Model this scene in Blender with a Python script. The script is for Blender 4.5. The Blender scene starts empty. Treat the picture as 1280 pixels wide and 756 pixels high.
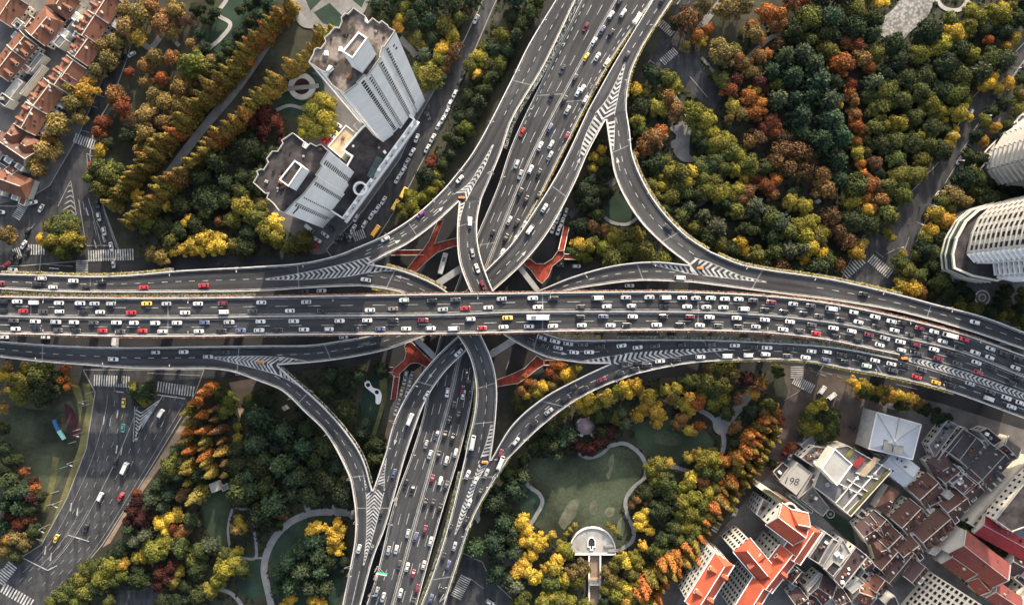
# Aerial view straight down on a five-level city interchange in low autumn sun.
import bpy, bmesh, math, random
import numpy as np
from mathutils import Vector, Matrix
random.seed(7)
C = bpy.context.scene.collection
CAMH, S0 = 360.0, 2.65          # camera height (m); pixels (of 1280) per metre on the ground
CX, CY = 640.0, 378.0
def W(px, py, z=0.0):
    k = (CAMH - z) / CAMH / S0
    return Vector(((px - CX) * k, (CY - py) * k, z))
def PX(v):
    k = CAMH * S0 / (CAMH - v[2])
    return (CX + v[0] * k, CY - v[1] * k)
def wp(pts, z=0.0):
    return [W(p[0], p[1], z) for p in pts]
def tag(o, label=None, cat=None, group=None, kind=None):
    if label: o['label'] = label
    if cat: o['category'] = cat
    if group: o['group'] = group
    if kind: o['kind'] = kind
    return o
ORD = ['', 'second', 'third', 'fourth', 'fifth', 'sixth', 'seventh', 'eighth', 'ninth', 'tenth', 'eleventh', 'twelfth',
       'thirteenth', 'fourteenth', 'fifteenth', 'sixteenth', 'seventeenth', 'eighteenth', 'nineteenth', 'twentieth']
def ordw(i):
    if i == 0: return 'first'
    if i < 20: return ORD[i]
    tens = {2: 'twenty', 3: 'thirty', 4: 'forty'}[(i + 1) // 10]
    r = (i + 1) % 10
    return tens + ('-' + ordw(r - 1) if r else 'th')

# ---------------------------------------------------------------- materials
MATS = {}
def nmat(name, build):
    m = bpy.data.materials.new(name); m.use_nodes = True
    nt = m.node_tree; b = nt.nodes['Principled BSDF']
    build(nt, b); MATS[name] = m
    return m
def noise(nt, scale, detail=4, rough=.6, space='Object'):
    tc = nt.nodes.new('ShaderNodeTexCoord'); n = nt.nodes.new('ShaderNodeTexNoise')
    n.inputs['Scale'].default_value = scale; n.inputs['Detail'].default_value = detail
    n.inputs['Roughness'].default_value = rough
    nt.links.new(tc.outputs[space], n.inputs['Vector'])
    return n.outputs['Fac']
def ramp(nt, fac, stops):
    r = nt.nodes.new('ShaderNodeValToRGB'); e = r.color_ramp.elements
    while len(e) < len(stops): e.new(.5)
    for k, (p, c) in enumerate(stops):
        e[k].position = p; e[k].color = (*c, 1)
    nt.links.new(fac, r.inputs['Fac']); return r.outputs['Color']
def mix(nt, a, b, fac, mode='MULTIPLY'):
    m = nt.nodes.new('ShaderNodeMix'); m.data_type = 'RGBA'; m.blend_type = mode
    if isinstance(fac, float): m.inputs[0].default_value = fac
    else: nt.links.new(fac, m.inputs[0])
    for s, v in ((6, a), (7, b)):
        if isinstance(v, tuple): m.inputs[s].default_value = (*v, 1)
        else: nt.links.new(v, m.inputs[s])
    return m.outputs[2]
def rough(name, c, var=.25, scale=.4, fine=6., r=.85, spec=.3, metal=0., lo=.35, hi=.65):
    """plain surface colour broken by a large and a fine noise (wear, dust)"""
    def bd(nt, b):
        d = tuple(max(0, x * (1 - var)) for x in c); u = tuple(min(1, x * (1 + var)) for x in c)
        big = ramp(nt, noise(nt, scale, 5), [(lo, d), (hi, u)])
        fn = ramp(nt, noise(nt, fine, 3), [(.3, (1 - var * .6,) * 3), (.7, (1, 1, 1))])
        nt.links.new(mix(nt, big, fn, 1.0), b.inputs['Base Color'])
        b.inputs['Roughness'].default_value = r; b.inputs['Metallic'].default_value = metal
        b.inputs['Specular IOR Level'].default_value = spec
    return nmat(name, bd)
M = {}
M['asphalt'] = rough('asphalt', (.036, .036, .038), .22, .05, 1.2, .9)
M['asphalt_old'] = rough('asphalt_old', (.042, .041, .04), .3, .07, .9, .9)
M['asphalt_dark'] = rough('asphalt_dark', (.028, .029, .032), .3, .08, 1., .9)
M['paint'] = rough('road_paint', (.42, .42, .41), .42, .35, 4, .7)
M['paint_worn'] = rough('worn_paint', (.25, .25, .245), .3, .5, 5, .8)
M['concrete'] = rough('concrete', (.25, .245, .235), .15, .3, 3, .85)
M['parapet'] = rough('parapet_concrete', (.5, .48, .455), .12, .4, 4, .8)
M['pier'] = rough('pier_concrete', (.25, .245, .24), .15, .3, 3, .9)
M['joint'] = rough('joint_steel', (.17, .17, .17), .2, 1, 5, .7)
M['earth'] = rough('earth', (.045, .045, .03), .5, .05, .5, .95)
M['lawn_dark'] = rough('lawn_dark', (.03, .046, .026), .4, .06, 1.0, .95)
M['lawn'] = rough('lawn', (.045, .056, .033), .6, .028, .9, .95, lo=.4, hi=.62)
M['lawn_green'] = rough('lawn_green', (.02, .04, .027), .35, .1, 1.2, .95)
M['lawn_worn'] = rough('lawn_worn', (.11, .115, .075), .35, .15, 1.2, .95)
M['verge'] = rough('verge_dry', (.12, .115, .045), .4, .12, 1.2, .95)
M['bed'] = rough('flower_bed', (.05, .018, .02), .4, .2, 2, .95)
M['pave'] = rough('paving', (.17, .165, .16), .2, .2, 1.6, .9)
M['pave_dark'] = rough('paving_dark', (.11, .105, .105), .25, .15, 1.6, .9)
M['pave_sun_tan'] = rough('paving_sun_tan', (.26, .19, .14), .25, .15, 1.6, .9)  # low-sun warmth is mixed into this paving colour
M['path'] = rough('path_stone', (.21, .21, .205), .15, .3, 2, .9)
M['red_deck'] = rough('red_deck', (.27, .046, .026), .5, .3, 1.5, .85)
M['white'] = rough('white_wall', (.86, .855, .84), .06, .15, 1.5, .7)
M['white_line'] = rough('white_coping', (.7, .66, .62), .1, .3, 2, .7)
M['cream'] = rough('cream_wall', (.62, .58, .5), .1, .3, 1.5, .8)
M['cream_sun'] = rough('cream_render', (.47, .45, .41), .1, .3, 1.5, .8)
M['grey_wall'] = rough('grey_wall', (.38, .385, .38), .2, .3, 1.2, .85)
M['glass'] = rough('window_glass', (.02, .023, .028), .3, 1., 3, .15, .6)
M['glass_green'] = rough('green_glass', (.05, .085, .08), .35, .2, 1, .15, .6)
M['roof_felt'] = rough('roof_felt', (.15, .125, .11), .62, .16, 1.1, .95, lo=.42, hi=.58)
M['concrete_light'] = rough('concrete_light', (.4, .385, .365), .15, .3, 3, .85)
M['street_sun_tan'] = rough('street_sun_tan', (.085, .068, .057), .35, .09, .8, .9)  # asphalt with the tan of low sunlight painted in
M['roof_dark'] = rough('roof_dark', (.05, .044, .046), .55, .2, 1.1, .95)
M['roof_grey'] = rough('roof_grey', (.15, .15, .148), .25, .2, 1.2, .9)
M['roof_light'] = rough('roof_light', (.33, .32, .30), .15, .12, 1., .8)
M['roof_tan'] = rough('roof_tan', (.35, .28, .19), .2, .3, 1.5, .9)
M['metal_roof'] = rough('sheet_roof', (.40, .42, .45), .1, .12, 1.5, .55)
M['rust'] = rough('rust', (.22, .09, .05), .4, .5, 2, .9)
M['steel'] = rough('lamp_steel', (.26, .26, .26), .1, 1, 4, .5, .5, .3)
M['sign_green'] = rough('sign_green', (.02, .25, .14), .1, 1, 4, .5)
M['green_net'] = rough('green_sheet', (.02, .14, .09), .2, .4, 3, .7)
M['orange'] = rough('orange_plastic', (.6, .22, .03), .2, 1, 4, .6)
M['stone_light'] = rough('cobble_light', (.33, .32, .3), .2, .2, 2, .9)
def cob(nt, b):
    tc = nt.nodes.new('ShaderNodeTexCoord'); v = nt.nodes.new('ShaderNodeTexVoronoi'); v.inputs['Scale'].default_value = .85; nt.links.new(tc.outputs['Object'], v.inputs['Vector'])
    st = ramp(nt, v.outputs['Distance'], [(.25, (1, 1, 1)), (.75, (.35, .35, .34))]); big = ramp(nt, noise(nt, .12, 4), [(.35, (.2, .195, .185)), (.65, (.34, .33, .31))])
    nt.links.new(mix(nt, big, st, .9), b.inputs['Base Color']); b.inputs['Roughness'].default_value = .9
M['cobble'] = nmat('cobble', cob)
M['ink'] = rough('painted_black', (.03, .03, .03), .2, 1, 4, .8)
M['car_glass'] = rough('car_glass', (.012, .013, .016), .2, 1., 3, .25, .18)
M['tyre'] = rough('tyre', (.02, .02, .02), .2, 1, 4, .9)
M['lamp_glass'] = rough('headlamp', (.6, .6, .6), .1, 1, 4, .2, .5)
def asphalt(name, c, base):
    def bd(nt, b):
        at = nt.nodes.new('ShaderNodeAttribute'); at.attribute_name = 'lane_pos'
        mp = nt.nodes.new('ShaderNodeMapping'); mp.inputs['Scale'].default_value = (.55, .012, 1); nt.links.new(at.outputs['Vector'], mp.inputs['Vector'])
        n1 = nt.nodes.new('ShaderNodeTexNoise'); n1.inputs['Scale'].default_value = 1.0; n1.inputs['Detail'].default_value = 4; nt.links.new(mp.outputs[0], n1.inputs['Vector'])
        streak = ramp(nt, n1.outputs['Fac'], [(.36, (.66, .66, .68)), (.64, (1.36, 1.33, 1.29))])
        mp2 = nt.nodes.new('ShaderNodeMapping'); mp2.inputs['Scale'].default_value = (.12, .03, 1); nt.links.new(at.outputs['Vector'], mp2.inputs['Vector'])
        br = nt.nodes.new('ShaderNodeTexVoronoi'); br.inputs['Scale'].default_value = 1.0; br.inputs['Randomness'].default_value = .9; nt.links.new(mp2.outputs[0], br.inputs['Vector'])
        patch = ramp(nt, br.outputs['Color'], [(.2, (.82, .82, .83)), (.8, (1.16, 1.15, 1.13))])
        big = ramp(nt, noise(nt, .05, 5), [(.3, tuple(x * .8 for x in c)), (.7, tuple(x * 1.2 for x in c))])
        fn = ramp(nt, noise(nt, 1.4, 4), [(.3, (.85,) * 3), (.7, (1.1,) * 3)])
        nt.links.new(mix(nt, mix(nt, mix(nt, big, streak, 1.), patch, 1.), fn, 1.), b.inputs['Base Color']); b.inputs['Roughness'].default_value = .88; b.inputs['Specular IOR Level'].default_value = .3
    return nmat(name, bd)
M['asphalt'] = asphalt('asphalt', (.037, .039, .043), .9); M['asphalt_old'] = asphalt('asphalt_old', (.042, .044, .048), .9)
def tiles(name, c, var=.3):
    def bd(nt, b):
        big = ramp(nt, noise(nt, .22, 5), [(.3, tuple(x * (1 - var) for x in c)), (.7, tuple(min(1, x * (1 + var)) for x in c))])
        tc = nt.nodes.new('ShaderNodeTexCoord'); br = nt.nodes.new('ShaderNodeTexBrick')
        br.inputs['Scale'].default_value = 1.4; br.inputs['Mortar Size'].default_value = .06
        br.inputs['Color1'].default_value = (1, 1, 1, 1); br.inputs['Color2'].default_value = (.72, .72, .74, 1)
        br.inputs['Mortar'].default_value = (.45, .45, .45, 1)
        nt.links.new(tc.outputs['Object'], br.inputs['Vector'])
        nt.links.new(mix(nt, big, br.outputs['Color'], .8), b.inputs['Base Color'])
        b.inputs['Roughness'].default_value = .85
    return nmat(name, bd)
M['tile_orange'] = tiles('tile_orange', (.20, .078, .042))
M['tile_brown'] = tiles('tile_brown', (.105, .047, .037))
M['tile_purple'] = tiles('tile_purple', (.08, .045, .047))
M['tile_grey'] = tiles('tile_grey', (.055, .05, .056))
M['tile_red'] = tiles('tile_red', (.19, .042, .034), .2)
M['tile_pink'] = tiles('tile_vermilion', (.48, .09, .04), .2)
M['sheet_red'] = tiles('sheet_red', (.36, .03, .035), .12)
def objcol(name, r, spec, coat=0., metal=0., var=.0, trans=0., sc=2.5):
    def bd(nt, b):
        oi = nt.nodes.new('ShaderNodeObjectInfo'); col = oi.outputs['Color']
        if var:
            at = nt.nodes.new('ShaderNodeAttribute'); at.attribute_name = 'leaf_tone'
            t = ramp(nt, at.outputs['Fac'], [(0, (1 - var,) * 3), (.5, (1, 1, 1)), (1, (1.0 + var * 1.2, 1.0 + var, 1.0))])
            nn = ramp(nt, noise(nt, sc, 2), [(.3, (.8, .8, .82)), (.7, (1.15, 1.12, 1.0))])
            col = mix(nt, mix(nt, col, t, 1.0), nn, 1.0)
        nt.links.new(col, b.inputs['Base Color'])
        b.inputs['Roughness'].default_value = r; b.inputs['Specular IOR Level'].default_value = spec
        b.inputs['Coat Weight'].default_value = coat; b.inputs['Metallic'].default_value = metal
        if trans:
            tr = nt.nodes.new('ShaderNodeBsdfTranslucent'); mx = nt.nodes.new('ShaderNodeMixShader')
            nt.links.new(col, tr.inputs['Color']); mx.inputs[0].default_value = trans
            out = nt.nodes['Material Output']
            nt.links.new(b.outputs[0], mx.inputs[1]); nt.links.new(tr.outputs[0], mx.inputs[2]); nt.links.new(mx.outputs[0], out.inputs['Surface'])
    return nmat(name, bd)
M['foliage'] = objcol('foliage', .85, .15, var=.55, trans=.18)
M['hedge'] = objcol('hedge_leaves', .9, .1, var=.35)
M['bark'] = rough('bark', (.07, .05, .035), .3, 1, 5, .95)
M['car_paint'] = objcol('car_paint', .32, .5, coat=.5)

# ---------------------------------------------------------------- mesh helper
class MB:
    def __init__(s): s.v = []; s.f = []; s.mi = []; s.mats = []; s.cur = 0
    def mat(s, m):
        if m not in s.mats: s.mats.append(m)
        s.cur = s.mats.index(m); return s
    def face(s, pts):
        i = len(s.v); s.v += [tuple(p) for p in pts]; s.f.append(tuple(range(i, i + len(pts)))); s.mi.append(s.cur)
    def prism(s, base, z0, z1, bottom=False, top=True):
        """base: list of (x, y) counter-clockwise or not; walls + top"""
        a = sum(base[i][0] * base[(i + 1) % len(base)][1] - base[(i + 1) % len(base)][0] * base[i][1] for i in range(len(base)))
        b = list(base) if a > 0 else list(base)[::-1]
        n = len(b)
        for i in range(n):
            p, q = b[i], b[(i + 1) % n]
            s.face([(p[0], p[1], z0), (q[0], q[1], z0), (q[0], q[1], z1), (p[0], p[1], z1)])
        if top: s.face([(p[0], p[1], z1) for p in b])
        if bottom: s.face([(p[0], p[1], z0) for p in b[::-1]])
    def box(s, c, d, rz=0., z0=None):
        """box centred at c (x, y, z), size d, turned about z"""
        ca, sa = math.cos(rz), math.sin(rz)
        pts = [(c[0] + x * d[0] / 2 * ca - y * d[1] / 2 * sa, c[1] + x * d[0] / 2 * sa + y * d[1] / 2 * ca) for x, y in ((-1, -1), (1, -1), (1, 1), (-1, 1))]
        s.prism(pts, c[2] - d[2] / 2, c[2] + d[2] / 2, True)
    def bar(s, p, q, w, h=None):
        """square bar from p to q"""
        p, q = Vector(p), Vector(q); d = (q - p); L = d.length
        if L < 1e-6: return
        d /= L; up = Vector((0, 0, 1)) if abs(d.z) < .95 else Vector((1, 0, 0))
        a = d.cross(up).normalized() * w / 2; b = a.cross(d).normalized() * (h or w) / 2
        k = [p - a - b, p + a - b, p + a + b, p - a + b]; l = [x + d * L for x in k]
        for i in range(4): s.face([k[i], k[(i + 1) % 4], l[(i + 1) % 4], l[i]])
        s.face(k[::-1]); s.face(l)
    def tube(s, c, r0, r1, z0, z1, n=10):
        A = [(c[0] + r0 * math.cos(2 * math.pi * i / n), c[1] + r0 * math.sin(2 * math.pi * i / n), z0) for i in range(n)]
        B = [(c[0] + r1 * math.cos(2 * math.pi * i / n), c[1] + r1 * math.sin(2 * math.pi * i / n), z1) for i in range(n)]
        for i in range(n): s.face([A[i], A[(i + 1) % n], B[(i + 1) % n], B[i]])
        s.face(B)
    def build(s, name, parent=None, smooth=False, loc=None):
        me = bpy.data.meshes.new(name)
        o = bpy.data.objects.new(name, me); C.objects.link(o)
        off = Vector(loc) if loc is not None else (parent_world(parent) if parent else Vector((0, 0, 0)))
        v = [(x - off[0], y - off[1], z - off[2]) for x, y, z in s.v]
        me.from_pydata(v, [], s.f)
        for m in s.mats: me.materials.append(m)
        me.polygons.foreach_set('material_index', s.mi)
        if smooth: me.polygons.foreach_set('use_smooth', [True] * len(s.f))
        me.update()
        if parent: o.parent = parent
        elif loc is not None: o.location = loc
        return o
def parent_world(p):
    v = Vector((0, 0, 0))
    while p is not None: v += p.location; p = p.parent
    return v
def empty(name, loc):
    o = bpy.data.objects.new(name, None); C.objects.link(o); o.location = loc; o.empty_display_size = .5
    return o
def copy_tree(o, parent=None):
    c = o.copy(); C.objects.link(c)
    if parent: c.parent = parent
    for ch in list(o.children): copy_tree(ch, c)
    return c
def settint(o, col):
    o.color = (*col, 1)
    for ch in o.children: settint(ch, col)

def catmull(P, n):
    """n points at even arc length along a centripetal spline through P (tuples of any size)"""
    P = [np.array(p, float) for p in P]
    if len(P) == 2: return [P[0] + (P[1] - P[0]) * i / (n - 1) for i in range(n)]
    Q = [2 * P[0] - P[1]] + P + [2 * P[-1] - P[-2]]
    out = []
    for i in range(1, len(Q) - 2):
        p0, p1, p2, p3 = Q[i - 1:i + 3]
        t0 = 0; t1 = t0 + max(1e-6, np.linalg.norm(p1 - p0)) ** .5; t2 = t1 + max(1e-6, np.linalg.norm(p2 - p1)) ** .5; t3 = t2 + max(1e-6, np.linalg.norm(p3 - p2)) ** .5
        for k in range(16):
            t = t1 + (t2 - t1) * k / 16
            a1 = (t1 - t) / (t1 - t0) * p0 + (t - t0) / (t1 - t0) * p1; a2 = (t2 - t) / (t2 - t1) * p1 + (t - t1) / (t2 - t1) * p2; a3 = (t3 - t) / (t3 - t2) * p2 + (t - t2) / (t3 - t2) * p3
            b1 = (t2 - t) / (t2 - t0) * a1 + (t - t0) / (t2 - t0) * a2; b2 = (t3 - t) / (t3 - t1) * a2 + (t - t1) / (t3 - t1) * a3
            out.append((t2 - t) / (t2 - t1) * b1 + (t - t1) / (t2 - t1) * b2)
    out.append(P[-1]); out = np.array(out)
    d = np.concatenate([[0], np.cumsum(np.linalg.norm(np.diff(out, axis=0), axis=1))])
    return [np.array([np.interp(s, d, out[:, k]) for k in range(out.shape[1])]) for s in np.linspace(0, d[-1], n)]
# ---------------------------------------------------------------- elevated roads
RIBS = {}
class Ribbon:
    """a deck between two edge lines; edges are read as pixels and carried to the deck's own height"""
    def __init__(s, name, L, R, z, n=120, ext=(0, 0)):
        L = [np.array(p, float) for p in L]; R = [np.array(p, float) for p in R]
        for E in (L, R):
            if ext[0]: d = E[0] - E[1]; E.insert(0, E[0] + d / np.linalg.norm(d) * ext[0])
            if ext[1]: d = E[-1] - E[-2]; E.append(E[-1] + d / np.linalg.norm(d) * ext[1])
        l, r = catmull(L, n), catmull(R, n)
        zs = [(0, z), (1, z)] if not isinstance(z, list) else z
        tt = np.linspace(0, 1, n)
        # ease between the heights so the slope has no kinks
        zz = np.interp(tt, [a for a, b in zs], [b for a, b in zs])
        k = max(1, n // 24)
        zp = np.concatenate([np.full(k, zz[0]), zz, np.full(k, zz[-1])])
        zz2 = np.convolve(zp, np.ones(2 * k + 1) / (2 * k + 1), 'valid'); zz2[0] = zz[0]; zz2[-1] = zz[-1]
        s.z = zz2
        s.L = np.array([W(*l[i], s.z[i]) for i in range(n)]); s.R = np.array([W(*r[i], s.z[i]) for i in range(n)])
        s.M = (s.L + s.R) / 2; s.n = n; s.name = name
        s.d = np.concatenate([[0], np.cumsum(np.linalg.norm(np.diff(s.M, axis=0), axis=1))]); s.len = s.d[-1]
        s.cpx = np.array([(np.array(PX(s.L[i])) + np.array(PX(s.R[i]))) / 2 for i in range(n)])
        s.wid = np.linalg.norm(s.L - s.R, axis=1)
        RIBS[name] = s
    def at(s, dist):
        f = np.interp(dist, s.d, np.arange(s.n)); i = min(int(f), s.n - 2); u = f - i
        return s.L[i] * (1 - u) + s.L[i + 1] * u, s.R[i] * (1 - u) + s.R[i + 1] * u
    def pt(s, dist, f):
        a, b = s.at(dist); return a * (1 - f) + b * f
    def dirn(s, dist):
        a = s.pt(max(0, dist - 1), .5); b = s.pt(min(s.len, dist + 1), .5); d = b - a
        return d / np.linalg.norm(d)
    def near(s, px, py):
        q = (s.cpx - np.array([px, py])); i = int(np.argmin((q ** 2).sum(1))); return i
    def zat(s, px, py):
        i = s.near(px, py)
        best = None
        for j in (i - 1, i):
            if 0 <= j < s.n - 1:
                a, b = s.cpx[j], s.cpx[j + 1]; t = np.clip(np.dot(np.array([px, py]) - a, b - a) / max(1e-9, np.dot(b - a, b - a)), 0, 1)
                e = np.linalg.norm(a + (b - a) * t - np.array([px, py]))
                if best is None or e < best[0]: best = (e, s.z[j] * (1 - t) + s.z[j + 1] * t)
        return best[1]
    def dist_of(s, px, py): return s.d[s.near(px, py)]
    def put(s, px, py, dz=.04):
        z = s.zat(px, py) + dz; return W(px, py, z)

def strip(mb, A, B):
    for i in range(len(A) - 1): mb.face([A[i], B[i], B[i + 1], A[i + 1]])
def up(p, dz): return np.array([p[0], p[1], p[2] + dz])
def deck(rib, label, mat='asphalt', depth=1.5):
    """top sheet, fascia and a narrower soffit"""
    mb = MB().mat(M[mat]); n = rib.n
    L, R = rib.L, rib.R
    strip(mb, L, R)
    mb.mat(M['concrete'])
    lat = (R - L) / np.linalg.norm(R - L, axis=1)[:, None]
    L1 = [up(L[i], -.45) for i in range(n)]; R1 = [up(R[i], -.45) for i in range(n)]
    w = rib.wid
    L2 = [up(L[i] + lat[i] * w[i] * .2, -depth) for i in range(n)]; R2 = [up(R[i] - lat[i] * w[i] * .2, -depth) for i in range(n)]
    strip(mb, L1, L); strip(mb, L2, L1); strip(mb, R, R1); strip(mb, R1, R2); strip(mb, R2, L2)
    for i, fl in ((0, 1), (n - 1, -1)):
        P = [L[i], L1[i], L2[i], R2[i], R1[i], R[i]]; mb.face(P if fl > 0 else P[::-1])
    o = mb.build('elevated_road'); at = o.data.attributes.new('lane_pos', 'FLOAT_VECTOR', 'POINT'); vec = np.zeros((len(mb.v), 3), 'f')
    for i in range(n - 1): w0, w1 = rib.wid[i], rib.wid[i + 1]; vec[4 * i:4 * i + 4] = [(0, rib.d[i], 0), (w0, rib.d[i], 0), (w1, rib.d[i + 1], 0), (0, rib.d[i + 1], 0)]
    vec += (37.3 * len(RIBS), 911.7 * len(RIBS), 0) * np.array([.0, 1, 0], 'f'); at.data.foreach_set('vector', vec.ravel()); tag(o, label, 'road', None, 'structure'); rib.obj = o
    rib.marks = MB().mat(M['paint'])
    return o
def sweep(mb, rib, side, d0, d1, o0, o1, h0, h1, step=2.5):
    """a wall along an edge: between offsets o0..o1 (metres inwards) and heights h0..h1"""
    n = max(2, int((d1 - d0) / step)); prof = []
    for k in range(n + 1):
        d = d0 + (d1 - d0) * k / n; a, b = rib.at(d); u = (b - a) / np.linalg.norm(b - a)
        e, s_ = (a, 1) if side == 'L' else (b, -1)
        prof.append([up(e + u * s_ * o0, h0), up(e + u * s_ * o0, h1), up(e + u * s_ * o1, h1), up(e + u * s_ * o1, h0)])
    for k in range(n):
        p, q = prof[k], prof[k + 1]
        for i in range(4):
            f = [p[i], p[(i + 1) % 4], q[(i + 1) % 4], q[i]]
            mb.face(f if side == 'L' else f[::-1])
    mb.face(prof[0]); mb.face(prof[-1][::-1])
def parapet(rib, side, d0=0, d1=None, h=.95, w=.5, mat='parapet', cap=True):
    mb = MB().mat(M[mat]); d1 = rib.len if d1 is None else d1
    sweep(mb, rib, side, d0, d1, 0.0, w, 0.003, h)
    return mb.build('parapet', rib.obj)
def quad_mark(mb, p, q, w, dz=.03):
    p = np.array(p, float); q = np.array(q, float); d = q - p; d2 = np.array([-d[1], d[0], 0]); d2 = d2 / (np.linalg.norm(d2) + 1e-9) * w / 2
    mb.face([up(p + d2, dz), up(p - d2, dz), up(q - d2, dz), up(q + d2, dz)])
def dashes(rib, f, on, gap, d0=0, d1=None, w=.22, ph=0.):
    d1 = rib.len if d1 is None else d1; d = d0 + ph
    while d < d1:
        e = min(d + on, d1)
        m = max(1, int((e - d) / 2.5))
        for k in range(m): quad_mark(rib.marks, rib.pt(d + (e - d) * k / m, f), rib.pt(d + (e - d) * (k + 1) / m, f), w)
        d += on + gap
def solid(rib, f=None, side=None, off=.9, d0=0, d1=None, w=.18):
    d1 = rib.len if d1 is None else d1; n = max(2, int((d1 - d0) / 3)); P = []
    for k in range(n + 1):
        d = d0 + (d1 - d0) * k / n
        if f is not None: P.append(rib.pt(d, f))
        else:
            a, b = rib.at(d); u = (b - a) / np.linalg.norm(b - a); P.append(a + u * off if side == 'L' else b - u * off)
    for k in range(n): quad_mark(rib.marks, P[k], P[k + 1], w)
def arrow(rib, px, py, ln=5.5, flip=False, turn=0.):
    d = rib.dirn(rib.dist_of(px, py)); d = -d if flip else d
    p = np.array(rib.put(px, py, 0)); q = np.array([-d[1], d[0], 0])
    mb = rib.marks
    quad_mark(mb, p - d * ln / 2, p + d * ln * .1, .3)
    mb.face([up(p + d * ln * .1 + q * .75, .03), up(p + d * ln * .1 - q * .75, .03), up(p + d * ln / 2, .03)][::1])
def joints(rib, ds):
    mb = MB().mat(M['joint'])
    for d in ds:
        a, b = rib.pt(d, .06), rib.pt(d, .94); quad_mark(mb, a, b, .5, .02)
    mb.build('expansion_joint', rib.obj)
def chevrons(rib, U, V, period, apex, bar=.5, border=True, slant=0.):
    """striped gore between two pixel lines on a deck; apex > 0 points along the lines"""
    mb = rib.marks; n = 60
    U = [np.array(rib.put(*p, .034)) for p in catmull(U, n)]; V = [np.array(rib.put(*p, .034)) for p in catmull(V, n)]
    Mid = [(U[i] + V[i]) / 2 for i in range(n)]
    d = np.concatenate([[0], np.cumsum([np.linalg.norm(Mid[i + 1] - Mid[i]) for i in range(n - 1)])])
    def at(P, s): return np.array([np.interp(s, d, [p[k] for p in P]) for k in range(3)])
    s = period * .3
    while s < d[-1] - period * bar:
        e = s + period * bar
        u0, u1, v0, v1 = at(U, s), at(U, e), at(V, s), at(V, e)
        t = (at(Mid, e) - at(Mid, s)); t /= np.linalg.norm(t) + 1e-9
        wv = np.linalg.norm(u0 - v0)
        if wv > .25:
            if slant: 
                v0 = v0 + t * slant * wv; v1 = v1 + t * slant * wv
                mb.face([u0, v0, v1, u1])
            else:
                k = t * apex * wv * .5; m0, m1 = (u0 + v0) / 2 + k, (u1 + v1) / 2 + k
                mb.face([u0, m0, m1, u1]); mb.face([m0, v0, v1, m1])
        s += period
    if border:
        for P in (U, V):
            for i in range(0, n - 1): quad_mark(mb, P[i], P[i + 1], .25, .004)
def close_marks(rib):
    if rib.marks.f: rib.marks.build('lane_marking', rib.obj)
def fill(pts, z, label):
    mb = MB().mat(M['asphalt']); b = [W(p[0], p[1], z) for p in pts]
    return b

NSLANE = dict(on=5.5, gap=7.5)
# --- main east-west deck, two carriageways
Aml = [(0, 394.5), (60, 396), (160, 397), (240, 397), (320, 395.4), (480, 394), (560, 393), (640, 390), (800, 389.4), (860, 389.8), (920, 391.6), (960, 394), (1010, 399), (1070, 408), (1120, 420), (1193, 437), (1280, 471)]
Anl = [(0, 370), (100, 371.5), (200, 372), (320, 370.8), (480, 368.2), (640, 366), (800, 364.2), (870, 364.8), (960, 369.5), (1040, 379), (1120, 395.5), (1202, 417), (1280, 444.5)]
Asl = [(0, 417), (60, 418), (140, 420), (250, 420.3), (320, 419), (480, 417.5), (560, 417), (700, 414), (800, 412.6), (870, 412.8), (960, 416), (1030, 424), (1080, 434), (1120, 442.5), (1149, 447.8), (1210, 465), (1280, 490)]
AZ = 26.0
an = Ribbon('AN', Anl, Aml, AZ, 160, (70, 70)); as_ = Ribbon('AS', Aml, Asl, AZ, 160, (70, 70))
deck(an, 'upper westbound deck of the main elevated highway'); deck(as_, 'eastbound deck of the main elevated highway')
# --- lower north-south deck
Nl = [(727, 0), (688, 80), (640, 181), (621.6, 235), (599, 288), (575, 345), (556, 400), (540, 460), (528.5, 521), (515, 566), (493.4, 626), (471, 717), (458, 756)]
Nm = [(771, 0), (715, 100), (667.6, 190), (640, 254), (606.6, 338), (588, 390), (573, 450), (562, 500), (543.6, 566), (520, 650), (491, 756)]
Nr = [(816, 0), (758, 85), (703, 190), (672.7, 250), (652.5, 285), (636, 315), (620, 350), (606, 400), (597, 450), (588, 510), (575, 566), (551, 646), (521, 756)]
nw = Ribbon('NW', Nl, Nm, 9.0, 140, (70, 70)); ne = Ribbon('NE', Nm, Nr, 9.0, 140, (70, 70))
deck(nw, 'lower southbound deck of the north-south elevated road', 'asphalt_old'); deck(ne, 'lower northbound deck of the north-south elevated road', 'asphalt_old')
# --- merged ends and turning ramps (they meet at shared corners)
Ribbon('NL', [(695, 0), (660, 58), (640, 99), (591, 191), (560, 231)], [(720, 0), (680, 83), (640, 151), (626.7, 190), (601.6, 250)], [(0, 9.5), (1, 13)], 60, (70, 0))
Ribbon('WL', [(0, 342), (60, 343.5), (126, 345), (176, 342.5), (226, 338), (320, 333), (383, 328), (425, 318), (447, 309)], [(0, 361), (69, 364.5), (160, 365.4), (320, 364), (389, 360), (430, 358), (452, 357.5)], [(0, 22), (1, 20)], 80, (70, 0))
Ribbon('C', [(447, 309), (481, 294), (521, 268), (553.6, 238), (560, 231)], [(461, 330), (483.4, 318), (508.5, 305.6), (546, 278), (574, 252)], [(0, 20), (1, 13)], 50)
Ribbon('KD', [(574, 252), (571.5, 285.6), (574, 326), (589, 366), (606, 396), (624, 414), (640, 425), (662, 437), (686, 447), (709, 451), (736, 454), (763, 454)],
       [(601.6, 250), (596.6, 278), (599, 313), (616.7, 363.5), (632, 388), (650, 402), (668, 411), (683, 417), (707, 424), (735, 425), (757, 424.6)], [(0, 13), (.4, 19.5), (1, 20)], 100)
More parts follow.
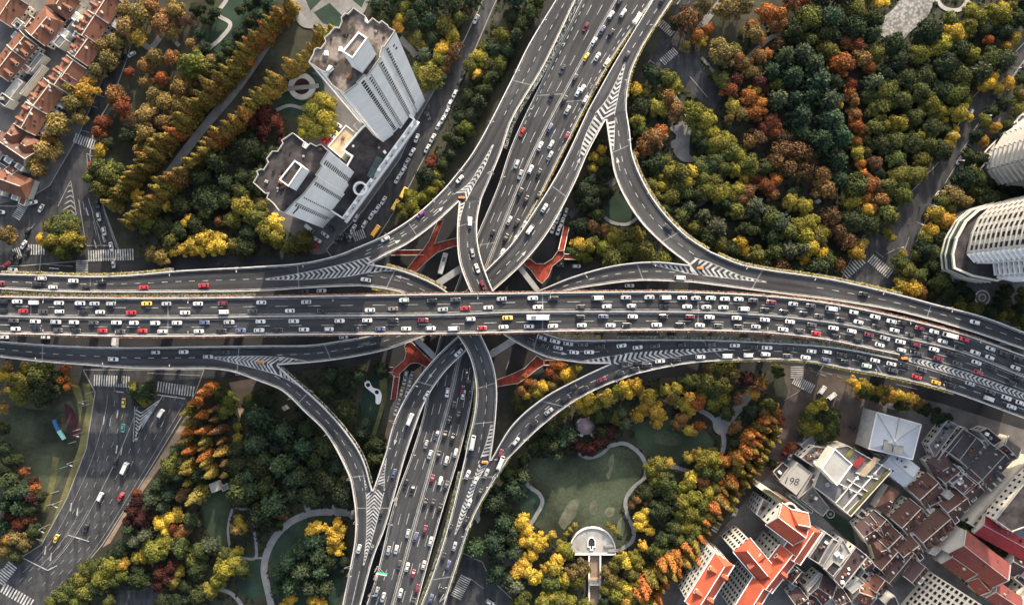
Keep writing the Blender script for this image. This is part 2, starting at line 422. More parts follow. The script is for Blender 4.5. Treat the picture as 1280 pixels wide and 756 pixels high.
Ribbon('GC', [(461, 330), (496, 336), (536, 351), (561, 366), (580, 385), (594, 402), (601, 418), (611.5, 440), (619, 465), (621.5, 490), (620, 520), (617, 548), (613, 575)],
       [(452, 357.5), (480, 361), (506, 367), (535, 382), (556, 398), (571, 418), (586, 443), (594, 473), (595, 498), (591, 526), (584, 555), (581, 572)], [(0, 20), (.45, 19.5), (.6, 19), (1, 13)], 110)
Ribbon('EL', [(340, 431.5), (389, 430.7), (423, 426), (461, 419.5), (500, 407), (545, 388), (580, 365), (606, 339), (640, 304), (665, 268), (698, 215), (735, 138)],
       [(347, 456), (389, 453), (423, 449), (480, 438), (523, 423), (560, 406), (590, 386), (616.7, 363.5), (655, 328), (685, 290.5), (718, 230), (735.5, 190), (757, 150)], [(0, 18), (.4, 14.8), (.6, 14.5), (1, 11.5)], 120)
Ribbon('NH', [(861, 331), (816, 327), (766, 332), (715, 346), (678, 361), (640, 376), (605, 394), (571, 421), (541, 450), (513.5, 485.5), (493, 526), (481, 570), (466, 613)],
       [(866, 353), (801, 351), (753, 356), (710, 363.5), (670, 378), (630, 398), (600, 420), (581, 440), (556, 465), (533.6, 498), (518.5, 536), (507, 570), (495, 613)], [(0, 20), (.35, 18), (.5, 14.5), (.65, 14.5), (1, 12)], 120)
Ribbon('MR', [(757, 150), (763, 190), (768, 218), (781, 248), (801, 278), (828.5, 305.6), (861, 331)], [(783, 140), (787, 165), (789.6, 190), (796, 210), (811, 240), (831, 268), (858.7, 295.5), (887, 314)], [(0, 11.5), (1, 20)], 70)
Ribbon('F', [(613, 575), (640, 531), (677.7, 498), (723, 473), (763, 454)], [(636, 572), (672.7, 536), (715, 503), (753, 483), (795, 467)], [(0, 13), (1, 20)], 60)
Ribbon('I', [(347, 456), (375, 480.5), (403, 505.7), (428, 533), (453, 570), (466, 613)], [(335, 480), (353, 488), (383, 516), (405.5, 538), (423, 566), (438, 598.7), (441, 613)], [(0, 18), (1, 12)], 60)
Ribbon('SR', [(581, 572), (559, 661), (541, 717), (526, 756)], [(636, 572), (621.6, 594), (596.6, 636), (584, 666), (571, 707), (555, 756)], [(0, 13), (1, 9.5)], 60, (0, 70))
Ribbon('DR', [(757, 424.6), (800, 424.2), (880, 424.5), (960, 428), (1044, 434), (1115, 447.5), (1146, 455), (1210, 475), (1280, 500)], [(795, 467), (831, 459), (869, 453), (960, 449), (1010, 451.5), (1050, 459), (1120, 472), (1177, 486), (1280, 523)], [(0, 20), (.6, 25.5), (.66, 26), (1, 26)], 110, (0, 70))
Ribbon('ER', [(887, 314), (924, 329.5), (960, 337), (1035, 348), (1131, 370), (1168, 380), (1226, 395), (1280, 415)], [(866, 353), (960, 365.3), (1048, 376.5), (1120, 389), (1206, 412.2), (1280, 437)], [(0, 20), (.7, 25.5), (1, 26)], 90, (0, 70))
Ribbon('WS', [(0, 426), (73, 431.5), (161, 434), (226, 433), (340, 431.5)], [(0, 446), (50, 451.6), (113, 456.6), (161, 460), (214, 461), (264, 461), (289, 464), (335, 480)], [(0, 21), (1, 18)], 70, (70, 0))
Ribbon('SL', [(441, 613), (444.5, 640), (444, 671.5), (438, 707), (428, 756)], [(495, 613), (481, 661), (468, 694), (451, 756)], [(0, 12), (1, 9.5)], 60, (0, 70))
Ribbon('NR', [(816, 0), (765.7, 83), (735, 138)], [(841, 0), (821, 30), (801, 63), (788, 93), (783, 126), (783, 140)], [(0, 9.5), (1, 11.5)], 50, (70, 0))
LBL = dict(NL='shared southbound approach ramp beside the lower deck', WL='westbound side deck above the main highway', C='curved ramp turning from the north road to the west',
  KD='curved flyover ramp diving under the main highway towards the east', GC='curved flyover ramp from the south road to the west', EL='flyover ramp from the west to the north road', NH='flyover ramp from the east to the south road',
  MR='long loop ramp sweeping past the park woods', F='curved ramp full of cars beside the lawn', I='curved ramp sweeping round the dark garden', SR='shared northbound ramp at the bottom of the picture', DR='crowded eastbound side deck', ER='nearly empty westbound side deck', WS='eastbound side deck below the main highway', SL='shared southbound ramp with a wide striped gore', NR='shared ramp with pale yellow parapet')
for k, lb in LBL.items(): deck(RIBS[k], lb)
R_ = RIBS
# nose pieces where ramps part: a small wedge of deck closes each corner
for nm, pts, z in (('NL', [(560, 231), (574, 252), (601.6, 250)], 13), ('WL', [(447, 309), (461, 330), (452, 357.5)], 20), ('SR', [(581, 572), (613, 575), (636, 572)], 13),
                   ('DR', [(757, 424.6), (763, 454), (795, 467)], 20), ('ER', [(887, 314), (861, 331), (866, 353)], 20), ('WS', [(340, 431.5), (347, 456), (335, 480)], 18), ('NR', [(735, 138), (757, 150), (783, 140)], 11.5)):
    mb = MB().mat(M['asphalt']); b = wp(pts, z); mb.prism([(p.x, p.y) for p in b], z - 1.2, z - .002, True)
    mb.build('deck_nose', R_[nm].obj)
# wedge of striped deck where the eastbound side deck joins the main deck
U0, V0 = [(1128, 445), (1149, 447.8), (1210, 465), (1280, 490), (1345, 513)], [(1128, 450.3), (1146, 455), (1210, 475), (1280, 500), (1345, 523)]
gore = Ribbon('GORE', U0, V0, AZ - .02, 60); deck(gore, 'striped wedge of deck between the merging eastbound carriageways')
# --- parapets
def dx(rib, px, py): return rib.dist_of(px, py)
parapet(an, 'L'); parapet(as_, 'R', 0, dx(as_, 1126, 433))
def median(rib, side, w, h, name='median_barrier'):
    mb = MB().mat(M['concrete']); sweep(mb, rib, side, 0, rib.len, -w / 2, w / 2, .004, h); mb.build(name, rib.obj)
median(an, 'R', .9, .8); median(nw, 'R', .7, .8)
parapet(nw, 'L', w=.4); parapet(ne, 'R', w=.4)
for k in LBL:
    r = R_[k]
    if k == 'DR': parapet(r, 'L', 0, dx(r, 1126, 462)); parapet(r, 'R')
    else: parapet(r, 'L'); parapet(r, 'R')
# --- lane lines
for r in (an, as_):
    dashes(r, .5, 5.6, 8.6, ph=3 if r is an else 9); solid(r, side='L', off=1.1); solid(r, side='R', off=1.0)
for r in (nw, ne):
    for f in (.36, .67): dashes(r, f, 5.2, 8.0, ph=2)
    solid(r, side='L', off=.9); solid(r, side='R', off=.9)
dashes(nw, .14, 1.8, 2.2, 0, nw.dist_of(650, 160), .3)
dashes(ne, .84, 1.8, 2.2, 0, ne.dist_of(700, 200), .3)
for k in ('C', 'KD', 'GC', 'EL', 'NH', 'MR', 'F', 'I'):
    r = R_[k]; dashes(r, .5, 2.6, 3.4, ph=1); solid(r, side='L', off=.95); solid(r, side='R', off=.95)
dashes(R_['WL'], .5, 2.6, 3.4, 0, dx(R_['WL'], 330, 348)); dashes(R_['WS'], .5, 2.6, 3.4, 0, dx(R_['WS'], 250, 447))
dashes(R_['NL'], .5, 2.4, 3.2, 0, dx(R_['NL'], 628, 150)); dashes(R_['NR'], .5, 2.6, 3.6, 0, dx(R_['NR'], 790, 75))
dashes(R_['DR'], .5, 3.2, 3.6, dx(R_['DR'], 912, 440)); dashes(R_['ER'], .5, 3, 3.8, dx(R_['ER'], 1020, 360))
for k in ('WL', 'WS', 'NL', 'NR', 'DR', 'ER', 'SR', 'SL'): solid(R_[k], side='L', off=.95); solid(R_[k], side='R', off=.95)
dashes(R_['SR'], .5, 2.5, 3.5, dx(R_['SR'], 560, 700)); dashes(R_['SL'], .5, 9, .1, dx(R_['SL'], 452, 712))
dashes(R_['C'], .36, 2.2, 3.4, ph=2.4)
# --- striped gores
chevrons(R_['WL'], [(332, 348.6), (370, 342.5), (420, 332), (463, 321)], [(332, 349.6), (385, 349), (430, 346), (463, 340)], 2.1, 1.0)
chevrons(R_['C'], [(463, 321), (483, 315), (500, 307)], [(465, 329), (484, 319.5), (500, 310.5)], 2.1, 0, slant=-.5)
chevrons(R_['GC'], [(463, 331), (480, 333.5), (497, 337.3)], [(463, 341), (480, 338.8), (497, 338.6)], 2.1, 0, slant=-.5)
chevrons(R_['NL'], [(616, 181), (600, 208), (585, 230), (566, 244)], [(617, 181), (605, 210), (592, 233), (581, 254)], 2.2, -1.0)
chevrons(R_['KD'], [(576, 253.5), (573.5, 268), (573, 284)], [(581, 253), (576, 270), (574, 284)], 1.8, 0, slant=-.4)
chevrons(R_['NR'], [(781, 78), (771, 100), (758, 125), (744, 142)], [(782, 78), (776, 105), (771, 128), (768, 144)], 2.1, 1.0)
chevrons(R_['EL'], [(744, 144), (735, 162), (729, 178), (724, 196)], [(755, 151), (745, 167), (736, 182), (729, 198)], 2.1, 0, slant=.25)
chevrons(R_['MR'], [(759, 152), (761, 168), (764, 186)], [(769, 147), (768, 166), (767, 188)], 2.1, 0, slant=.2)
chevrons(R_['ER'], [(958, 352), (925, 344), (890, 329), (868, 322)], [(958, 353), (930, 350), (895, 346), (868, 343)], 2.3, 1.0)
chevrons(R_['MR'], [(838, 308), (850, 315), (866, 322)], [(836, 312), (848, 320.5), (862, 330)], 2.2, 0, slant=-.5)
chevrons(R_['NH'], [(865, 333), (845, 331), (815, 329.5)], [(866, 343), (845, 338), (816, 330.8)], 2.2, 0, slant=-.5)
chevrons(R_['DR'], [(910, 436), (870, 434.5), (820, 436), (765, 445)], [(910, 437.2), (875, 441), (830, 448), (777, 459.5)], 2.2, 1.0)
chevrons(R_['KD'], [(763, 445), (745, 448), (728, 451)], [(762, 453.2), (745, 452.6), (728, 452.4)], 2.2, 0, slant=-.5)
chevrons(R_['F'], [(763, 455.5), (748, 462), (732, 470)], [(776, 460), (755, 464.5), (733, 472)], 2.2, 0, slant=.5)
chevrons(R_['SR'], [(568, 668), (576, 640), (587, 601), (600, 574)], [(569, 668), (583, 640), (597, 601), (613, 574)], 1.9, -1.0)
chevrons(R_['GC'], [(601, 572), (608, 552), (614, 530)], [(611, 574), (615, 552), (618, 530)], 1.8, 0, slant=.4)
chevrons(R_['F'], [(615, 575), (625, 558), (640, 536)], [(622, 574), (629, 560), (642, 538)], 1.8, 0, slant=-.4)
chevrons(R_['SL'], [(454, 706), (458, 670), (458.5, 640), (457.5, 615)], [(455, 706), (466, 670), (474, 640), (480, 615)], 1.5, 1.0)
chevrons(R_['I'], [(457, 612), (454, 590), (448, 566)], [(465, 611), (459, 588), (452, 569)], 1.5, 0, slant=.4)
chevrons(R_['NH'], [(467, 612), (474, 590), (482, 566)], [(480, 613), (481, 590), (484, 566)], 1.5, 0, slant=.4)
chevrons(R_['WS'], [(262, 446), (290, 445.5), (320, 445), (356, 446.5)], [(262, 447), (290, 453), (318, 460), (350, 469)], 2.0, -1.0)
chevrons(R_['EL'], [(352, 446.3), (368, 448.5), (388, 452)], [(347, 454.6), (366, 453.6), (388, 452.8)], 2.1, 0, slant=-.7)
chevrons(R_['I'], [(347, 458.5), (362, 468), (378, 481)], [(341, 466), (358, 473.5), (376, 484)], 2.1, 0, slant=.9)
chevrons(gore, [(1136, 446.9), (1149, 448.6), (1210, 466), (1280, 491), (1335, 510)], [(1136, 451.2), (1146, 454.2), (1210, 474), (1280, 499), (1335, 519)], 2.0, -1.0)
for k, px, py, fl in (('GC', 503, 347, True), ('KD', 700, 441, False), ('EL', 722, 205, False), ('EL', 652, 320, False), ('NH', 540, 467, False), ('NH', 495, 548, False), ('F', 655, 525, True), ('I', 385, 490, False), ('I', 440, 560, False), ('C', 493, 304, False), ('C', 548, 264, False), ('MR', 820, 288, True), ('MR', 773, 205, True)):
    arrow(R_[k], px, py, 6.5, fl)
for r, ds in ((an, (38, 98, 262, 330)), (as_, (40, 98, 262, 330)), (nw, (75, 150, 330)), (ne, (80, 330))): joints(r, ds)
for k, fr in (('WL', (.35, .85)), ('WS', (.3, .9)), ('C', (.5,)), ('EL', (.12, .8)), ('NH', (.12, .72)), ('GC', (.1, .7, .85)), ('KD', (.1, .7)), ('I', (.25, .9)), ('F', (.5,)), ('DR', (.2, .55)), ('ER', (.15, .6)), ('MR', (.2, .8)), ('SR', (.1, .6)), ('SL', (.1,)), ('NL', (.55,))):
    joints(R_[k], [f * R_[k].len for f in fr])
for r in RIBS.values(): close_marks(r)
# --- piers under the decks, each one a part of its road
def pier(rib, d, w=None):
    a, b = rib.at(d); m = (a + b) / 2; u = (b - a) / np.linalg.norm(b - a); z = m[2] - 1.5; wd = np.linalg.norm(b - a)
    mb = MB().mat(M['pier']); ang = math.atan2(u[1], u[0])
    mb.box((m[0], m[1], z - .7), (wd * .62, 1.8, 1.39), ang)
    mb.box((m[0], m[1], (z - 1.4) / 2), (1.9, 1.7, z - 1.4), ang)
    mb.build('pier', rib.obj)
for k, r in RIBS.items():
    if k == 'GORE': continue
    step = 34 if k in ('AN', 'AS', 'NW', 'NE') else 27
    d = step * .6
    while d < r.len - 8:
        p = r.pt(d, .5)
        if abs(PX(p)[0] - 600) > 60 or abs(PX(p)[1] - 392) > 50: pier(r, d)
        d += step
from mathutils.geometry import tessellate_polygon
# ---------------------------------------------------------------- the ground
mb = MB().mat(M['earth']); mb.face([(-3000, -3000, 0), (3000, -3000, 0), (3000, 3000, 0), (-3000, 3000, 0)])
tag(mb.build('ground'), 'dark earth ground under the whole city', 'ground', None, 'structure')
NOTREE = []           # pixel polygons on the ground where no tree may stand
ZL = [0.0]
def smooth_px(pts, n=None): return [tuple(p) for p in catmull(list(pts) + [pts[0]], n or len(pts) * 5)][:-1]
def sheet(name, mat, pts, label, z=None, smooth=False, block=True, kerb=0, band=False):
    if z is None: ZL[0] += .004; z = .03 + ZL[0]
    if smooth: pts = smooth_px(pts)
    P = wp(pts, z); a = sum(P[i].x * P[(i + 1) % len(P)].y - P[(i + 1) % len(P)].x * P[i].y for i in range(len(P)))
    if a < 0 and not band: P = P[::-1]
    if band:
        n = len(P) // 2; tri = [(i, i + 1, 2 * n - 2 - i, 2 * n - 1 - i) for i in range(n - 1)]
    else: tri = [tuple(t) for t in tessellate_polygon([P])]
    tri = [t if (P[t[1]] - P[t[0]]).cross(P[t[2]] - P[t[0]]).z > 0 else t[::-1] for t in tri]
    me = bpy.data.meshes.new(name); me.from_pydata([tuple(p) for p in P], [], tri); me.materials.append(M[mat]); at = me.attributes.new('lane_pos', 'FLOAT_VECTOR', 'POINT'); at.data.foreach_set('vector', [q for p in P for q in (p.x * .8, p.y * 8, 0)])
    o = bpy.data.objects.new(name, me); C.objects.link(o); tag(o, label, name.split('_')[-1], None, 'structure')
    if block: NOTREE.append(pts)
    if kerb:
        mb = MB().mat(M['concrete']); n = len(P)
        for i in range(n):
            p, q = P[i], P[(i + 1) % n]; mb.bar((p.x, p.y, .09), (q.x, q.y, .09), kerb, .16)
        mb.build('kerb', o)
    return o
def line_px(pts, w, n=None, smooth=True):
    """pixel outline of a band of width w (pixels) along a line"""
    c = catmull(pts, n or max(8, len(pts) * 6)) if smooth and len(pts) > 2 else [np.array(p, float) for p in pts]
    l, r = [], []
    for i in range(len(c)):
        d = c[min(i + 1, len(c) - 1)] - c[max(i - 1, 0)]; d = d / (np.linalg.norm(d) + 1e-9); q = np.array([-d[1], d[0]]) * w / 2
        l.append(tuple(c[i] + q)); r.append(tuple(c[i] - q))
    return l + r[::-1]
def path(pts, w, mat, label, kerb=0, name='path'): return sheet(name, mat, line_px(pts, w), label, kerb=kerb, band=True)
# city blocks: paved ground under the houses
sheet('pavement', 'pave_dark', [(-60, -60), (172, -60), (142, 70), (108, 160), (72, 232), (-60, 275)], 'dusty lanes between the red roofed terraces')
sheet('pavement', 'pave_dark', [(925, 620), (1000, 555), (1080, 490), (1190, 500), (1400, 570), (1400, 860), (760, 860), (840, 745)], 'grey lanes and yards between the old houses')
sheet('pavement', 'pave', [(905, 655), (958, 700), (1012, 700), (1050, 650), (985, 612), (938, 590)], 'grey forecourt around the orange roofed hotel')
sheet('pavement', 'pave_dark', [(1160, 400), (1190, 330), (1180, 240), (1230, 150), (1400, 60), (1400, 460)], 'paved grounds around the curved apartment towers', block=False)  # darker paving colour stands in for the shadow over these grounds
sheet('pavement', 'pave_dark', [(385, 95), (445, 60), (545, 100), (530, 190), (470, 300), (405, 330), (330, 262), (380, 190)], 'paved forecourt around the white twin towers')
# streets
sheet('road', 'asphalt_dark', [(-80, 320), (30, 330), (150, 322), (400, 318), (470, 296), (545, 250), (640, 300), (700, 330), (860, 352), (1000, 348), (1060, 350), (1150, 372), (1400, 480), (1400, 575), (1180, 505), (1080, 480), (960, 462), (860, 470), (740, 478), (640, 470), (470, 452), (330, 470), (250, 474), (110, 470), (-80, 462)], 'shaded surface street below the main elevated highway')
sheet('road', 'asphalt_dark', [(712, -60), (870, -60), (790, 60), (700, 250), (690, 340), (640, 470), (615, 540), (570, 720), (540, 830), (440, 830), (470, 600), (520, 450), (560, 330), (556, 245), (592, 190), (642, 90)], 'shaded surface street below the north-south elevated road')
sheet('road', 'asphalt', [(170, -60), (200, -60), (172, 20), (160, 70), (142, 120), (118, 160), (112, 195), (128, 255), (152, 322), (30, 332), (-80, 335), (-80, 255), (20, 258), (62, 232), (98, 170), (130, 95)], 'grey street junction beside the triangular tree island', kerb=.4)
sheet('road', 'asphalt', [(628, -60), (650, -60), (616, 10), (586, 80), (560, 140), (534, 190), (505, 245), (470, 300), (415, 322), (408, 312), (455, 262), (500, 198), (522, 150), (548, 104), (572, 68), (604, 0)], 'street with parked cars beside the white towers', kerb=.4)
sheet('road', 'asphalt', [(868, -60), (890, -60), (868, 5), (862, 48), (882, 92), (903, 120), (893, 138), (862, 116), (838, 84), (812, 100), (798, 96), (820, 60), (842, 15)], 'small junction with two crosswalks beside the loop ramp')
sheet('road', 'asphalt_old', [(1350, -60), (1400, -60), (1290, 62), (1216, 165), (1196, 205), (1172, 245), (1150, 290), (1128, 350), (1125, 375), (1050, 352), (1078, 296), (1100, 286), (1130, 250), (1172, 204), (1216, 122), (1280, 54)], 'straight street with lamps beside the park woods', kerb=.4)
sheet('road', 'street_sun_tan', [(975, 455), (1065, 470), (1102, 500), (1090, 540), (1080, 562), (1050, 556), (1042, 545), (1000, 560), (975, 580), (940, 616), (880, 690), (838, 770), (800, 830), (770, 830), (815, 756), (862, 694), (918, 634), (962, 560), (985, 490)], 'sunlit street bending past the red roofed blocks')
sheet('road', 'asphalt', [(566, 715), (577, 690), (603, 702), (612, 722), (640, 748), (660, 830), (540, 830)], 'street corner with a crosswalk below the ramp', kerb=.4)
AVL = [(104, 462), (119, 490), (108, 560), (84, 622), (52, 680), (0, 735), (-40, 790)]; AVR = [(255, 462), (244, 492), (203, 560), (165, 622), (128, 680), (88, 735), (60, 790)]
sheet('road', 'asphalt_old', [(-80, 690), (2, 712), (52, 680), (84, 622), (108, 560), (119, 490), (104, 462), (255, 462), (244, 492), (203, 560), (165, 622), (128, 680), (82, 735), (50, 830), (-80, 830)], 'broad avenue with worn lane markings', kerb=.4)
sheet('road', 'asphalt', [(128, 790), (150, 735), (160, 738), (186, 730), (200, 740), (190, 800)], 'narrow road hidden under the trees')
# paving with low-sun warmth put into its tan
sheet('pavement', 'pave_sun_tan', [(286, 478), (322, 472), (316, 486), (300, 522), (294, 500)], 'tan paved corner with a small planter by the avenue')
sheet('pavement', 'pave_sun_tan', [(203, 566), (246, 498), (256, 500), (212, 568), (165, 632), (138, 678), (128, 684), (165, 624)], 'tan pavement along the avenue', block=True)
sheet('pavement', 'verge', [(112, 480), (103, 478), (108, 510), (98, 560), (66, 650), (48, 676), (52, 682), (84, 622), (108, 560), (117, 500)], 'dry grass verge along the avenue')
sheet('pavement', 'pave_sun_tan', [(508, 470), (528, 456), (520, 500), (500, 545), (478, 560), (488, 510)], 'tan strip of painted sunlight beside the footbridge stairs')  # orange sunlight on the ground under the flyover, painted as a sheet
# parks
sheet('lawn', 'lawn', [(4, 505), (60, 512), (88, 500), (95, 530), (88, 575), (70, 610), (50, 640), (20, 590), (2, 560)], 'mown lawn holding a blue playground sculpture', smooth=True)
sheet('lawn', 'bed', [(80, 503), (90, 510), (99, 532), (98, 546), (92, 548), (84, 530)], 'maroon flower bed on the lawn', smooth=True)
sheet('lawn', 'verge', [(88, 480), (100, 482), (104, 500), (100, 530), (96, 500)], 'yellowed strip of grass by the tree', block=False)
sheet('lawn', 'verge', [(66, 570), (74, 572), (70, 600), (60, 640), (52, 640), (62, 600)], 'yellow strip on the lawn', block=False)  # thin strip in the dry verge colour
sheet('lawn', 'lawn', [(668, 572), (700, 572), (740, 566), (770, 558), (796, 568), (803, 590), (786, 612), (776, 635), (785, 668), (770, 684), (760, 664), (738, 656), (716, 668), (700, 690), (680, 664), (668, 655), (682, 626), (664, 604), (660, 588)], 'open lawn above the half-round plaza', smooth=True)
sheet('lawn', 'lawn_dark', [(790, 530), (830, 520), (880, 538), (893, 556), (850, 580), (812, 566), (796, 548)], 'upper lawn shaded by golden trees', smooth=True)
sheet('lawn', 'lawn_green', [(650, 610), (664, 612), (684, 628), (668, 654), (650, 640)], 'deep green lawn beside the winding path', smooth=True)
sheet('lawn', 'lawn_green', [(455, 470), (478, 468), (480, 515), (468, 545), (452, 530)], 'deep green lawn holding white stones', smooth=True)
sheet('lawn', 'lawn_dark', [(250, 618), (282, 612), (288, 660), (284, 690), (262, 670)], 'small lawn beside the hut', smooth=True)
sheet('lawn', 'lawn_green', [(345, 672), (365, 656), (420, 648), (428, 700), (420, 756), (350, 756), (338, 710)], 'green lawn inside the curving park path', smooth=True)
sheet('lawn', 'lawn_green', [(296, 692), (326, 690), (330, 745), (300, 742)], 'green lawn left of the curving park path', smooth=True)
sheet('lawn', 'lawn_green', [(752, 262), (775, 240), (798, 262), (796, 276), (770, 282), (754, 276)], 'dark green lawn inside the loop ramp', smooth=True)
sheet('lawn', 'lawn_green', [(262, 30), (300, -10), (330, 0), (322, 30), (280, 66), (262, 60)], 'dark lawn cut by a pale stepped path', smooth=True)
sheet('lawn', 'lawn_green', [(362, 92), (400, 96), (404, 130), (380, 146), (350, 140), (345, 118)], 'lawn around the pale ring monument', smooth=True)
for x_, y_, w_, h_, a_ in ((763, 583, 4, 16, .2), (742, 634, 5, 9, .1), (762, 640, 6, 7, .8), (720, 612, 26, 10, -.7), (735, 598, 30, 9, -.5), (712, 642, 8, 22, .5), (22, 560, 14, 8, .3), (56, 545, 16, 10, .2), (776, 660, 5, 14, .1), (835, 548, 20, 9, .1)):
    sheet('lawn', 'lawn_worn' if w_ < 9 else 'lawn', [(x_ + w_ * math.cos(t) * math.cos(a_) - h_ * math.sin(t) * math.sin(a_) * (1 + .3 * math.sin(3 * t)), y_ + w_ * math.cos(t) * math.sin(a_) + h_ * math.sin(t) * math.cos(a_)) for t in [i * .3927 for i in range(16)]], 'worn pale patch in the lawn grass, size %d by %d' % (w_, h_), block=False)
# verges by the loop: yellow strips
sheet('lawn', 'verge', [(474, 470), (484, 472), (483, 500), (468, 548), (462, 552), (476, 505)], 'yellow grass strip beside the tan strip', block=False)
# paths
P = 'pale stone path '
path([(442, 641), (420, 640), (398, 640), (380, 644), (362, 653), (346, 668), (334, 690), (330, 712), (335, 738), (342, 770)], 8.5, 'path', P + 'curving round the lower garden')
path([(386, 643), (383, 630), (378, 616)], 7, 'path', P + 'running up to the curved garden')
path([(417, 642), (418, 628), (430, 618), (440, 617)], 4, 'path', P + 'looping beside the ramp')
path([(418, 636), (430, 638), (441, 648)], 3.5, 'path', P + 'cutting a corner beside the ramp')
path([(288, 602), (288, 622), (296, 634), (316, 639), (316, 655), (320, 680), (319, 697), (300, 697)], 3.5, 'path', P + 'winding down from the hut')
path([(319, 697), (330, 697)], 2.5, 'path', P + 'joining the garden loop')
path([(290, 636), (285, 660), (288, 690)], 3, 'path', P + 'along the small lawn')
path([(272, 735), (290, 742), (302, 756), (310, 775)], 5, 'path', P + 'emerging from the lower trees')
path([(670, 560), (659, 575), (656, 590), (660, 606), (674, 617), (678, 627), (670, 644), (660, 660)], 5, 'path', P + 'winding along the lawn edge')
path([(762, 557), (780, 554), (797, 564), (807, 580), (806, 596), (790, 611), (782, 626), (784, 642), (792, 662), (790, 676), (771, 689)], 5, 'path', P + 'looping round the open lawn')
path([(806, 592), (818, 586), (838, 583), (862, 589), (890, 600)], 5, 'path', P + 'leading to the golden trees')
path([(722, 566), (735, 572), (752, 567), (762, 557)], 4, 'path', P + 'around the maroon bed')
path([(870, 510), (888, 520), (900, 534), (905, 550), (903, 566)], 6, 'path', P + 'curving from the stepped walk')
path([(898, 534), (912, 522), (932, 498), (945, 480)], 12, 'path', P + 'stepped, running down from the street')
sheet('pavement', 'path', [(890, 522), (905, 520), (914, 530), (906, 543), (894, 540)], 'small paved fork in the path', smooth=True)
path([(618, 706), (640, 700), (655, 694)], 12, 'pave_dark', 'dark gridded service path beside the trees')
path([(820, 250), (850, 262), (880, 252), (905, 222), (900, 204), (885, 202)], 5, 'pave_dark', 'dark path curling through the woods')
path([(835, 268), (852, 288), (880, 306), (900, 312)], 6, 'pave_dark', 'dark path following the loop ramp')
path([(712, 270), (735, 250), (770, 225)], 8, 'pave_dark', 'dark path crossing under the loop ramp')
path([(754, 270), (765, 278), (785, 280), (797, 272)], 4, 'path', P + 'round the dark lawn')
sheet('pavement', 'pave', [(836, 160), (862, 150), (862, 190), (868, 202), (850, 200), (838, 178), (846, 172)], 'grey plaza with dark benches in the woods', smooth=True)
path([(842, 120), (855, 138), (864, 152)], 6, 'path', P + 'from the junction to the plaza')
path([(868, 45), (885, 22), (903, 0), (912, -20)], 9, 'path', P + 'between brown trees near the junction')
path([(930, 78), (950, 58), (966, 46), (985, 44), (1060, 46), (1080, 42)], 6, 'path', P + 'behind the orange trees')
path([(877, 72), (897, 96)], 4, 'path', P + 'beside the planted strip')
sheet('pavement', 'cobble', [(1100, 24), (1118, 10), (1140, -30), (1172, -30), (1160, 20), (1140, 38), (1122, 55), (1104, 46), (1092, 38)], 'dry stream bed of pale cobbles', smooth=True)
path([(1124, 48), (1120, 62), (1114, 76)], 4, 'stone_light', 'narrow tail of the cobble stream bed')
path([(1168, -5), (1180, 10), (1200, 12), (1215, -10)], 5, 'stone_light', 'thin arm of the cobble stream bed')
path([(330, -60), (362, 5), (355, 20), (300, 105), (250, 165), (205, 225)], 11, 'pave', 'straight promenade between the two redwood rows')
path([(366, -10), (372, 15), (380, 28), (392, 30)], 12, 'path', P + 'widening at the round plaza')
circ = lambda x, y, r, n=28, a0=0., a1=2 * math.pi: [(x + r * math.cos(a0 + (a1 - a0) * i / n), y + r * math.sin(a0 + (a1 - a0) * i / n)) for i in range(n + (0 if a1 - a0 > 6.28 else 1))]
sheet('pavement', 'pave', circ(416, -8, 46), 'round fountain plaza at the top edge')
sheet('lawn', 'lawn_green', [(392, 16), (412, 4), (428, 20), (440, 10), (444, 22), (425, 34), (404, 30)], 'green lawn panels of the round plaza')
sheet('lawn', 'lawn_green', [(378, -10), (388, 14), (402, 0), (396, -14)], 'green lawn wedge of the round plaza')
sheet('lawn', 'lawn_green', [(446, -14), (440, 0), (452, 10), (458, -4)], 'small lawn wedge of the round plaza')
path([(262, 60), (276, 48), (288, 30), (272, 18), (282, 2), (292, -20)], 5, 'stone_light', 'pale stepped path zigzagging across the dark lawn')
path([(345, 138), (362, 132), (384, 138)], 4, 'path', P + 'below the ring monument')
path([(500, 48), (512, 60), (520, 70)], 8, 'pave', P + 'leading away from the tall tower')
path([(176, 52), (188, 60), (200, 47)], 7, 'path', P + 'under the plane trees')
path([(213, 45), (224, 58)], 5, 'path', P + 'short spur under the plane trees')
for cx, cy, l in ((742, 700, 1), ):
    sheet('path', 'pave_sun_tan', [(737, 690), (749, 690), (750, 790), (737, 790)], 'tan walled walk leading up to the half-round plaza')
path([(688, 686), (670, 690), (655, 700)], 4, 'pave_dark', 'dark path beside the ginkgos')
# street markings
MK = MB().mat(M['paint_worn']); MW = MB().mat(M['paint'])
ZM = .03 + ZL[0] + .02
def mk(mb, p, q, w): quad_mark(mb, W(*p, 0), W(*q, 0), w, ZM)
def crosswalk(cx, cy, ang, length, width, n, mb=MW):
    """n bars side by side over `length` px along angle ang (degrees, picture sense); each bar `width` px long"""
    a = math.radians(ang); u = np.array([math.cos(a), math.sin(a)]); v = np.array([-u[1], u[0]])
    for i in range(n):
        c = np.array([cx, cy]) + u * length * ((i + .5) / n - .5); bw = length / n * .5 / S0
        mk(mb, c - v * width / 2, c + v * width / 2, bw)
crosswalk(139, 319, -2, 58, 14, 19); crosswalk(26, 264, -58, 22, 11, 9); crosswalk(46, 312, 0, 22, 13, 7); crosswalk(22, 316, -20, 10, 12, 4)
crosswalk(103, 333, 90, 16, 15, 6); crosswalk(106, 177, 20, 28, 12, 9); crosswalk(140, 476, 3, 46, 14, 15); crosswalk(220, 486, 8, 48, 13, 14)
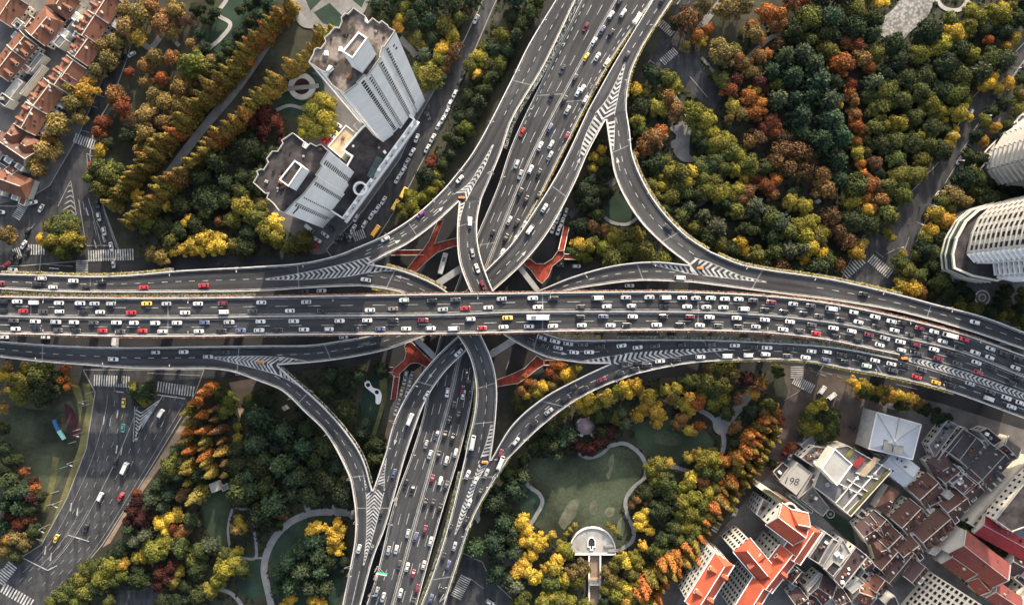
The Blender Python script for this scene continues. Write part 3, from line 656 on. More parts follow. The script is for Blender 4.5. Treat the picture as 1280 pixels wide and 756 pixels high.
crosswalk(833, 36, 42, 22, 10, 8); crosswalk(836, 71, -42, 24, 10, 9); crosswalk(1066, 334, -42, 32, 13, 9); crosswalk(1100, 333, 40, 34, 12, 11)
crosswalk(996, 465, 90, 16, 16, 6); crosswalk(1004, 480, 28, 28, 12, 11); crosswalk(576, 733, -62, 30, 14, 11); crosswalk(8, 716, -52, 30, 14, 9); crosswalk(22, 744, 30, 44, 13, 11)
crosswalk(449, 294, -20, 16, 12, 6); crosswalk(1270, 300, 0, 1, 1, 1); crosswalk(895, 658, -60, 14, 8, 4)
# arrow-head gore above the tree island
for k in range(6):
    y = 232 + k * 6.2; w = (y - 226) * .34
    mk(MK, (89 - w * .9, y + w * .55), (89, y), .5); mk(MK, (89, y), (89 + w * .55, y + w * .5), .5)
for a, b in (((89, 226), (73, 258)), ((89, 226), (96, 268)), ((99, 250), (108, 306)), ((111, 248), (127, 306)), ((104, 252), (106, 262)), ((117, 276), (121, 294)), ((121, 276), (133, 302)),
             ((130, 262), (146, 310)), ((108, 307), (135, 307)), ((52, 318), (50, 338)), ((52, 330), (92, 333)), ((36, 290), (44, 280)), ((109, 192), (116, 196)), ((117, 195), (124, 197)), ((109, 192), (110, 214)),
             ((120, 118), (131, 122)), ((114, 132), (123, 136)), ((102, 163), (112, 166))): mk(MK, a, b, .3)
for p in ((108, 260), (114, 258), (118, 300), (128, 293), (62, 335)):
    mk(MW, p, (p[0] + 3, p[1] + 10) if p[1] < 330 else (p[0] + 12, p[1] + 1), .5)
# avenue lanes
av = Ribbon('AV', AVL, AVR, ZM, 80); RIBS.pop('AV'); av.marks = MK; av.obj = None
for f in (.2, .32): dashes(av, f, 2.6, 4.2, 8, av.len * .8, .22)
for f in (.58, .7, .82): dashes(av, f, 2.6, 4.2, 12, av.len * .82, .22)
for f in (.30, .42): solid(av, f=f, d0=av.len * .50, d1=av.len * .74)
solid(av, f=.12, d0=12, d1=av.len * .75); solid(av, f=.93, d0=16, d1=av.len * .75)
solid(av, f=.455, d0=14, d1=av.len * .72, w=.3)
for a, b in (((24, 694), (60, 712)), ((60, 712), (72, 706)), ((197, 493), (232, 498)), ((86, 668), (112, 676)), ((146, 489), (155, 490)), ((45, 672), (54, 676))): mk(MW, a, b, .5)
for x0, y0 in ((131, 520), (139, 522), (147, 556), (153, 558), (148, 512), (90, 628), (98, 634), (58, 682), (65, 690)):
    mk(MW, (x0, y0), (x0 - 1.5, y0 + 10), .5)
# striped triangle by the avenue mouth
for k in range(9):
    t = k / 9; x, y = 172 + 24 * (1 - t) * .2, 500 + 40 * t * 1.0
    mk(MW, (170, 512 + k * 4.4), (170 + 7 * (1 - t) , 516 + k * 4.4), .6); mk(MW, (170 + 7 * (1 - t), 516 + k * 4.4), (172 + 28 * (1 - t), 500 + k * 4.6), .6)
mk(MW, (169, 508), (167, 552), .3); mk(MW, (167, 552), (204, 494), .3)
for k in range(12): mk(MK, (108 - k * 5.5, 492 + k * 15.5), (118 - k * 5.5, 489 + k * 15.5), .35) if k in (0, 1, 3, 4, 6, 8, 9, 11) else None
# other streets
for a, b in (((1280, 78), (1200, 190)), ((1136, 296), (1120, 340)), ((1094, 314), (1104, 322)), ((1106, 318), (1118, 312)), ((862, 96), (884, 122)), ((803, 92), (812, 76)), ((812, 76), (818, 80)), ((846, 20), (862, 2)), ((843, 33), (846, 20)), ((866, 34), (870, 66)),
             ((586, 80), (533, 190)), ((1020, 470), (1030, 455)), ((1012, 462), (1032, 470)), ((980, 500), (1000, 488)), ((1120, 480), (1146, 486)), ((185, 466), (250, 469)), ((585, 720), (605, 735))): mk(MK, a, b, .28)
for k in range(14): mk(MK, (1010 + k * 12, 459 + k * 3.6 + (2 if k > 6 else 0)), (1016 + k * 12, 461 + k * 3.6 + (2 if k > 6 else 0)), .22)
for k in range(9): mk(MK, (598 + k * .2 - k * 1.5, 440 + k * 14), (598 - k * 1.5, 447 + k * 14), .22)
for y0 in (490, 505, 520, 450): mk(MK, (640 - (y0 - 440) * .35, y0), (636 - (y0 - 440) * .35, y0 + 12), .3)
tag(MK.build('road_marking'), 'worn white lane lines and arrows on the streets', 'marking', None, 'structure')
tag(MW.build('road_marking'), 'white crosswalk bars and stop lines on the streets', 'marking', None, 'structure')
# ---------------------------------------------------------------- vehicles (each prototype points along +x)
def loft(mb, rings, cap=True):
    n = len(rings[0])
    for a, b in zip(rings[:-1], rings[1:]):
        for i in range(n): mb.face([a[i], a[(i + 1) % n], b[(i + 1) % n], b[i]])
    if cap: mb.face(rings[0][::-1]); mb.face(rings[-1])
def hull(mb, st):
    """stations (x, half width, belt height, bottom)"""
    rings = []
    for x, w, h, z0 in st:
        rings.append([(x, -w * .9, z0), (x, w * .9, z0), (x, w, z0 + .25), (x, w * .98, h - .1), (x, w * .82, h), (x, -w * .82, h), (x, -w * .98, h - .1), (x, -w, z0 + .25)])
    loft(mb, [[(p[0], -p[1], p[2]) for p in r] for r in rings][::1])
def car_proto(name, L=4.6, Wd=1.82, hood=.82, belt=.93, top=1.45, cab=(-1.75, .95), roof=(-1.15, .25)):
    h = Wd / 2; mb = MB().mat(M['car_paint'])
    hull(mb, [(-L / 2, h * .72, belt - .12, .42), (-L / 2 + .12, h * .9, belt - .03, .3), (-L / 2 + .55, h, belt, .24), (cab[0], h, belt, .22), (cab[1], h, belt - .02, .22), (L / 2 - .75, h * .98, hood, .22), (L / 2 - .2, h * .86, hood - .08, .28), (L / 2, h * .6, hood - .2, .4)])
    b, t = h * .84, h * .66
    B = [(cab[0], -b, belt - .03), (cab[1], -b, belt - .03), (cab[1], b, belt - .03), (cab[0], b, belt - .03)]
    T = [(roof[0], -t, top - .03), (roof[1], -t, top - .03), (roof[1], t, top - .03), (roof[0], t, top - .03)]
    for i in range(4): mb.face([B[i], B[(i + 1) % 4], T[(i + 1) % 4], T[i]])
    T2 = [(roof[0] + .12, -t * .86, top), (roof[1] - .1, -t * .86, top), (roof[1] - .1, t * .86, top), (roof[0] + .12, t * .86, top)]
    for i in range(4): mb.face([T[i], T[(i + 1) % 4], T2[(i + 1) % 4], T2[i]])
    mb.face(T2)
    mb.mat(M['car_glass'])
    def pane(m, p, q, r, s, ins=.1, out=.015):
        P = [Vector(x) for x in (p, q, r, s)]; c = sum(P, Vector()) / 4; n = (P[1] - P[0]).cross(P[3] - P[0]).normalized() * out
        m.face([x + (c - x) * ins + n for x in P])
    pane(mb, B[0], B[1], T[1], T[0]); pane(mb, B[2], B[3], T[3], T[2])
    mb.mat(M['lamp_glass'])
    for s in (-1, 1): mb.face([(L / 2 - .32, s * h * .45, hood - .02), (L / 2 - .32, s * h * .8, hood - .05), (L / 2 - .1, s * h * .66, hood - .13), (L / 2 - .06, s * h * .45, hood - .12)][::s])
    mb.mat(M['tyre'])
    for x in (-L * .29, L * .3):
        for s in (-1, 1):
            n = 10; c = [(x + .32 * math.cos(2 * math.pi * i / n), .32 + .32 * math.sin(2 * math.pi * i / n)) for i in range(n)]
            o, i_ = [(a, s * (h - .01), z) for a, z in c], [(a, s * (h - .22), z) for a, z in c]
            for i in range(n): mb.face([o[i], o[(i + 1) % n], i_[(i + 1) % n], i_[i]])
            mb.face(o)
    body = mb.build(name)
    g = MB().mat(M['car_glass']); pane(g, B[1], B[2], T[2], T[1], .06, .02); g.build('windscreen', body)
    g = MB().mat(M['car_glass']); pane(g, B[3], B[0], T[0], T[3], .08, .02); g.build('rear_window', body)
    return body
def box_proto(name, L, Wd, H, glass_front=.9, roofbits=True):
    """van or bus: one rounded box with a raked windscreen"""
    h = Wd / 2; mb = MB().mat(M['car_paint'])
    rings = []
    for x, w, t in ((-L / 2, h * .93, H * .95), (-L / 2 + .15, h, H), (L / 2 - glass_front - .5, h, H), (L / 2 - glass_front, h * .98, H * .97), (L / 2 - .12, h * .92, H * .5), (L / 2, h * .8, H * .36)):
        rings.append([(x, w * .92, .28), (x, -w * .92, .28), (x, -w, .6), (x, -w * .97, t - .18), (x, -w * .86, t), (x, w * .86, t), (x, w * .97, t - .18), (x, w, .6)])
    loft(mb, rings)
    mb.mat(M['car_glass'])
    for s in (-1, 1):
        mb.face([(-L / 2 + .5, s * (h + .012), H * .55), (L / 2 - glass_front - .3, s * (h + .012), H * .55), (L / 2 - glass_front - .5, s * (h * .99 + .012), H * .82), (-L / 2 + .5, s * (h * .99 + .012), H * .82)][::s])
    mb.mat(M['tyre'])
    for x in (-L * .3, L * .32):
        for s in (-1, 1): mb.box((x, s * (h - .12), .3), (.62, .26, .58))
    body = mb.build(name)
    g = MB().mat(M['car_glass'])
    x0, x1 = L / 2 - glass_front + .03, L / 2 - .1
    g.face([(x0, -h * .78, H * .955), (x1 - .02, -h * .82, H * .54), (x1 - .02, h * .82, H * .54), (x0, h * .78, H * .955)][::1])
    for f in g.f: pass
    g.build('windscreen', body)
    if roofbits:
        g = MB().mat(M['roof_grey'])
        if L > 8:
            g.box((-L * .2, 0, H + .1), (2.2, Wd * .55, .2)); 
        else: g.box((-L / 2 + .5, 0, H + .03), (.3, Wd * .5, .06))
        g.build('roof_unit' if L > 8 else 'roof_vent', body)
    return body
def lorry_proto():
    mb = MB().mat(M['car_paint'])
    root = mb; mb.box((-.6, 0, 2.), (5.2, 2.3, 2.6)); mb.mat(M['tyre']); mb.box((0, 0, .45), (6.4, 1.9, .5))
    body = mb.build('lorry')
    c = MB().mat(M['white']); c.box((3.0, 0, 1.45), (1.5, 2.1, 1.9)); c.build('cab', body)
    g = MB().mat(M['car_glass']); g.face([(3.77, -.9, 1.5), (3.77, .9, 1.5), (3.7, .9, 2.35), (3.7, -.9, 2.35)]); g.face([(3.3, -.8, 2.41), (3.72, -.85, 2.41), (3.72, .85, 2.41), (3.3, .8, 2.41)]); g.build('windscreen', body)
    return body
PROTO = dict(
    sedan=car_proto('sedan'), hatchback=car_proto('hatchback', 4.3, 1.82, .95, 1.02, 1.6, (-2.0, 1.05), (-1.6, .4)),
    minivan=box_proto('minivan', 5.0, 1.95, 1.95), minibus=box_proto('minibus', 6.6, 2.1, 2.6, .8), bus=box_proto('bus', 10.8, 2.5, 3.1, .5), lorry=lorry_proto())
COL = dict(w=(.56, .56, .555), g=(.34, .35, .36), k=(.018, .018, .02), d=(.06, .06, .065), r=(.42, .025, .03), m=(.16, .02, .04), b=(.10, .115, .2), y=(.75, .52, .08), Y=(.8, .4, .03), e=(.5, .62, .52), o=(.22, .19, .17), p=(.2, .06, .22), t=(.1, .36, .33), c=(.72, .66, .45))
CNAME = dict(w='white', g='silver grey', k='black', d='dark grey', r='red', m='maroon', b='slate blue', y='yellow', Y='amber yellow', e='pale green', o='brown grey', p='purple', t='teal', c='cream')
PHRASE = dict(AN=('main westbound deck', 'left', ('upper', 'lower'), -1), AS=('main eastbound deck', 'left', ('upper', 'lower'), 1), NW=('lower southbound deck', 'top', ('left', 'middle', 'right'), 1), NE=('lower northbound deck', 'top', ('left', 'middle', 'right'), -1),
    WL=('upper side deck', 'left', ('upper', 'lower'), -1), WS=('lower side deck', 'left', ('upper', 'lower'), 1), ER=('empty upper deck', 'left', ('upper', 'lower'), -1), DR=('crowded side deck', 'left', ('upper', 'lower'), 1),
    C=('towers curve', 'top', ('outer', 'inner'), -1), KD=('central flyover', 'top', ('left', 'right'), 1), GC=('central northwest flyover', 'top', ('upper', 'lower'), -1), EL=('northeast flyover', 'top', ('left', 'right'), 1), NH=('southwest flyover', 'top', ('left', 'right'), 1),
    MR=('loop ramp', 'top', ('left', 'right'), -1), F=('curve by the lawn', 'top', ('left', 'right'), 1), I=('dark garden curve', 'top', ('left', 'right'), 1), SR=('lower right ramp', 'top', ('left', 'right'), -1), SL=('lower left ramp', 'top', ('left', 'right'), 1), NL=('upper left ramp', 'top', ('left', 'right'), 1), NR=('upper right ramp', 'top', ('left', 'right'), -1))
CARS = []   # (world position, heading, colour code, kind, key for the label, sort value)
def crop(ox, oy, s): return lambda x, y: (ox + x / s, oy + y / s)
USED = []
rng = random.Random(3)
def kind_of(c):
    if len(c) > 1:
        return c[0], {'V': 'minivan', 'B': 'bus', 'T': 'lorry', 'M': 'minibus', 'H': 'hatchback'}[c[1]]
    return c, ('hatchback' if rng.random() < .24 else 'sedan')
def cars_on(rn, cr, spec):
    r = RIBS[rn]; ph, frm, lanes, sg = PHRASE[rn]
    for tok in spec.split():
        x, y, c = tok.split(','); px, py = cr(float(x), float(y)); c, kd = kind_of(c)
        big = 9 if kd in ('bus',) else 6.5
        if any(u[2] == (rn in ('NW', 'NE')) and math.hypot(u[0] - px, u[1] - py) < big for u in USED): continue
        USED.append((px, py, rn in ('NW', 'NE')))
        i = r.near(px, py); d = r.dist_of(px, py); p = np.array(r.put(px, py, .05)); a, b = r.at(d); f = float(np.dot(p - a, b - a) / np.dot(b - a, b - a))
        if rn in ('AN', 'AS', 'NW', 'NE'):
            cs = (.28, .74) if rn[0] == 'A' else (.2, .515, .82); k = min(range(len(cs)), key=lambda j: abs(cs[j] - f)); p = p + (b - a) * (cs[k] - f) * .7
        else: k = 0 if f < .5 else 1
        p[2] = r.zat(px, py) + .012
        h = r.dirn(d) * sg; t = h
        CARS.append((p, h, c, kd, ('in the %s lane of the %s' % (lanes[k], ph), frm), px if frm == 'left' else py))
def cars_at(phrase, frm, cr, spec, heading):
    for tok in spec.split():
        q = tok.split(','); px, py = cr(float(q[0]), float(q[1])); c, kd = kind_of(q[2]); hd = float(q[3]) if len(q) > 3 else heading
        if any(u[2] == 9 and math.hypot(u[0] - px, u[1] - py) < 5 for u in USED): continue
        USED.append((px, py, 9)); NOTREE.append([(px - 5, py - 5), (px + 5, py - 5), (px + 5, py + 5), (px - 5, py + 5)])
        a = math.radians(-hd); p = np.array(W(px, py, 0)); p[2] = .03 + ZL[0] + .004
        CARS.append((p, np.array([math.cos(a), math.sin(a), 0]), c, kd, (phrase, frm), px if frm == 'left' else py))
r1, r2, r3, r4, r5, r6 = [crop(160 * i, 330, 5.8125) for i in range(6)]; r7 = crop(960, 350, 5.8125); r8 = crop(1120, 380, 5.8125)
for cr, s in ((r1, '28,270,k 130,268,w 248,285,wV 433,293,w 586,293,w 691,300,g 809,300,g 28,333,k 175,340,r 320,345,d 437,340,w 608,352,k 732,345,w'), (r2, '140,293,y 282,298,g 511,300,w 692,297,m 27,355,r 418,357,w 697,349,wV 908,340,d'), (r3, '41,285,w 367,287,g 8,338,m 248,339,w 482,340,k 829,336,w'),
    (r4, '147,264,e 351,281,k 521,265,d 855,264,g 66,307,o 428,333,g 592,316,r 758,315,w'), (r5, '150,253,w 300,260,k 621,256,wV 826,252,g 188,322,w 497,314,d 687,311,w 866,304,g'), (r6, '66,248,g 181,252,wV 305,254,w 404,266,g 510,256,e 614,265,w 713,262,w 820,275,d 175,308,k 340,311,w 479,315,g 602,316,w 748,329,wV 905,333,k'),
    (r7, '20,175,m 179,184,g 307,201,d 455,220,wV 620,250,w 774,284,w 893,306,w 110,232,k 254,250,k 368,258,d 525,292,k 653,309,w 785,337,k 915,370,w'), (r8, '40,150,k 166,185,m 272,212,w 385,245,wM 493,270,r 680,327,w 783,370,k 880,400,k 95,223,d 230,257,d 334,270,w 447,320,k 570,354,w 675,388,w 862,453,w')): cars_on('AN', cr, s)
for cr, s in ((r1, '105,403,d 263,414,w 412,420,g 543,424,w 685,430,d 851,422,w 120,463,w 270,462,k 427,477,d 560,480,k 750,474,r 878,488,d'), (r2, '48,429,w 202,430,w 360,424,w 561,420,b 738,424,g 110,472,r 255,483,w 519,482,w 682,480,k 822,474,b'), (r3, '36,416,w 278,414,w 610,411,w 810,405,w 26,479,w 163,470,k 352,468,w 532,464,w 712,468,k 905,463,b'),
    (r4, '68,406,k 286,408,m 630,398,w 898,390,y 163,460,w 341,458,w 508,464,wV 713,466,r 869,454,w'), (r5, '190,388,wB 497,382,k 662,377,b 876,380,w 124,443,w 296,449,w 507,436,w 715,443,w 832,432,k'), (r6, '167,377,k 362,376,m 503,382,w 700,387,w 905,402,w 120,436,w 290,430,k 433,438,w 568,442,d 713,452,d 840,440,g'),
    (r7, '157,301,w 315,325,d 472,351,w 604,378,w 729,398,m 846,417,g 107,352,w 228,358,d 345,385,r 487,402,k 650,434,k 808,462,w'), (r8, '28,272,w 140,290,m 272,330,w 400,362,k 580,430,w 694,468,k 888,535,k 36,333,w 160,357,d 303,392,m 440,430,d 592,494,r 833,575,k')): cars_on('AS', cr, s)
cars_on('WL', r1, '311,105,w 537,123,w 742,133,k 8,143,m 270,150,k 389,168,w 628,170,k'); cars_on('WL', r2, '118,170,r 553,157,r'); cars_on('GC', r3, '799,115,w')
cars_on('WS', r1, '828,690,w'); cars_on('WS', r2, '205,640,g 409,637,w 705,637,k 585,672,g')
cars_on('KD', r5, '217,535,g 313,560,w 408,578,g 514,583,d 638,600,k 130,565,k 232,597,k 335,608,g 452,640,w 560,639,w')
cars_on('DR', r5, '796,592,w 912,605,w'); cars_on('DR', r6, '108,595,d 297,585,k 508,585,d 688,591,w 815,603,k 50,735,k 145,704,w 257,693,k 437,674,w 636,666,wV 788,661,wV 910,655,w 920,607,w')
cars_on('DR', r7, '149,499,k 314,516,w 426,521,w 530,543,k 673,562,k 775,584,w 893,609,w 138,549,d 270,562,w 416,578,b 560,594,k 713,622,e 905,655,d'); cars_on('DR', r8, '55,450,k 180,475,d 360,530,k 533,577,g 680,638,d 797,680,w 900,717,w 145,528,r 287,568,Y 392,588,k 672,687,wV 835,745,w')
q3 = crop(640, 380, 3.98)
cars_on('F', q3, '20,680,w 107,592,k 183,532,g 268,467,k 300,413,k 357,420,k 446,375,m 535,347,k'); cars_on('DR', q3, '610,322,k 624,293,k 555,295,k 813,277,k')
p1, p2, p3, p5, p6, p7 = crop(680, 0, 6.87), crop(620, 90, 6.87), crop(560, 180, 6.87), crop(480, 420, 6.87), crop(460, 520, 6.87), crop(430, 600, 6.87); p4 = crop(540, 270, 6.4); p8 = crop(420, 650, 7.13)
for cr, s in ((p1, '267,678,k 432,360,w 374,490,y 452,492,w 525,545,c 500,262,b 553,288,k 583,133,w 655,118,w 648,22,k 793,168,cM'), (p2, '755,147,w 683,180,w 577,243,k 765,243,w 597,332,g 476,480,b 581,557,m 395,638,w 470,627,w 485,720,g'), (p3, '880,140,k 716,220,w 768,253,k 640,415,k 683,480,k 765,450,k 547,655,g 603,680,k 655,700,g'), (p4, '590,180,k 648,195,g 562,297,w'),
    (p5, '658,465,m 702,497,w 752,510,k 610,597,k 645,685,k 570,725,k 700,320,k'), (p6, '675,160,k 733,185,k 752,312,w 615,333,k 673,378,w 553,535,m 622,552,w 672,590,d 507,740,k 567,745,k'), (p7, '820,235,k 620,480,b 700,420,m 738,520,w 550,740,w 685,722,w'), (p8, '690,470,m 710,605,m 590,643,w 680,725,k')): cars_on('NE', cr, s)
for cr, s in ((p1, '367,235,m 163,597,d'), (p2, '497,213,k 245,518,r'), (p3, '580,178,w 610,268,g'), (p4, '495,145,k'), (p5, '538,483,w'), (p6, '590,163,b 493,240,g 525,327,w 347,575,k 403,630,k'), (p7, '553,453,w 397,598,g 457,590,w 475,720,d'), (p8, '380,630,g 430,680,w')): cars_on('NW', cr, s)
cars_on('NR', p1, '710,482,k 1012,8,k'); cars_on('EL', p3, '828,550,w 705,735,wV'); cars_on('C', p3, '100,305,w'); cars_on('KD', p3, '190,680,wV'); cars_on('KD', p4, '325,297,g 362,420,w 408,555,m')
cars_on('C', crop(320, 190, 3.98), '643,433,w 818,310,p'); cars_on('NH', p5, '642,142,w 367,507,w 225,715,wM'); cars_on('NH', p6, '225,487,b')
cars_on('GC', p6, '900,220,wM'); cars_on('SR', p6, '857,497,w 1137,320,m 1017,488,g 925,555,w 960,652,k 870,745,w'); cars_on('SR', p6, '1140,395,wM')
cars_on('SR', p7, '1047,348,k 912,410,k 950,562,g 855,655,k 897,722,b'); cars_on('SR', p8, '935,630,k 848,690,b'); cars_on('SL', p7, '130,585,w 240,587,d 318,293,k')
cars_on('MR', crop(640, 190, 3.98), '775,378,k'); cars_on('NH', r6, '285,100,wV'); cars_on('ER', r7, '690,103,k'); cars_on('ER', r8, '567,132,w')
# surface streets
t5 = crop(310, 150, 4.2); t2 = crop(320, 0, 3.98)
cars_at('waiting on the street below the white towers', 'top', t5, '863,170,w 835,225,g 815,268,w 787,312,w 713,424,w 680,468,w 650,503,w 613,548,w 570,515,w 555,570,w 545,600,g', 120)
cars_at('in the yard below the shorter tower', 'left', t5, '408,603,w,40 365,630,w,30 358,662,r,120 445,580,k,60 447,600,w,60 325,570,wV,40 470,630,k,120 500,610,k,120 525,620,k,60', 40)
cars_at('on the street below the white towers', 'top', t5, '818,388,yM,120 775,452,yM,120 672,587,YM,125', 120)
cars_at('in the slanting row behind the tan roof', 'top', t5, '475,30,w 465,45,k 455,65,y 440,85,w 425,105,r 410,120,r', 30)
cars_at('in the kerbside line beside the tall tower', 'top', t2, '1045,335,k 1030,380,k 1010,420,k 990,470,w 965,520,w 950,560,w 928,600,w 908,630,w 880,690,w 853,742,w 1095,100,w', 118)
cars_at('at the foot of the tall tower', 'top', t2, '860,545,k,100 855,580,d,60 800,690,w,110 815,430,d,35 905,430,k,30', 100)
n3 = crop(0, 180, 4.583)
cars_at('at the junction by the triangular island', 'top', n3, '195,338,w,-15 242,370,w,120 165,505,k,120 143,578,w,122 85,640,k,120 115,665,k,120 165,618,k,118 45,690,r,150 518,135,r,95 565,340,k,82 573,418,w,80 603,500,w,80 655,685,g,86 80,720,w,5 10,390,w,10 643,590,w,80', 90)
cars_at('under the plane trees of the leafy street', 'left', crop(0, 0, 3.98), '625,292,k,115 660,275,w,150', 110)
cars_at('on the broad avenue', 'top', crop(0, 380, 3.98), '620,490,y,92 618,615,t,92 805,545,wV,122 600,375,k,90', 92)
cars_at('on the broad avenue', 'top', crop(0, 566, 3.98), '578,47,k,105 627,75,wM,115 505,217,wV,115 435,365,k,115 285,422,y,115 607,213,r,120', 115)
cars_at('in the gap beside the main highway', 'left', r1, '855,558,wT,95 40,530,w,0 340,530,w,0', 0)
cars_at('in the gap beside the main highway', 'left', crop(640, 190, 3.98), '583,665,w,0 235,565,k,0 320,568,w,0', 0); cars_at('in the gap beside the main highway', 'left', r3, '640,532,w,0 480,195,w,0 350,200,d,0', 0); cars_at('in the gap beside the main highway', 'left', r2, '305,40,w,0', 0)
e6 = crop(1150, 60, 4.2)
cars_at('parked along the street by the park woods', 'top', e6, '463,205,w 435,245,k 405,295,k 375,345,w 335,390,w 295,445,k 265,495,k 235,545,k 200,595,g 530,110,k', 122)
cars_at('driving on the street by the park woods', 'top', e6, '258,345,w,122 120,735,k,125', 122); cars_at('near the leafy corner of the curved tower', 'top', crop(1130, 220, 4.2), '168,105,w,125 110,190,k,115 245,70,m,10 245,550,w,90', 122)
cars_at('queueing below the northeast flyover', 'top', p4, '1000,30,w 1040,50,w 965,105,w 1010,120,w', 108); cars_at('queueing below the northeast flyover', 'top', p3, '960,580,w 1010,590,g 935,655,w 978,672,w', 108)
cars_at('queueing below the southwest flyover', 'top', p5, '180,380,w 225,395,w 155,470,c 200,485,w 135,550,g 105,640,w 190,330,w 240,340,g', 105)
cars_at('in the gap by the bottom deck', 'top', p7, '333,553,k,108', 108); cars_at('in the gap by the bottom deck', 'top', p8, '295,687,k,108', 108)
cars_at('under the central flyover', 'top', p4, '90,385,wB,105', 105)
s1 = crop(940, 440, 4.72)
cars_at('at the sunlit street corner', 'top', s1, '405,225,wV,125 460,262,wV,140 590,440,k,40 155,470,w,115 285,520,k,60 238,560,w,100 220,610,w,110 195,580,rV,130 285,580,w,120 295,455,r,60 490,480,r,120 840,325,wM,10 630,262,r,50 180,590,d,120', 120)
cars_at('on the street by the orange hotel', 'top', crop(840, 560, 6.3), '485,500,wV,115', 115); cars_at('beside the street corner below the ramp', 'top', crop(320, 566, 3.98), '1165,740,w,30', 30)
groups = {}
for c in CARS: groups.setdefault((c[4][0], c[4][1], CNAME[c[2]], c[3]), []).append(c)
KLAB = dict(sedan='sedan', hatchback='hatchback', minivan='van', minibus='minibus', bus='bus', lorry='lorry')
first = {k: True for k in PROTO}
for (ph, frm, cn, kd), v in groups.items():
    v.sort(key=lambda c: c[5])
    for i, c in enumerate(v):
        if first[kd]: o = PROTO[kd]; first[kd] = False
        else: o = copy_tree(PROTO[kd])
        o.location = c[0]; h = Vector(c[1]); yaw = math.atan2(h.y, h.x) + rng.uniform(-.02, .02)
        pitch = -math.asin(max(-.2, min(.2, h.z))); o.rotation_euler = (0, pitch, yaw)
        s = rng.uniform(.91, 1.0); o.scale = (s, s, s)
        col = COL[c[2]]; j = rng.uniform(.88, 1.08); o.color = (*[min(1, x * j) for x in col], 1)
        lab = '%s %s %s' % (cn, KLAB[kd], ph) if len(v) == 1 else '%s %s %s from the %s %s' % (ordw(i), cn, KLAB[kd], frm, ph)
        tag(o, lab, 'bus' if 'bus' in kd else 'lorry' if kd == 'lorry' else 'van' if kd == 'minivan' else 'car', 'vehicles ' + ph)
for k, f in first.items():
    if f: 
        for ch in list(PROTO[k].children): bpy.data.objects.remove(ch)
        bpy.data.objects.remove(PROTO[k])
print('vehicles', len(CARS))
# ---------------------------------------------------------------- buildings
def xy(px, py, z): v = W(px, py, z); return (v.x, v.y)
def centroid(P): return (sum(p[0] for p in P) / len(P), sum(p[1] for p in P) / len(P))
def root(name, label, cat, P, group=None):
    c = centroid(P); return tag(empty(name, (c[0], c[1], 0)), label, cat, group)
def ring_wall(name, parent, P, z0, z1, t, mat, inset=0.):
    """low wall standing along a closed outline"""
    mb = MB().mat(M[mat]); n = len(P)
    a = sum(P[i][0] * P[(i + 1) % n][1] - P[(i + 1) % n][0] * P[i][1] for i in range(n)); s = 1 if a > 0 else -1
    c = centroid(P)
    inn = []
    for i in range(n):
        p, q, r = np.array(P[i - 1]), np.array(P[i]), np.array(P[(i + 1) % n])
        d1 = (q - p) / (np.linalg.norm(q - p) + 1e-9); d2 = (r - q) / (np.linalg.norm(r - q) + 1e-9)
        n1, n2 = np.array([-d1[1], d1[0]]) * s, np.array([-d2[1], d2[0]]) * s
        b = n1 + n2; b = b / max(.5, np.dot(b, b) / 2) ; inn.append(tuple(q + b * t * (1 if np.dot(b, b) < 4 else .5)))
    for i in range(n):
        j = (i + 1) % n
        o0, o1, i0, i1 = P[i], P[j], inn[i], inn[j]
        if s < 0: o0, o1, i0, i1 = o1, o0, i1, i0
        mb.face([(*o0, z0), (*o1, z0), (*o1, z1), (*o0, z1)]); mb.face([(*i1, z0), (*i0, z0), (*i0, z1), (*i1, z1)]); mb.face([(*o0, z1), (*o1, z1), (*i1, z1), (*i0, z1)])
    return mb.build(name, parent)
WINC = {}
def windows(parent, p, q, z0, z1, cols, rows, w, h, mat='glass', proud=.05, key=None, sill=False, cap=100, fr=None):
    """windows in a wall face from p to q (xy, outside on the right hand going p to q)"""
    p, q = np.array(p), np.array(q); L = np.linalg.norm(q - p); d = (q - p) / L; nrm = np.array([d[1], -d[0]]); key = key or parent.name
    rest = MB().mat(M[mat])
    us = fr or [(i + .5) / cols for i in range(cols)]
    for r in range(rows - 1, -1, -1):
        zc = z0 + (z1 - z0) * (r + .5) / rows
        for u in us:
            c = p + d * L * u + nrm * proud; a, b = c - d * w / 2, c + d * w / 2
            f = [(a[0], a[1], zc - h / 2), (b[0], b[1], zc - h / 2), (b[0], b[1], zc + h / 2), (a[0], a[1], zc + h / 2)]
            WINC[key] = WINC.get(key, 0) + 1
            if WINC[key] <= cap:
                m = MB().mat(M[mat]); m.face(f)
                e = nrm * .0; m.mat(M['cream']); m.face([(a[0] + nrm[0] * .12, a[1] + nrm[1] * .12, zc - h / 2 - .05), (b[0] + nrm[0] * .12, b[1] + nrm[1] * .12, zc - h / 2 - .05), (b[0], b[1], zc - h / 2 - .02), (a[0], a[1], zc - h / 2 - .02)])
                m.build('window', parent)
            else: rest.face(f)
    if rest.f: tag(rest.build('window', parent), 'remaining small windows of the facade', None, None, 'stuff')
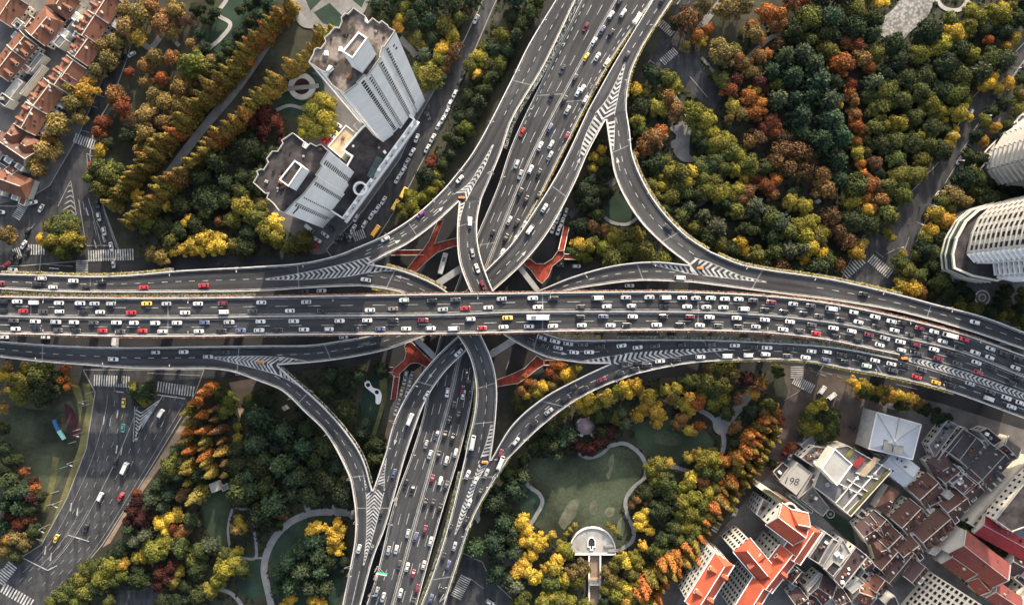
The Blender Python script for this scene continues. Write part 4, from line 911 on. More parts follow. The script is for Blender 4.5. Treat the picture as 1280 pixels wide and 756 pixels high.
def block(name, label, cat, px, h, wall='grey_wall', roof='roof_grey', z0=0., rim=.8, rimw=.26, rimmat='concrete_light', zpx=None, win=None, group=None, parent=None, clutter=0, key=None):
    """flat-roofed block; px is the roof outline as seen"""
    P = [xy(x, y, h if zpx is None else zpx) for x, y in px]
    r = parent or root(name, label, cat, P, group)
    mb = MB().mat(M[wall]); mb.prism(P, z0, h - .002, top=False); w = mb.build('wall', r)
    mb = MB().mat(M[roof]); a = P if sum(P[i][0] * P[(i + 1) % len(P)][1] - P[(i + 1) % len(P)][0] * P[i][1] for i in range(len(P))) > 0 else P[::-1]
    c = parent_world(r); vv = [Vector((x - c.x, y - c.y, h)) for x, y in a]; tr_ = [tuple(t) for t in tessellate_polygon([vv])]; tr_ = [t if (vv[t[1]] - vv[t[0]]).cross(vv[t[2]] - vv[t[0]]).z > 0 else t[::-1] for t in tr_]
    me = bpy.data.meshes.new('roof'); me.from_pydata([tuple(x) for x in vv], [], tr_); me.materials.append(M[roof]); ro = bpy.data.objects.new('roof', me); C.objects.link(ro); ro.parent = r
    if rim: ring_wall('roof_parapet', r, P, h - .3, h + rim, rimw, rimmat)
    if win:
        rows, dens = win; n = len(a)
        for i in range(n):
            p, q = a[i], a[(i + 1) % n]; L = math.dist(p, q); m = ((p[0] + q[0]) / 2, (p[1] + q[1]) / 2); nr = (q[1] - p[1], p[0] - q[0])
            if L > 4 and nr[0] * -m[0] + nr[1] * -m[1] > 0: windows(r, p, q, z0 + 1, h - .8, max(1, int(L / dens)), rows, 1.3, 1.5, cap=40, key=key)
    rg = random.Random(len(label or 'wing') * 7 + int(abs(P[0][0])))
    x0, x1 = min(p[0] for p in P), max(p[0] for p in P); y0, y1 = min(p[1] for p in P), max(p[1] for p in P)
    k = 0
    for _ in range(clutter * 6):
        q = (rg.uniform(x0, x1), rg.uniform(y0, y1))
        if k >= clutter: break
        if inside(q, P) and min(seg_d(q, P[i], P[(i + 1) % len(P)]) for i in range(len(P))) > 1.6:
            m = MB().mat(M[rg.choice(['white', 'roof_light', 'rust', 'steel', 'roof_dark'])]); s = rg.uniform(.7, 1.6); m.box((q[0], q[1], h + s * .35), (s, s * rg.uniform(.7, 1.4), s * .7), rg.uniform(0, 3)); m.tube((q[0], q[1]), s * .2, s * .16, h + s * .7, h + s * .7 + .4, 8); m.build('roof_unit', r); k += 1
    return r
def inside(q, P):
    c = False; n = len(P)
    for i in range(n):
        a, b = P[i], P[i - 1]
        if (a[1] > q[1]) != (b[1] > q[1]) and q[0] < (b[0] - a[0]) * (q[1] - a[1]) / (b[1] - a[1]) + a[0]: c = not c
    return c
def seg_d(q, a, b):
    ax, ay = a; bx, by = b; d2 = (bx - ax) ** 2 + (by - ay) ** 2
    t = 0 if d2 == 0 else max(0, min(1, ((q[0] - ax) * (bx - ax) + (q[1] - ay) * (by - ay)) / d2)); return math.dist(q, (ax + t * (bx - ax), ay + t * (by - ay)))
def gable(r, A, B, hw, ze, zr, mat, wall='cream', z0=0., hip=(0, 0), over=.35, coping=True, hwr=None):
    """pitched roof with walls: ridge from A to B (world xy), half width hw to the left, hwr to the right of A->B"""
    A, B = np.array(A), np.array(B); L = np.linalg.norm(B - A); d = (B - A) / L; n = np.array([-d[1], d[0]]); hr = hwr or hw
    mb = MB().mat(M[wall]); P = [A - n * hr, B - n * hr, B + n * hw, A + n * hw]
    mb.prism([tuple(p) for p in P], z0, ze, top=False)
    for X, s in ((A, hip[0]), (B, hip[1])):
        if not s: f = [(*(X - n * hr), ze), (*(X + n * hw), ze), (*X, zr - .1)]; mb.face(f); 
    mb.build('wall', r)
    mb = MB().mat(M[mat]); a0, b0 = A + d * hip[0] - d * (over if not hip[0] else 0), B - d * hip[1] + d * (over if not hip[1] else 0)
    ea, eb = A - d * over, B + d * over; sl = (zr - ze) / hw * over
    l0, l1 = ea + n * (hw + over), eb + n * (hw + over); r0, r1 = ea - n * (hr + over), eb - n * (hr + over); zz = ze - sl
    for dz, fl in ((0, 1), (-.22, -1)):
        F = [[(*l0, zz + dz), (*a0, zr + dz), (*b0, zr + dz), (*l1, zz + dz)], [(*a0, zr + dz), (*r0, zz + dz), (*r1, zz + dz), (*b0, zr + dz)]]
        if hip[0]: F.append([(*l0, zz + dz), (*r0, zz + dz), (*a0, zr + dz)])
        if hip[1]: F.append([(*r1, zz + dz), (*l1, zz + dz), (*b0, zr + dz)])
        for f in F: mb.face(f if fl > 0 else f[::-1])
    E = [(*l0, zz), (*a0, zr), (*r0, zz), (*r1, zz), (*b0, zr), (*l1, zz)]
    for i in range(6):
        p, q = E[i], E[(i + 1) % 6]; mb.face([p, q, (q[0], q[1], q[2] - .22), (p[0], p[1], p[2] - .22)])
    ro = mb.build('roof', r)
    rc = MB().mat(M['cream'] if mat in ('tile_brown', 'tile_orange') else M['roof_light'] if mat != 'tile_pink' else M['white']); rc.bar((*a0, zr + .05), (*b0, zr + .05), .3, .2)
    rc.build('ridge_cap', ro)
    if coping:
        for X, s, sg in ((A, hip[0], -1), (B, hip[1], 1)):
            if s: continue
            m = MB().mat(M['concrete_light' if HGW.random() < .5 else 'grey_wall']); e = X + d * sg * over
            m.bar((*(e + n * (hw + .1)), ze + .25), (*e, zr + .3), .25, .5); m.bar((*(e - n * (hr + .1)), ze + .25), (*e, zr + .3), .25, .5); m.build('fire_wall', r)
    return d, n, ro
def chimney(ro, x, y, z, rg, mat='cream'):
    m = MB().mat(M[mat]); w = rg.uniform(.45, .7); m.box((x, y, z + .3), (w, w * 1.5, 2.0), rg.uniform(0, .3)); m.mat(M['rust'])
    for s in (-.3, .3): m.tube((x + s * .6, y + s * .5), .14, .12, z + 1.3, z + 1.75, 8)
    m.build('chimney', ro)
def dormer(r, x, y, z, d, n, s, w, ln, mat, hgt=1.5):
    """little gabled window house on a slope; n*s points down the slope"""
    o = np.array([x, y]); out = n * s; f = o + out * ln * .5; b = o - out * ln * .5
    m = MB().mat(M['cream']); q = [f - d * w / 2, f + d * w / 2, b + d * w / 2, b - d * w / 2]; m.prism([tuple(p) for p in q], z - 1.2, z + hgt * .5, top=False)
    m.mat(M[mat]); e = f + out * .25
    for sg in (1, -1):
        P = [(*(e + d * sg * (w / 2 + .2)), z + hgt * .45), (*e, z + hgt), (*b, z + hgt), (*(b + d * sg * (w / 2 + .2)), z + hgt * .45)]; m.face(P if sg < 0 else P[::-1])
    m.mat(M['cream']); m.face([(*(f - d * w / 2), z + hgt * .5), (*(f + d * w / 2), z + hgt * .5), (*f, z + hgt * .95)])
    m.mat(M['glass']); g = f + out * .03; m.face([(*(g - d * w * .32), z - .5), (*(g + d * w * .32), z - .5), (*(g + d * w * .32), z + hgt * .42), (*(g - d * w * .32), z + hgt * .42)])
    m.build('dormer', r)
HG = random.Random(11)
HGW = random.Random(12)
HOUSES = []
def house(label, a, b, hw, ze=6.6, zr=9.6, mat='tile_brown', wall='cream', dl=0, dr=0, ch=2, hip=(0, 0), hwr=None, group='tiled terrace houses', name='terrace_house', cat='house', rows=2, yard=True, z0=0.):
    A, B = xy(*a, zr), xy(*b, zr); r = root(name, label, cat, [A, B], group)
    d, n, ro = gable(r, A, B, hw, ze, zr, mat, wall, hip=hip, hwr=hwr, z0=z0)
    A, B = np.array(A), np.array(B); L = np.linalg.norm(B - A); hr = hwr or hw
    for s, k, w in ((1, dl, hw), (-1, dr, hr)):
        for i in range(k):
            t = (i + .5) / k + HG.uniform(-.05, .05); f = HG.uniform(.5, .62); p = A + d * L * t + n * s * w * f
            dormer(r, p[0], p[1], zr - (zr - ze) * f, d, n, s, 1.8, w * .62, mat)
    ch = ch * 2 + 1 if ch else 1
    for i in range(ch):
        t = (i + .5) / ch + HG.uniform(-.2, .2) / ch; s = HG.choice((-1, 1)); f = HG.uniform(.12, .5); p = A + d * L * t + n * s * hw * f
        chimney(ro, p[0], p[1], zr - (zr - ze) * f, HG, HG.choice(('grey_wall', 'cream', 'rust', 'rust', 'roof_dark')))
    for i in range(max(1, int(L / 4.5))):
        t = HG.uniform(.1, .9); s = HG.choice((-1, 1)); f = HG.uniform(.35, .75); p = A + d * L * t + n * s * hw * f; z = zr - (zr - ze) * f
        m = MB().mat(M['glass']); q = [p - d * .45, p + d * .45]; e = n * s * .5; sl = (zr - ze) / hw * .5
        P = [(*(q[0] - e), z + sl + .06), (*(q[1] - e), z + sl + .06), (*(q[1] + e), z - sl + .06), (*(q[0] + e), z - sl + .06)]; m.face(P if s < 0 else P[::-1]); m.build('skylight', ro)
    for s, w in ((1, hw), (-1, hr)):
        e = A + n * s * w; f = B + n * s * w; mid = (e + f) / 2
        if np.dot(n * s, -mid) > 0: windows(r, *( (tuple(f), tuple(e)) if s > 0 else (tuple(e), tuple(f))), .6, ze - .3, max(1, int(L / 2.6)), rows, 1.0, 1.3, key=r.name)
    if yard and cat == 'house':      # rear lean-tos and roof terraces along the shaded side
        for i in range(max(1, int(L / 5))):
            t = (i + HG.uniform(.2, .8)) / max(1, int(L / 5)); s = -1 if HG.random() < .7 else 1; w_ = HG.uniform(2.2, 3.6); q = A + d * L * t + n * s * ((hw if s > 0 else hr) + w_ / 2 + .3); hh = ze * HG.uniform(.5, .95)
            m = MB().mat(M[HG.choice(('cream', 'grey_wall', 'white'))]); m.box((q[0], q[1], hh / 2), (HG.uniform(2.5, 4.2), w_, hh), math.atan2(d[1], d[0])); m.mat(M[HG.choice(('roof_grey', 'roof_light', 'roof_dark', mat))]); m.box((q[0], q[1], hh + .08), (HG.uniform(2.0, 2.4), w_ * .8, .14), math.atan2(d[1], d[0])); m.build('lean_to', r)
    HOUSES.append((A, B, max(hw, hr))); return r
# ---- the two white towers
c4 = crop(310, 0, 5.04); c5 = crop(310, 150, 4.2)
T1 = [c4(*p) for p in ((385, 398), (415, 345), (420, 318), (440, 305), (462, 310), (492, 270), (484, 245), (520, 213), (524, 204), (550, 178), (578, 180), (594, 140), (588, 118), (615, 88), (632, 92), (668, 55), (745, 110), (742, 140), (757, 150), (788, 118), (830, 150), (845, 135), (885, 165), (890, 178), (930, 200), (862, 302), (850, 300), (832, 362), (840, 366), (752, 486), (735, 478), (690, 525), (694, 532), (610, 595), (580, 575), (530, 540), (500, 490), (515, 455), (480, 460))]
t1 = block('white_tower', 'tallest white tower with a stained roof and stair turret', 'tower', T1, 92, 'white', 'roof_felt', rim=1.1, rimw=.24, rimmat='concrete_light', clutter=14)
def facade(r, poly, z1, a, b, fr, rows, w, h, z0=14., key=None, cap=100, groove=()):
    A, B = xy(*a, z1), xy(*b, z1); windows(r, A, B, z0, z1 - 2, 0, rows, w, h, fr=fr, key=key, cap=cap, proud=.06)
    A, B = np.array(A), np.array(B); L = np.linalg.norm(B - A); d = (B - A) / L; n = np.array([d[1], -d[0]])
    for g, gw in groove:
        p = A + d * L * g + n * .03; m = MB().mat(M['grey_wall']); a_, b_ = p - d * gw / 2, p + d * gw / 2
        m.face([(*a_, z0 - 10), (*b_, z0 - 10), (*b_, z1 - 1.2), (*a_, z1 - 1.2)]); m.build('shaft_recess', r)
sr, sb = c4(930, 200), c4(610, 595)
def lerp2(a, b, t): return (a[0] + (b[0] - a[0]) * t, a[1] + (b[1] - a[1]) * t)
facade(t1, T1, 92, c4(610, 595), c4(690, 527), (.88,), 26, 1.1, 1.5, key='t1a', cap=26)
facade(t1, T1, 92, c4(752, 486), c4(840, 366), (.08, .9), 26, 1.1, 1.5, key='t1b', cap=50, groove=((.2, .55), (.78, .9)))
facade(t1, T1, 92, c4(862, 302), c4(930, 200), (.12,), 26, 1.1, 1.5, key='t1c', cap=24, groove=((.04, .8),))
facade(t1, T1, 92, c4(862, 302), c4(930, 200), (.55,), 1, 1.0, 1.6, z0=80, key='t1d')
facade(t1, T1, 92, c4(862, 302), c4(930, 200), (.62,), 1, 1.0, 1.6, z0=72, key='t1d'); facade(t1, T1, 92, c4(690, 525), c4(735, 478), (.5,), 26, 1.6, 1.9, key='t1e', cap=20)
facade(t1, T1, 92, c4(385, 398), c4(480, 460), (.5,), 26, 1.2, 1.6, key='t1f', cap=16); facade(t1, T1, 92, c4(530, 540), c4(580, 575), (.5,), 26, 1.2, 1.6, key='t1f', cap=16)
def turret(r, px, z0, z1, zp, roof='roof_felt', wall='white'):
    P = [xy(x, y, zp) for x, y in px]; m = MB().mat(M[wall]); m.prism(P, z0, z1, top=False); tw = m.build('stair_turret', r)
    m = MB().mat(M[roof]); m.prism(P, z1 - .5, z1); m.build('turret_roof', tw); ring = ring_wall('turret_coping', tw, P, z1 - .3, z1 + .8, .4, wall)
    return tw
turret(t1, [c4(595, 330), c4(698, 205), c4(755, 245), c4(662, 372)], 92, 108, 108, 'roof_felt')
turret(t1, [c4(500, 455), c4(515, 455), c4(540, 430), c4(520, 420)], 92, 94.2, 93)
T2 = [c5(*p) for p in ((30, 330), (55, 290), (48, 270), (70, 258), (85, 262), (108, 225), (100, 205), (130, 165), (158, 165), (185, 125), (178, 110), (238, 68), (300, 118), (290, 140), (305, 150), (330, 122), (360, 138), (385, 128), (425, 165), (385, 228), (392, 245), (360, 290), (368, 300), (352, 318), (300, 385), (280, 405), (250, 430), (195, 490), (165, 478), (135, 440), (100, 410), (112, 385), (92, 388))]
t2_ = block('white_tower', 'shorter white tower with a notched dark roof beside the ramp', 'tower', T2, 60, 'white', 'roof_dark', rim=1.1, rimw=.26, rimmat='concrete_light', clutter=12)
turret(t2_, [c5(165, 315), c5(248, 212), c5(288, 246), c5(215, 352)], 60, 70, 70, 'roof_felt')
facade(t2_, T2, 60, c5(195, 490), c5(250, 430), (.8,), 17, 1.1, 1.5, 6, 't2a', 17, groove=((.95, .6),)); facade(t2_, T2, 60, c5(280, 405), c5(352, 318), (.06, .2, .85), 17, 1.1, 1.5, 6, 't2b', 51, groove=((.12, .7), (.93, .8)))
facade(t2_, T2, 60, c5(385, 228), c5(425, 165), (.14, .3), 17, 1.1, 1.5, 6, 't2c', 34)
for k, f in enumerate((.25, .4, .55, .7)): facade(t2_, T2, 60, c5(195, 490), c5(250, 430), (f,), 1, .9, 1.8, 46 - k * .0, 't2d')
pd = [(519.5, 150), (429, 274), (404, 258), (440, 196), (428, 188), (452, 160), (490, 128)]
pod = block('podium_hall', 'low dark-roofed hall joining the two white towers, balustraded front', 'hall', pd, 12, 'white', 'roof_dark', rim=1.2, rimw=.7, rimmat='white', clutter=4, win=(2, 4.0))
m = MB().mat(M['glass_green']); a, b = xy(475, 197, 13), xy(462, 222, 13); m.bar((*a, 12.9), (*b, 12.9), 3., 1.6); m.build('skylight', pod)
m = MB().mat(M['white']); cc = xy(450.5, 236, 14); m2 = [(cc[0] + 3.2 * math.cos(t * .2618), cc[1] + 3.2 * math.sin(t * .2618)) for t in range(24)]; ring_wall('ring_turret', pod, m2, 12, 15, .8, 'white')
for k in range(9):   # square pillars of the balustrade
    p = lerp2((519.5, 150), (429, 274), (k + .5) / 9); q = xy(*p, 13.4); m = MB().mat(M['white']); m.box((q[0], q[1], 13), (1.5, 1.5, 2.2), .93); m.build('balustrade_pillar', pod)
m = MB().mat(M['white']); q0, q1 = xy(523, 152, 5), xy(432, 278, 5); m.bar((*q0, 5), (*q1, 5), 1.6, .5); m.build('canopy', pod)
block('garage_hall', 'small flat tan-roofed hall beside the yellow-green trees', 'hall', [c5(420, 140), c5(515, 28), c5(578, 78), c5(490, 200)], 10, 'cream', 'roof_tan', rim=.7, rimmat='white', clutter=1)
block('gate_house', 'small white block wedged at the tall tower foot', 'hall', [c5(553, 30), c5(575, 10), c5(605, 40), c5(585, 62)], 9, 'white', 'roof_light', rim=.4)
# ---- curved apartment towers at the right edge
def ribs(r, P, z0, z1, step, w, mat, name='floor_band', out=.5):
    m = None; z = z0
    while z < z1:
        m = MB().mat(M[mat]); n = len(P)
        for i in range(n - 1):
            p, q = np.array(P[i]), np.array(P[i + 1]); d = (q - p) / np.linalg.norm(q - p); nn = np.array([d[1], -d[0]]) * out
            a, b = p + nn * 1, q + nn * 1
            m.face([(*p, z), (*a, z), (*b, z), (*q, z)]); m.face([(*a, z), (*a, z + w), (*b, z + w), (*b, z)][::-1]); m.face([(*p, z + w), (*a, z + w), (*b, z + w), (*q, z + w)][::-1])
        m.build(name, r); z += step
tp = [(1199, 316), (1204, 292), (1213, 272), (1228, 258), (1250, 250), (1300, 240), (1330, 300), (1300, 345), (1256, 349), (1234, 344), (1232, 326), (1208, 326)]
tp = [(x + 12, y) for x, y in tp]; TP = [xy(x, y, 18) for x, y in tp]
tw = root('curved_tower', 'cream apartment tower with banded windows and curved glass front', 'tower', TP)
m = MB().mat(M['cream_sun']); m.prism(TP, 0, 96, top=True); m.build('wall', tw)
pp = [xy(x + 9, y, 16) for x, y in ((1181, 336), (1179, 318), (1184, 298), (1196, 276), (1212, 262), (1240, 252), (1250, 345), (1236, 352), (1205, 346))]
m = MB().mat(M['glass_green']); m.prism(pp, 0, 16, top=False); pdm = m.build('podium', tw)
m = MB().mat(M['roof_dark']); m.prism(pp, 15.5, 16.2); m.build('terrace', pdm); ring_wall('terrace_parapet', pdm, pp, 16, 17.4, .9, 'cream')
ribs(pdm, [pp[i] for i in (5, 4, 3, 2, 1, 0, 8, 7)], 1.5, 15, 3.4, .8, 'cream', 'floor_band', .4)
def wallwin(r, seq, z0, z1, rows, dens, w, h, key, cap, mat='glass'):
    for p, q in zip(seq[:-1], seq[1:]):
        L = math.dist(p, q); windows(r, q, p, z0, z1, max(1, int(L / dens)), rows, w, h, mat, .06, key, cap=cap)
wallwin(tw, TP[0:6], 18, 96, 23, 3.3, 2.2, 2.0, 'tw', 100)
ribs(tw, TP[5::-1][0:6], 18, 96, 3.4, .5, 'cream_sun', out=.55)
wallwin(tw, TP[7:12] + [TP[0]], 18, 96, 23, 2.6, 1.9, 2.2, 'tw2', 60)
ribs(tw, [TP[0]] + TP[11:6:-1], 18, 96, 3.4, .9, 'white', 'balcony', 1.3)
tp2 = [(1236, 212), (1240, 190), (1252, 172), (1270, 160), (1310, 130), (1330, 220), (1290, 234), (1250, 230)]
TP2 = [xy(x, y, 4) for x, y in tp2]
tw2 = root('curved_tower', 'cream tower with rounded balcony bands at the upper right edge', 'tower', TP2)
m = MB().mat(M['cream_sun']); m.prism(TP2, 0, 70); m.build('wall', tw2)
ribs(tw2, TP2[4::-1] + [TP2[7], TP2[6]], 4, 70, 3.4, 1.2, 'cream_sun', 'balcony', 1.6); wallwin(tw2, TP2[0:5], 3, 70, 20, 3.0, 2.0, 1.9, 'tw3', 60)
wallwin(tw2, [TP2[6], TP2[7], TP2[0]], 3, 70, 20, 3.0, 2.0, 1.9, 'tw4', 40)
pg = [(1217, 215), (1237, 190), (1262, 165), (1282, 145)]
PG = [W(x, y, 5) for x, y in pg]; rt = tag(empty('garden_pergola', (PG[1].x, PG[1].y, 0)), 'long cream pergola with rings beside the upper apartment tower', 'pergola')
for s in (-1.6, 1.6):
    m = MB().mat(M['cream'])
    for p, q in zip(PG[:-1], PG[1:]): d = (q - p).normalized(); nn = Vector((-d.y, d.x, 0)) * s; m.bar(p + nn, q + nn, .5, .6)
    m.build('beam', rt)
for p in PG: m = MB().mat(M['cream']); m.box((p.x, p.y, 2.4), (.5, .5, 4.8)); m.build('post', rt)
for (x, y, rr) in ((1252, 196, 2.6), (1279, 152, 3.4), (1233, 198, 2.4)):
    c_ = xy(x, y, 5); ring_wall('ring', rt, [(c_[0] + rr * math.cos(t * .3), c_[1] + rr * math.sin(t * .3)) for t in range(21)], 4.9, 5.5, .55, 'cream')
# ---- red terraces, upper left corner
N_ = 'orange-tiled terrace house '
k2 = crop(0, 90, 6.87); k1 = crop(0, 0, 7.56); k0 = crop(0, 0, 3.98)
def H(label, cr, a, b, hw, **kw): return house(label, cr(*a), cr(*b), hw, **kw)
H('brown terrace house with two orange dormers, bottom of the streetside row', k2, (182, 478), (280, 305), 5.6, mat='tile_orange', dl=2, ch=2)
H('brown terrace house with white paired chimneys, second up the streetside row', k2, (290, 285), (425, 105), 5.6, mat='tile_orange', dl=2, ch=3)
H('red terrace house in the middle of the streetside row', k2, (468, 108), (536, 5), 5.6, mat='tile_orange', dl=2, ch=1)
H('plain red terrace house beside a pale shed roof in the streetside row', k1, (575, 735), (688, 575), 5.6, mat='tile_orange', dl=2, ch=0)
H('brown terrace house with clustered white chimneys near the row top', k1, (705, 535), (830, 362), 5.6, mat='tile_orange', dl=2, ch=3)
H('red terrace house touching the first plane trees, upper streetside row', k0, (408, 175), (470, 78), 5.6, mat='tile_orange', dl=3, ch=1)
H('topmost terrace house of the streetside row', k0, (476, 70), (540, -30), 5.6, mat='tile_orange', dl=2, ch=1)
H('brown gabled house at the left frame edge, middle row', k1, (-40, 680), (112, 485), 5.4, mat='tile_orange', dr=2, ch=1)
H('brown gabled house with three small gables, middle row', k1, (122, 472), (228, 345), 5.4, mat='tile_orange', dr=2, ch=1)
H('broad brown house with an orange cross gable, upper middle row', k1, (300, 335), (478, 120), 5.8, mat='tile_orange', dr=1, hip=(0, 2.5), ch=1)
H('hipped orange house at the top of the middle row', k1, (495, 92), (610, -80), 6.2, mat='tile_orange', dr=1, hip=(3, 0), ch=1)
H('brown house at the very corner of the picture', k1, (-20, 170), (120, -40), 6., mat='tile_orange', ch=1)
H('small orange house wedged between two taller rows', k1, (240, 250), (300, 170), 2.6, mat='tile_orange', ze=5, zr=6.8, ch=0)
H('lower hipped brown house at the left frame edge', k2, (30, 500), (130, 570), 4.5, mat='tile_orange', hip=(2, 2), ch=0)
H('orange hipped house under the lowest plane trees', k2, (150, 590), (250, 660), 4.5, mat='tile_orange', hip=(2, 2), ch=0)
H('long red-roofed house slanting along the frame edge', k2, (-60, 560), (210, 745), 3.6, mat='tile_brown', ch=0)
c3_ = crop(0, 180, 4.583)
H('orange hipped corner house beside the road junction', c3_, (-30, 190), (150, 255), 4.6, mat='tile_orange', hip=(0, 3), ch=0, ze=5, zr=7.8)
H('small orange house behind the corner house', c3_, (30, 150), (70, 175), 2.4, mat='tile_orange', ze=4, zr=5.6, ch=0)
BG = random.Random(5)
def shed(label, px, h, roof, wall='cream', cl=2, grp='flat-roofed sheds between the terraces'): return block('flat_roofed_shed', label, 'shed', px, h, wall, roof, rim=.35, rimw=.3, clutter=cl, group=grp)
def quad(cx, cy, l, w, ang):
    a = math.radians(ang); u = (math.cos(a), math.sin(a)); v = (-u[1], u[0]); return [(cx + u[0] * i * l / 2 + v[0] * j * w / 2, cy + u[1] * i * l / 2 + v[1] * j * w / 2) for i, j in ((-1, -1), (1, -1), (1, 1), (-1, 1))]
for lb, q, h, rf in (('white flat roof beside the left frame edge', quad(22, 30, 11, 11, 40), 7, 'roof_light'), ('grey annex roof with vents in the upper terraces', quad(75, 52, 14, 10, -48), 6, 'roof_grey'), ('pale lean-to roof at the terrace top', quad(92, 14, 20, 9, -55), 5, 'roof_light'),
    ('pale blue metal roof beside the plain red house', quad(103, 93, 17, 8, -55), 5.5, 'metal_roof'), ('grey annex behind the three small gables', quad(45, 78, 26, 7, -52), 5, 'roof_grey'), ('pale terrace roof lowest behind the middle row', quad(16, 112, 30, 10, -52), 5, 'roof_light'), ('dark annex behind the hipped orange house', quad(85, 30, 18, 7, -52), 5, 'roof_dark'),
    ('dark roof at the left edge below the pale terrace', quad(5, 125, 12, 14, -52), 6, 'roof_dark'), ('white small terrace by the lowest streetside house', quad(55, 160, 14, 9, -55), 5, 'roof_light'), ('dark grey garage below the slanting red roof', quad(12, 205, 26, 11, 32), 4, 'roof_dark'), ('grey flat roof between the top streetside houses', quad(138, 10, 14, 9, -55), 5, 'roof_light'), ('pale strip roof along the narrow lane', quad(40, 100, 46, 3, -51), 4, 'roof_light')):
    shed(lb, q, h, rf)
# ---- blocks of the lower right corner
b1 = crop(1160, 500, 5.4); b2 = crop(1090, 580, 6.3); b3 = crop(950, 650, 7.13); b4 = crop(1130, 640, 6.52); b5 = crop(950, 560, 7.53); b6 = crop(830, 650, 7.13); b7 = crop(1060, 480, 5.815)
kw = dict(group='old tiled houses of the lower right quarter', wall='cream')
H('dark grey roofed house with a maroon flank below the highway', b1, (215, 400), (325, 255), 6.5, mat='tile_grey', ch=3, **kw)
H('dark grey roofed house beside the long pale station', b1, (345, 560), (520, 370), 6., mat='tile_grey', ch=2, dr=1, **kw)
H('small dark house in the far corner below the highway', b1, (520, 300), (600, 385), 5., mat='tile_grey', ch=2, **kw)
H('hipped slate house beside the striped flat roofs', b1, (60, 500), (180, 430), 6, mat='tile_purple', ch=1, hip=(3, 3), **kw)
H('slate house just below the hipped slate house', b1, (120, 560), (220, 480), 3.6, mat='tile_purple', ch=1, **kw)
H('maroon house with tall white side walls', b1, (245, 640), (360, 540), 5.5, mat='tile_purple', ch=3, **kw)
H('reddish brown house with two skylights beneath the sheet-roofed hall', b2, (380, 280), (520, 150), 5.6, mat='tile_brown', ch=2, dl=1, **kw)
H('small purple annex roof in the old quarter middle', b2, (460, 330), (540, 290), 3., mat='tile_purple', ch=1, ze=5, zr=7, **kw)
H('reddish brown house with a round turret roof', b2, (240, 500), (385, 350), 5.6, mat='tile_brown', ch=4, dr=1, **kw)
H('bright brown house with a white attic box', b2, (600, 380), (745, 270), 5., mat='tile_brown', ch=2, **kw)
H('long brown house with five small dormers', b2, (405, 615), (620, 430), 5.2, mat='tile_brown', ch=3, dr=4, **kw)
H('maroon house nearest the dark alley trees', b2, (720, 230), (800, 150), 5., mat='tile_purple', ch=1, **kw)
H('orange-brown hip roofed house beside the gridded flat roof', b2, (110, 270), (190, 320), 6., mat='tile_brown', ch=0, hip=(2, 2), **kw)
H('brown house with cream stepped gables', b2, (40, 520), (110, 440), 5.5, mat='tile_purple', ch=2, **kw)
H('brown cross-gabled house left of the dark alley', b2, (130, 660), (230, 560), 5., mat='tile_brown', ch=2, dl=1, **kw)
H('orange-brown house with twin chimneys by the alley mouth', b2, (250, 730), (370, 640), 5., mat='tile_brown', ch=2, **kw)
H('purple house with a curved white side wall', b3, (930, 150), (1060, 60), 5.4, mat='tile_purple', ch=3, **kw)
H('brown hipped house below the purple house', b3, (1040, 290), (1170, 250), 5., mat='tile_brown', ch=1, hip=(2, 2), **kw)
H('orange house at the bottom with a white gable', b3, (890, 640), (1030, 690), 4.6, mat='tile_orange', ch=1, dr=1, **kw)
H('small orange house beside the curved alley', b3, (1040, 640), (1110, 540), 3.4, mat='tile_orange', ch=0, **kw)
H('dark brown house with a white roof box, bottom centre', b3, (520, 600), (640, 680), 6., mat='tile_purple', ch=3, **kw)
H('dark hipped house below the orange hotel wing', b3, (180, 520), (300, 440), 5., mat='tile_grey', ch=1, hip=(2, 0), **kw)
H('brown narrow house below the orange hotel wing', b3, (290, 560), (370, 460), 3., mat='tile_brown', ch=1, **kw)
H('dark house at the bottom frame edge', b3, (330, 760), (420, 700), 5., mat='tile_purple', ch=2, **kw)
H('dark brown house at the bottom edge beside white yards', b3, (700, 770), (800, 720), 5., mat='tile_purple', ch=2, **kw)
H('purple small house beside the pale parapets', b3, (930, 430), (1000, 380), 3.6, mat='tile_purple', ch=1, **kw)
H('dark narrow house with a white gable by the villa court', b4, (70, 570), (170, 450), 3.6, mat='tile_purple', ch=1, **kw)
house('narrow dark house with white walls by the curved alley', (1142, 692), (1112, 728), 3.4, mat='tile_purple', ch=2, **kw)
house('brown house with a white end wall below the alley mouth', (1102, 712), (1122, 690), 3.4, mat='tile_brown', ch=2, **kw)
house('dark hipped house filling the corner beside the courtyard block', (1098, 738), (1112, 752), 4, mat='tile_grey', ch=1, hip=(2, 2), **kw)
H('maroon house beside the big gabled hall', b4, (890, 400), (1000, 460), 5.5, mat='tile_purple', ch=0, **kw)
# big gabled halls
hl = house('tallest red gabled hall with a pinkish end wall', b4(488, 270), b4(845, 548), 6.5, 12, 17, 'tile_red', 'cream_sun', ch=0, group='red gabled halls', name='gabled_hall', cat='hall', rows=3)
house('smaller red gabled hall beside the tallest one', b4(395, 365), b4(590, 500), 5., 9, 12.5, 'tile_red', 'cream_sun', ch=0, group='red gabled halls', name='gabled_hall', cat='hall')
house('red extension roof behind the smaller gabled hall', b4(605, 535), b4(700, 640), 4.2, 8, 11, 'tile_red', 'cream_sun', ch=0, group='red gabled halls', name='gabled_hall', cat='hall')
house('red and orange hall cut by the bottom corner', b4(750, 650), b4(960, 790), 4.6, 9, 12.5, 'tile_red', 'cream_sun', ch=0, group='red gabled halls', name='gabled_hall', cat='hall')
house('long bright red sheet-roofed hall at the right edge', b4(650, 105), b4(1080, 340), 5.2, 9, 12, 'sheet_red', 'cream', ch=0, group='red gabled halls', name='gabled_hall', cat='hall')
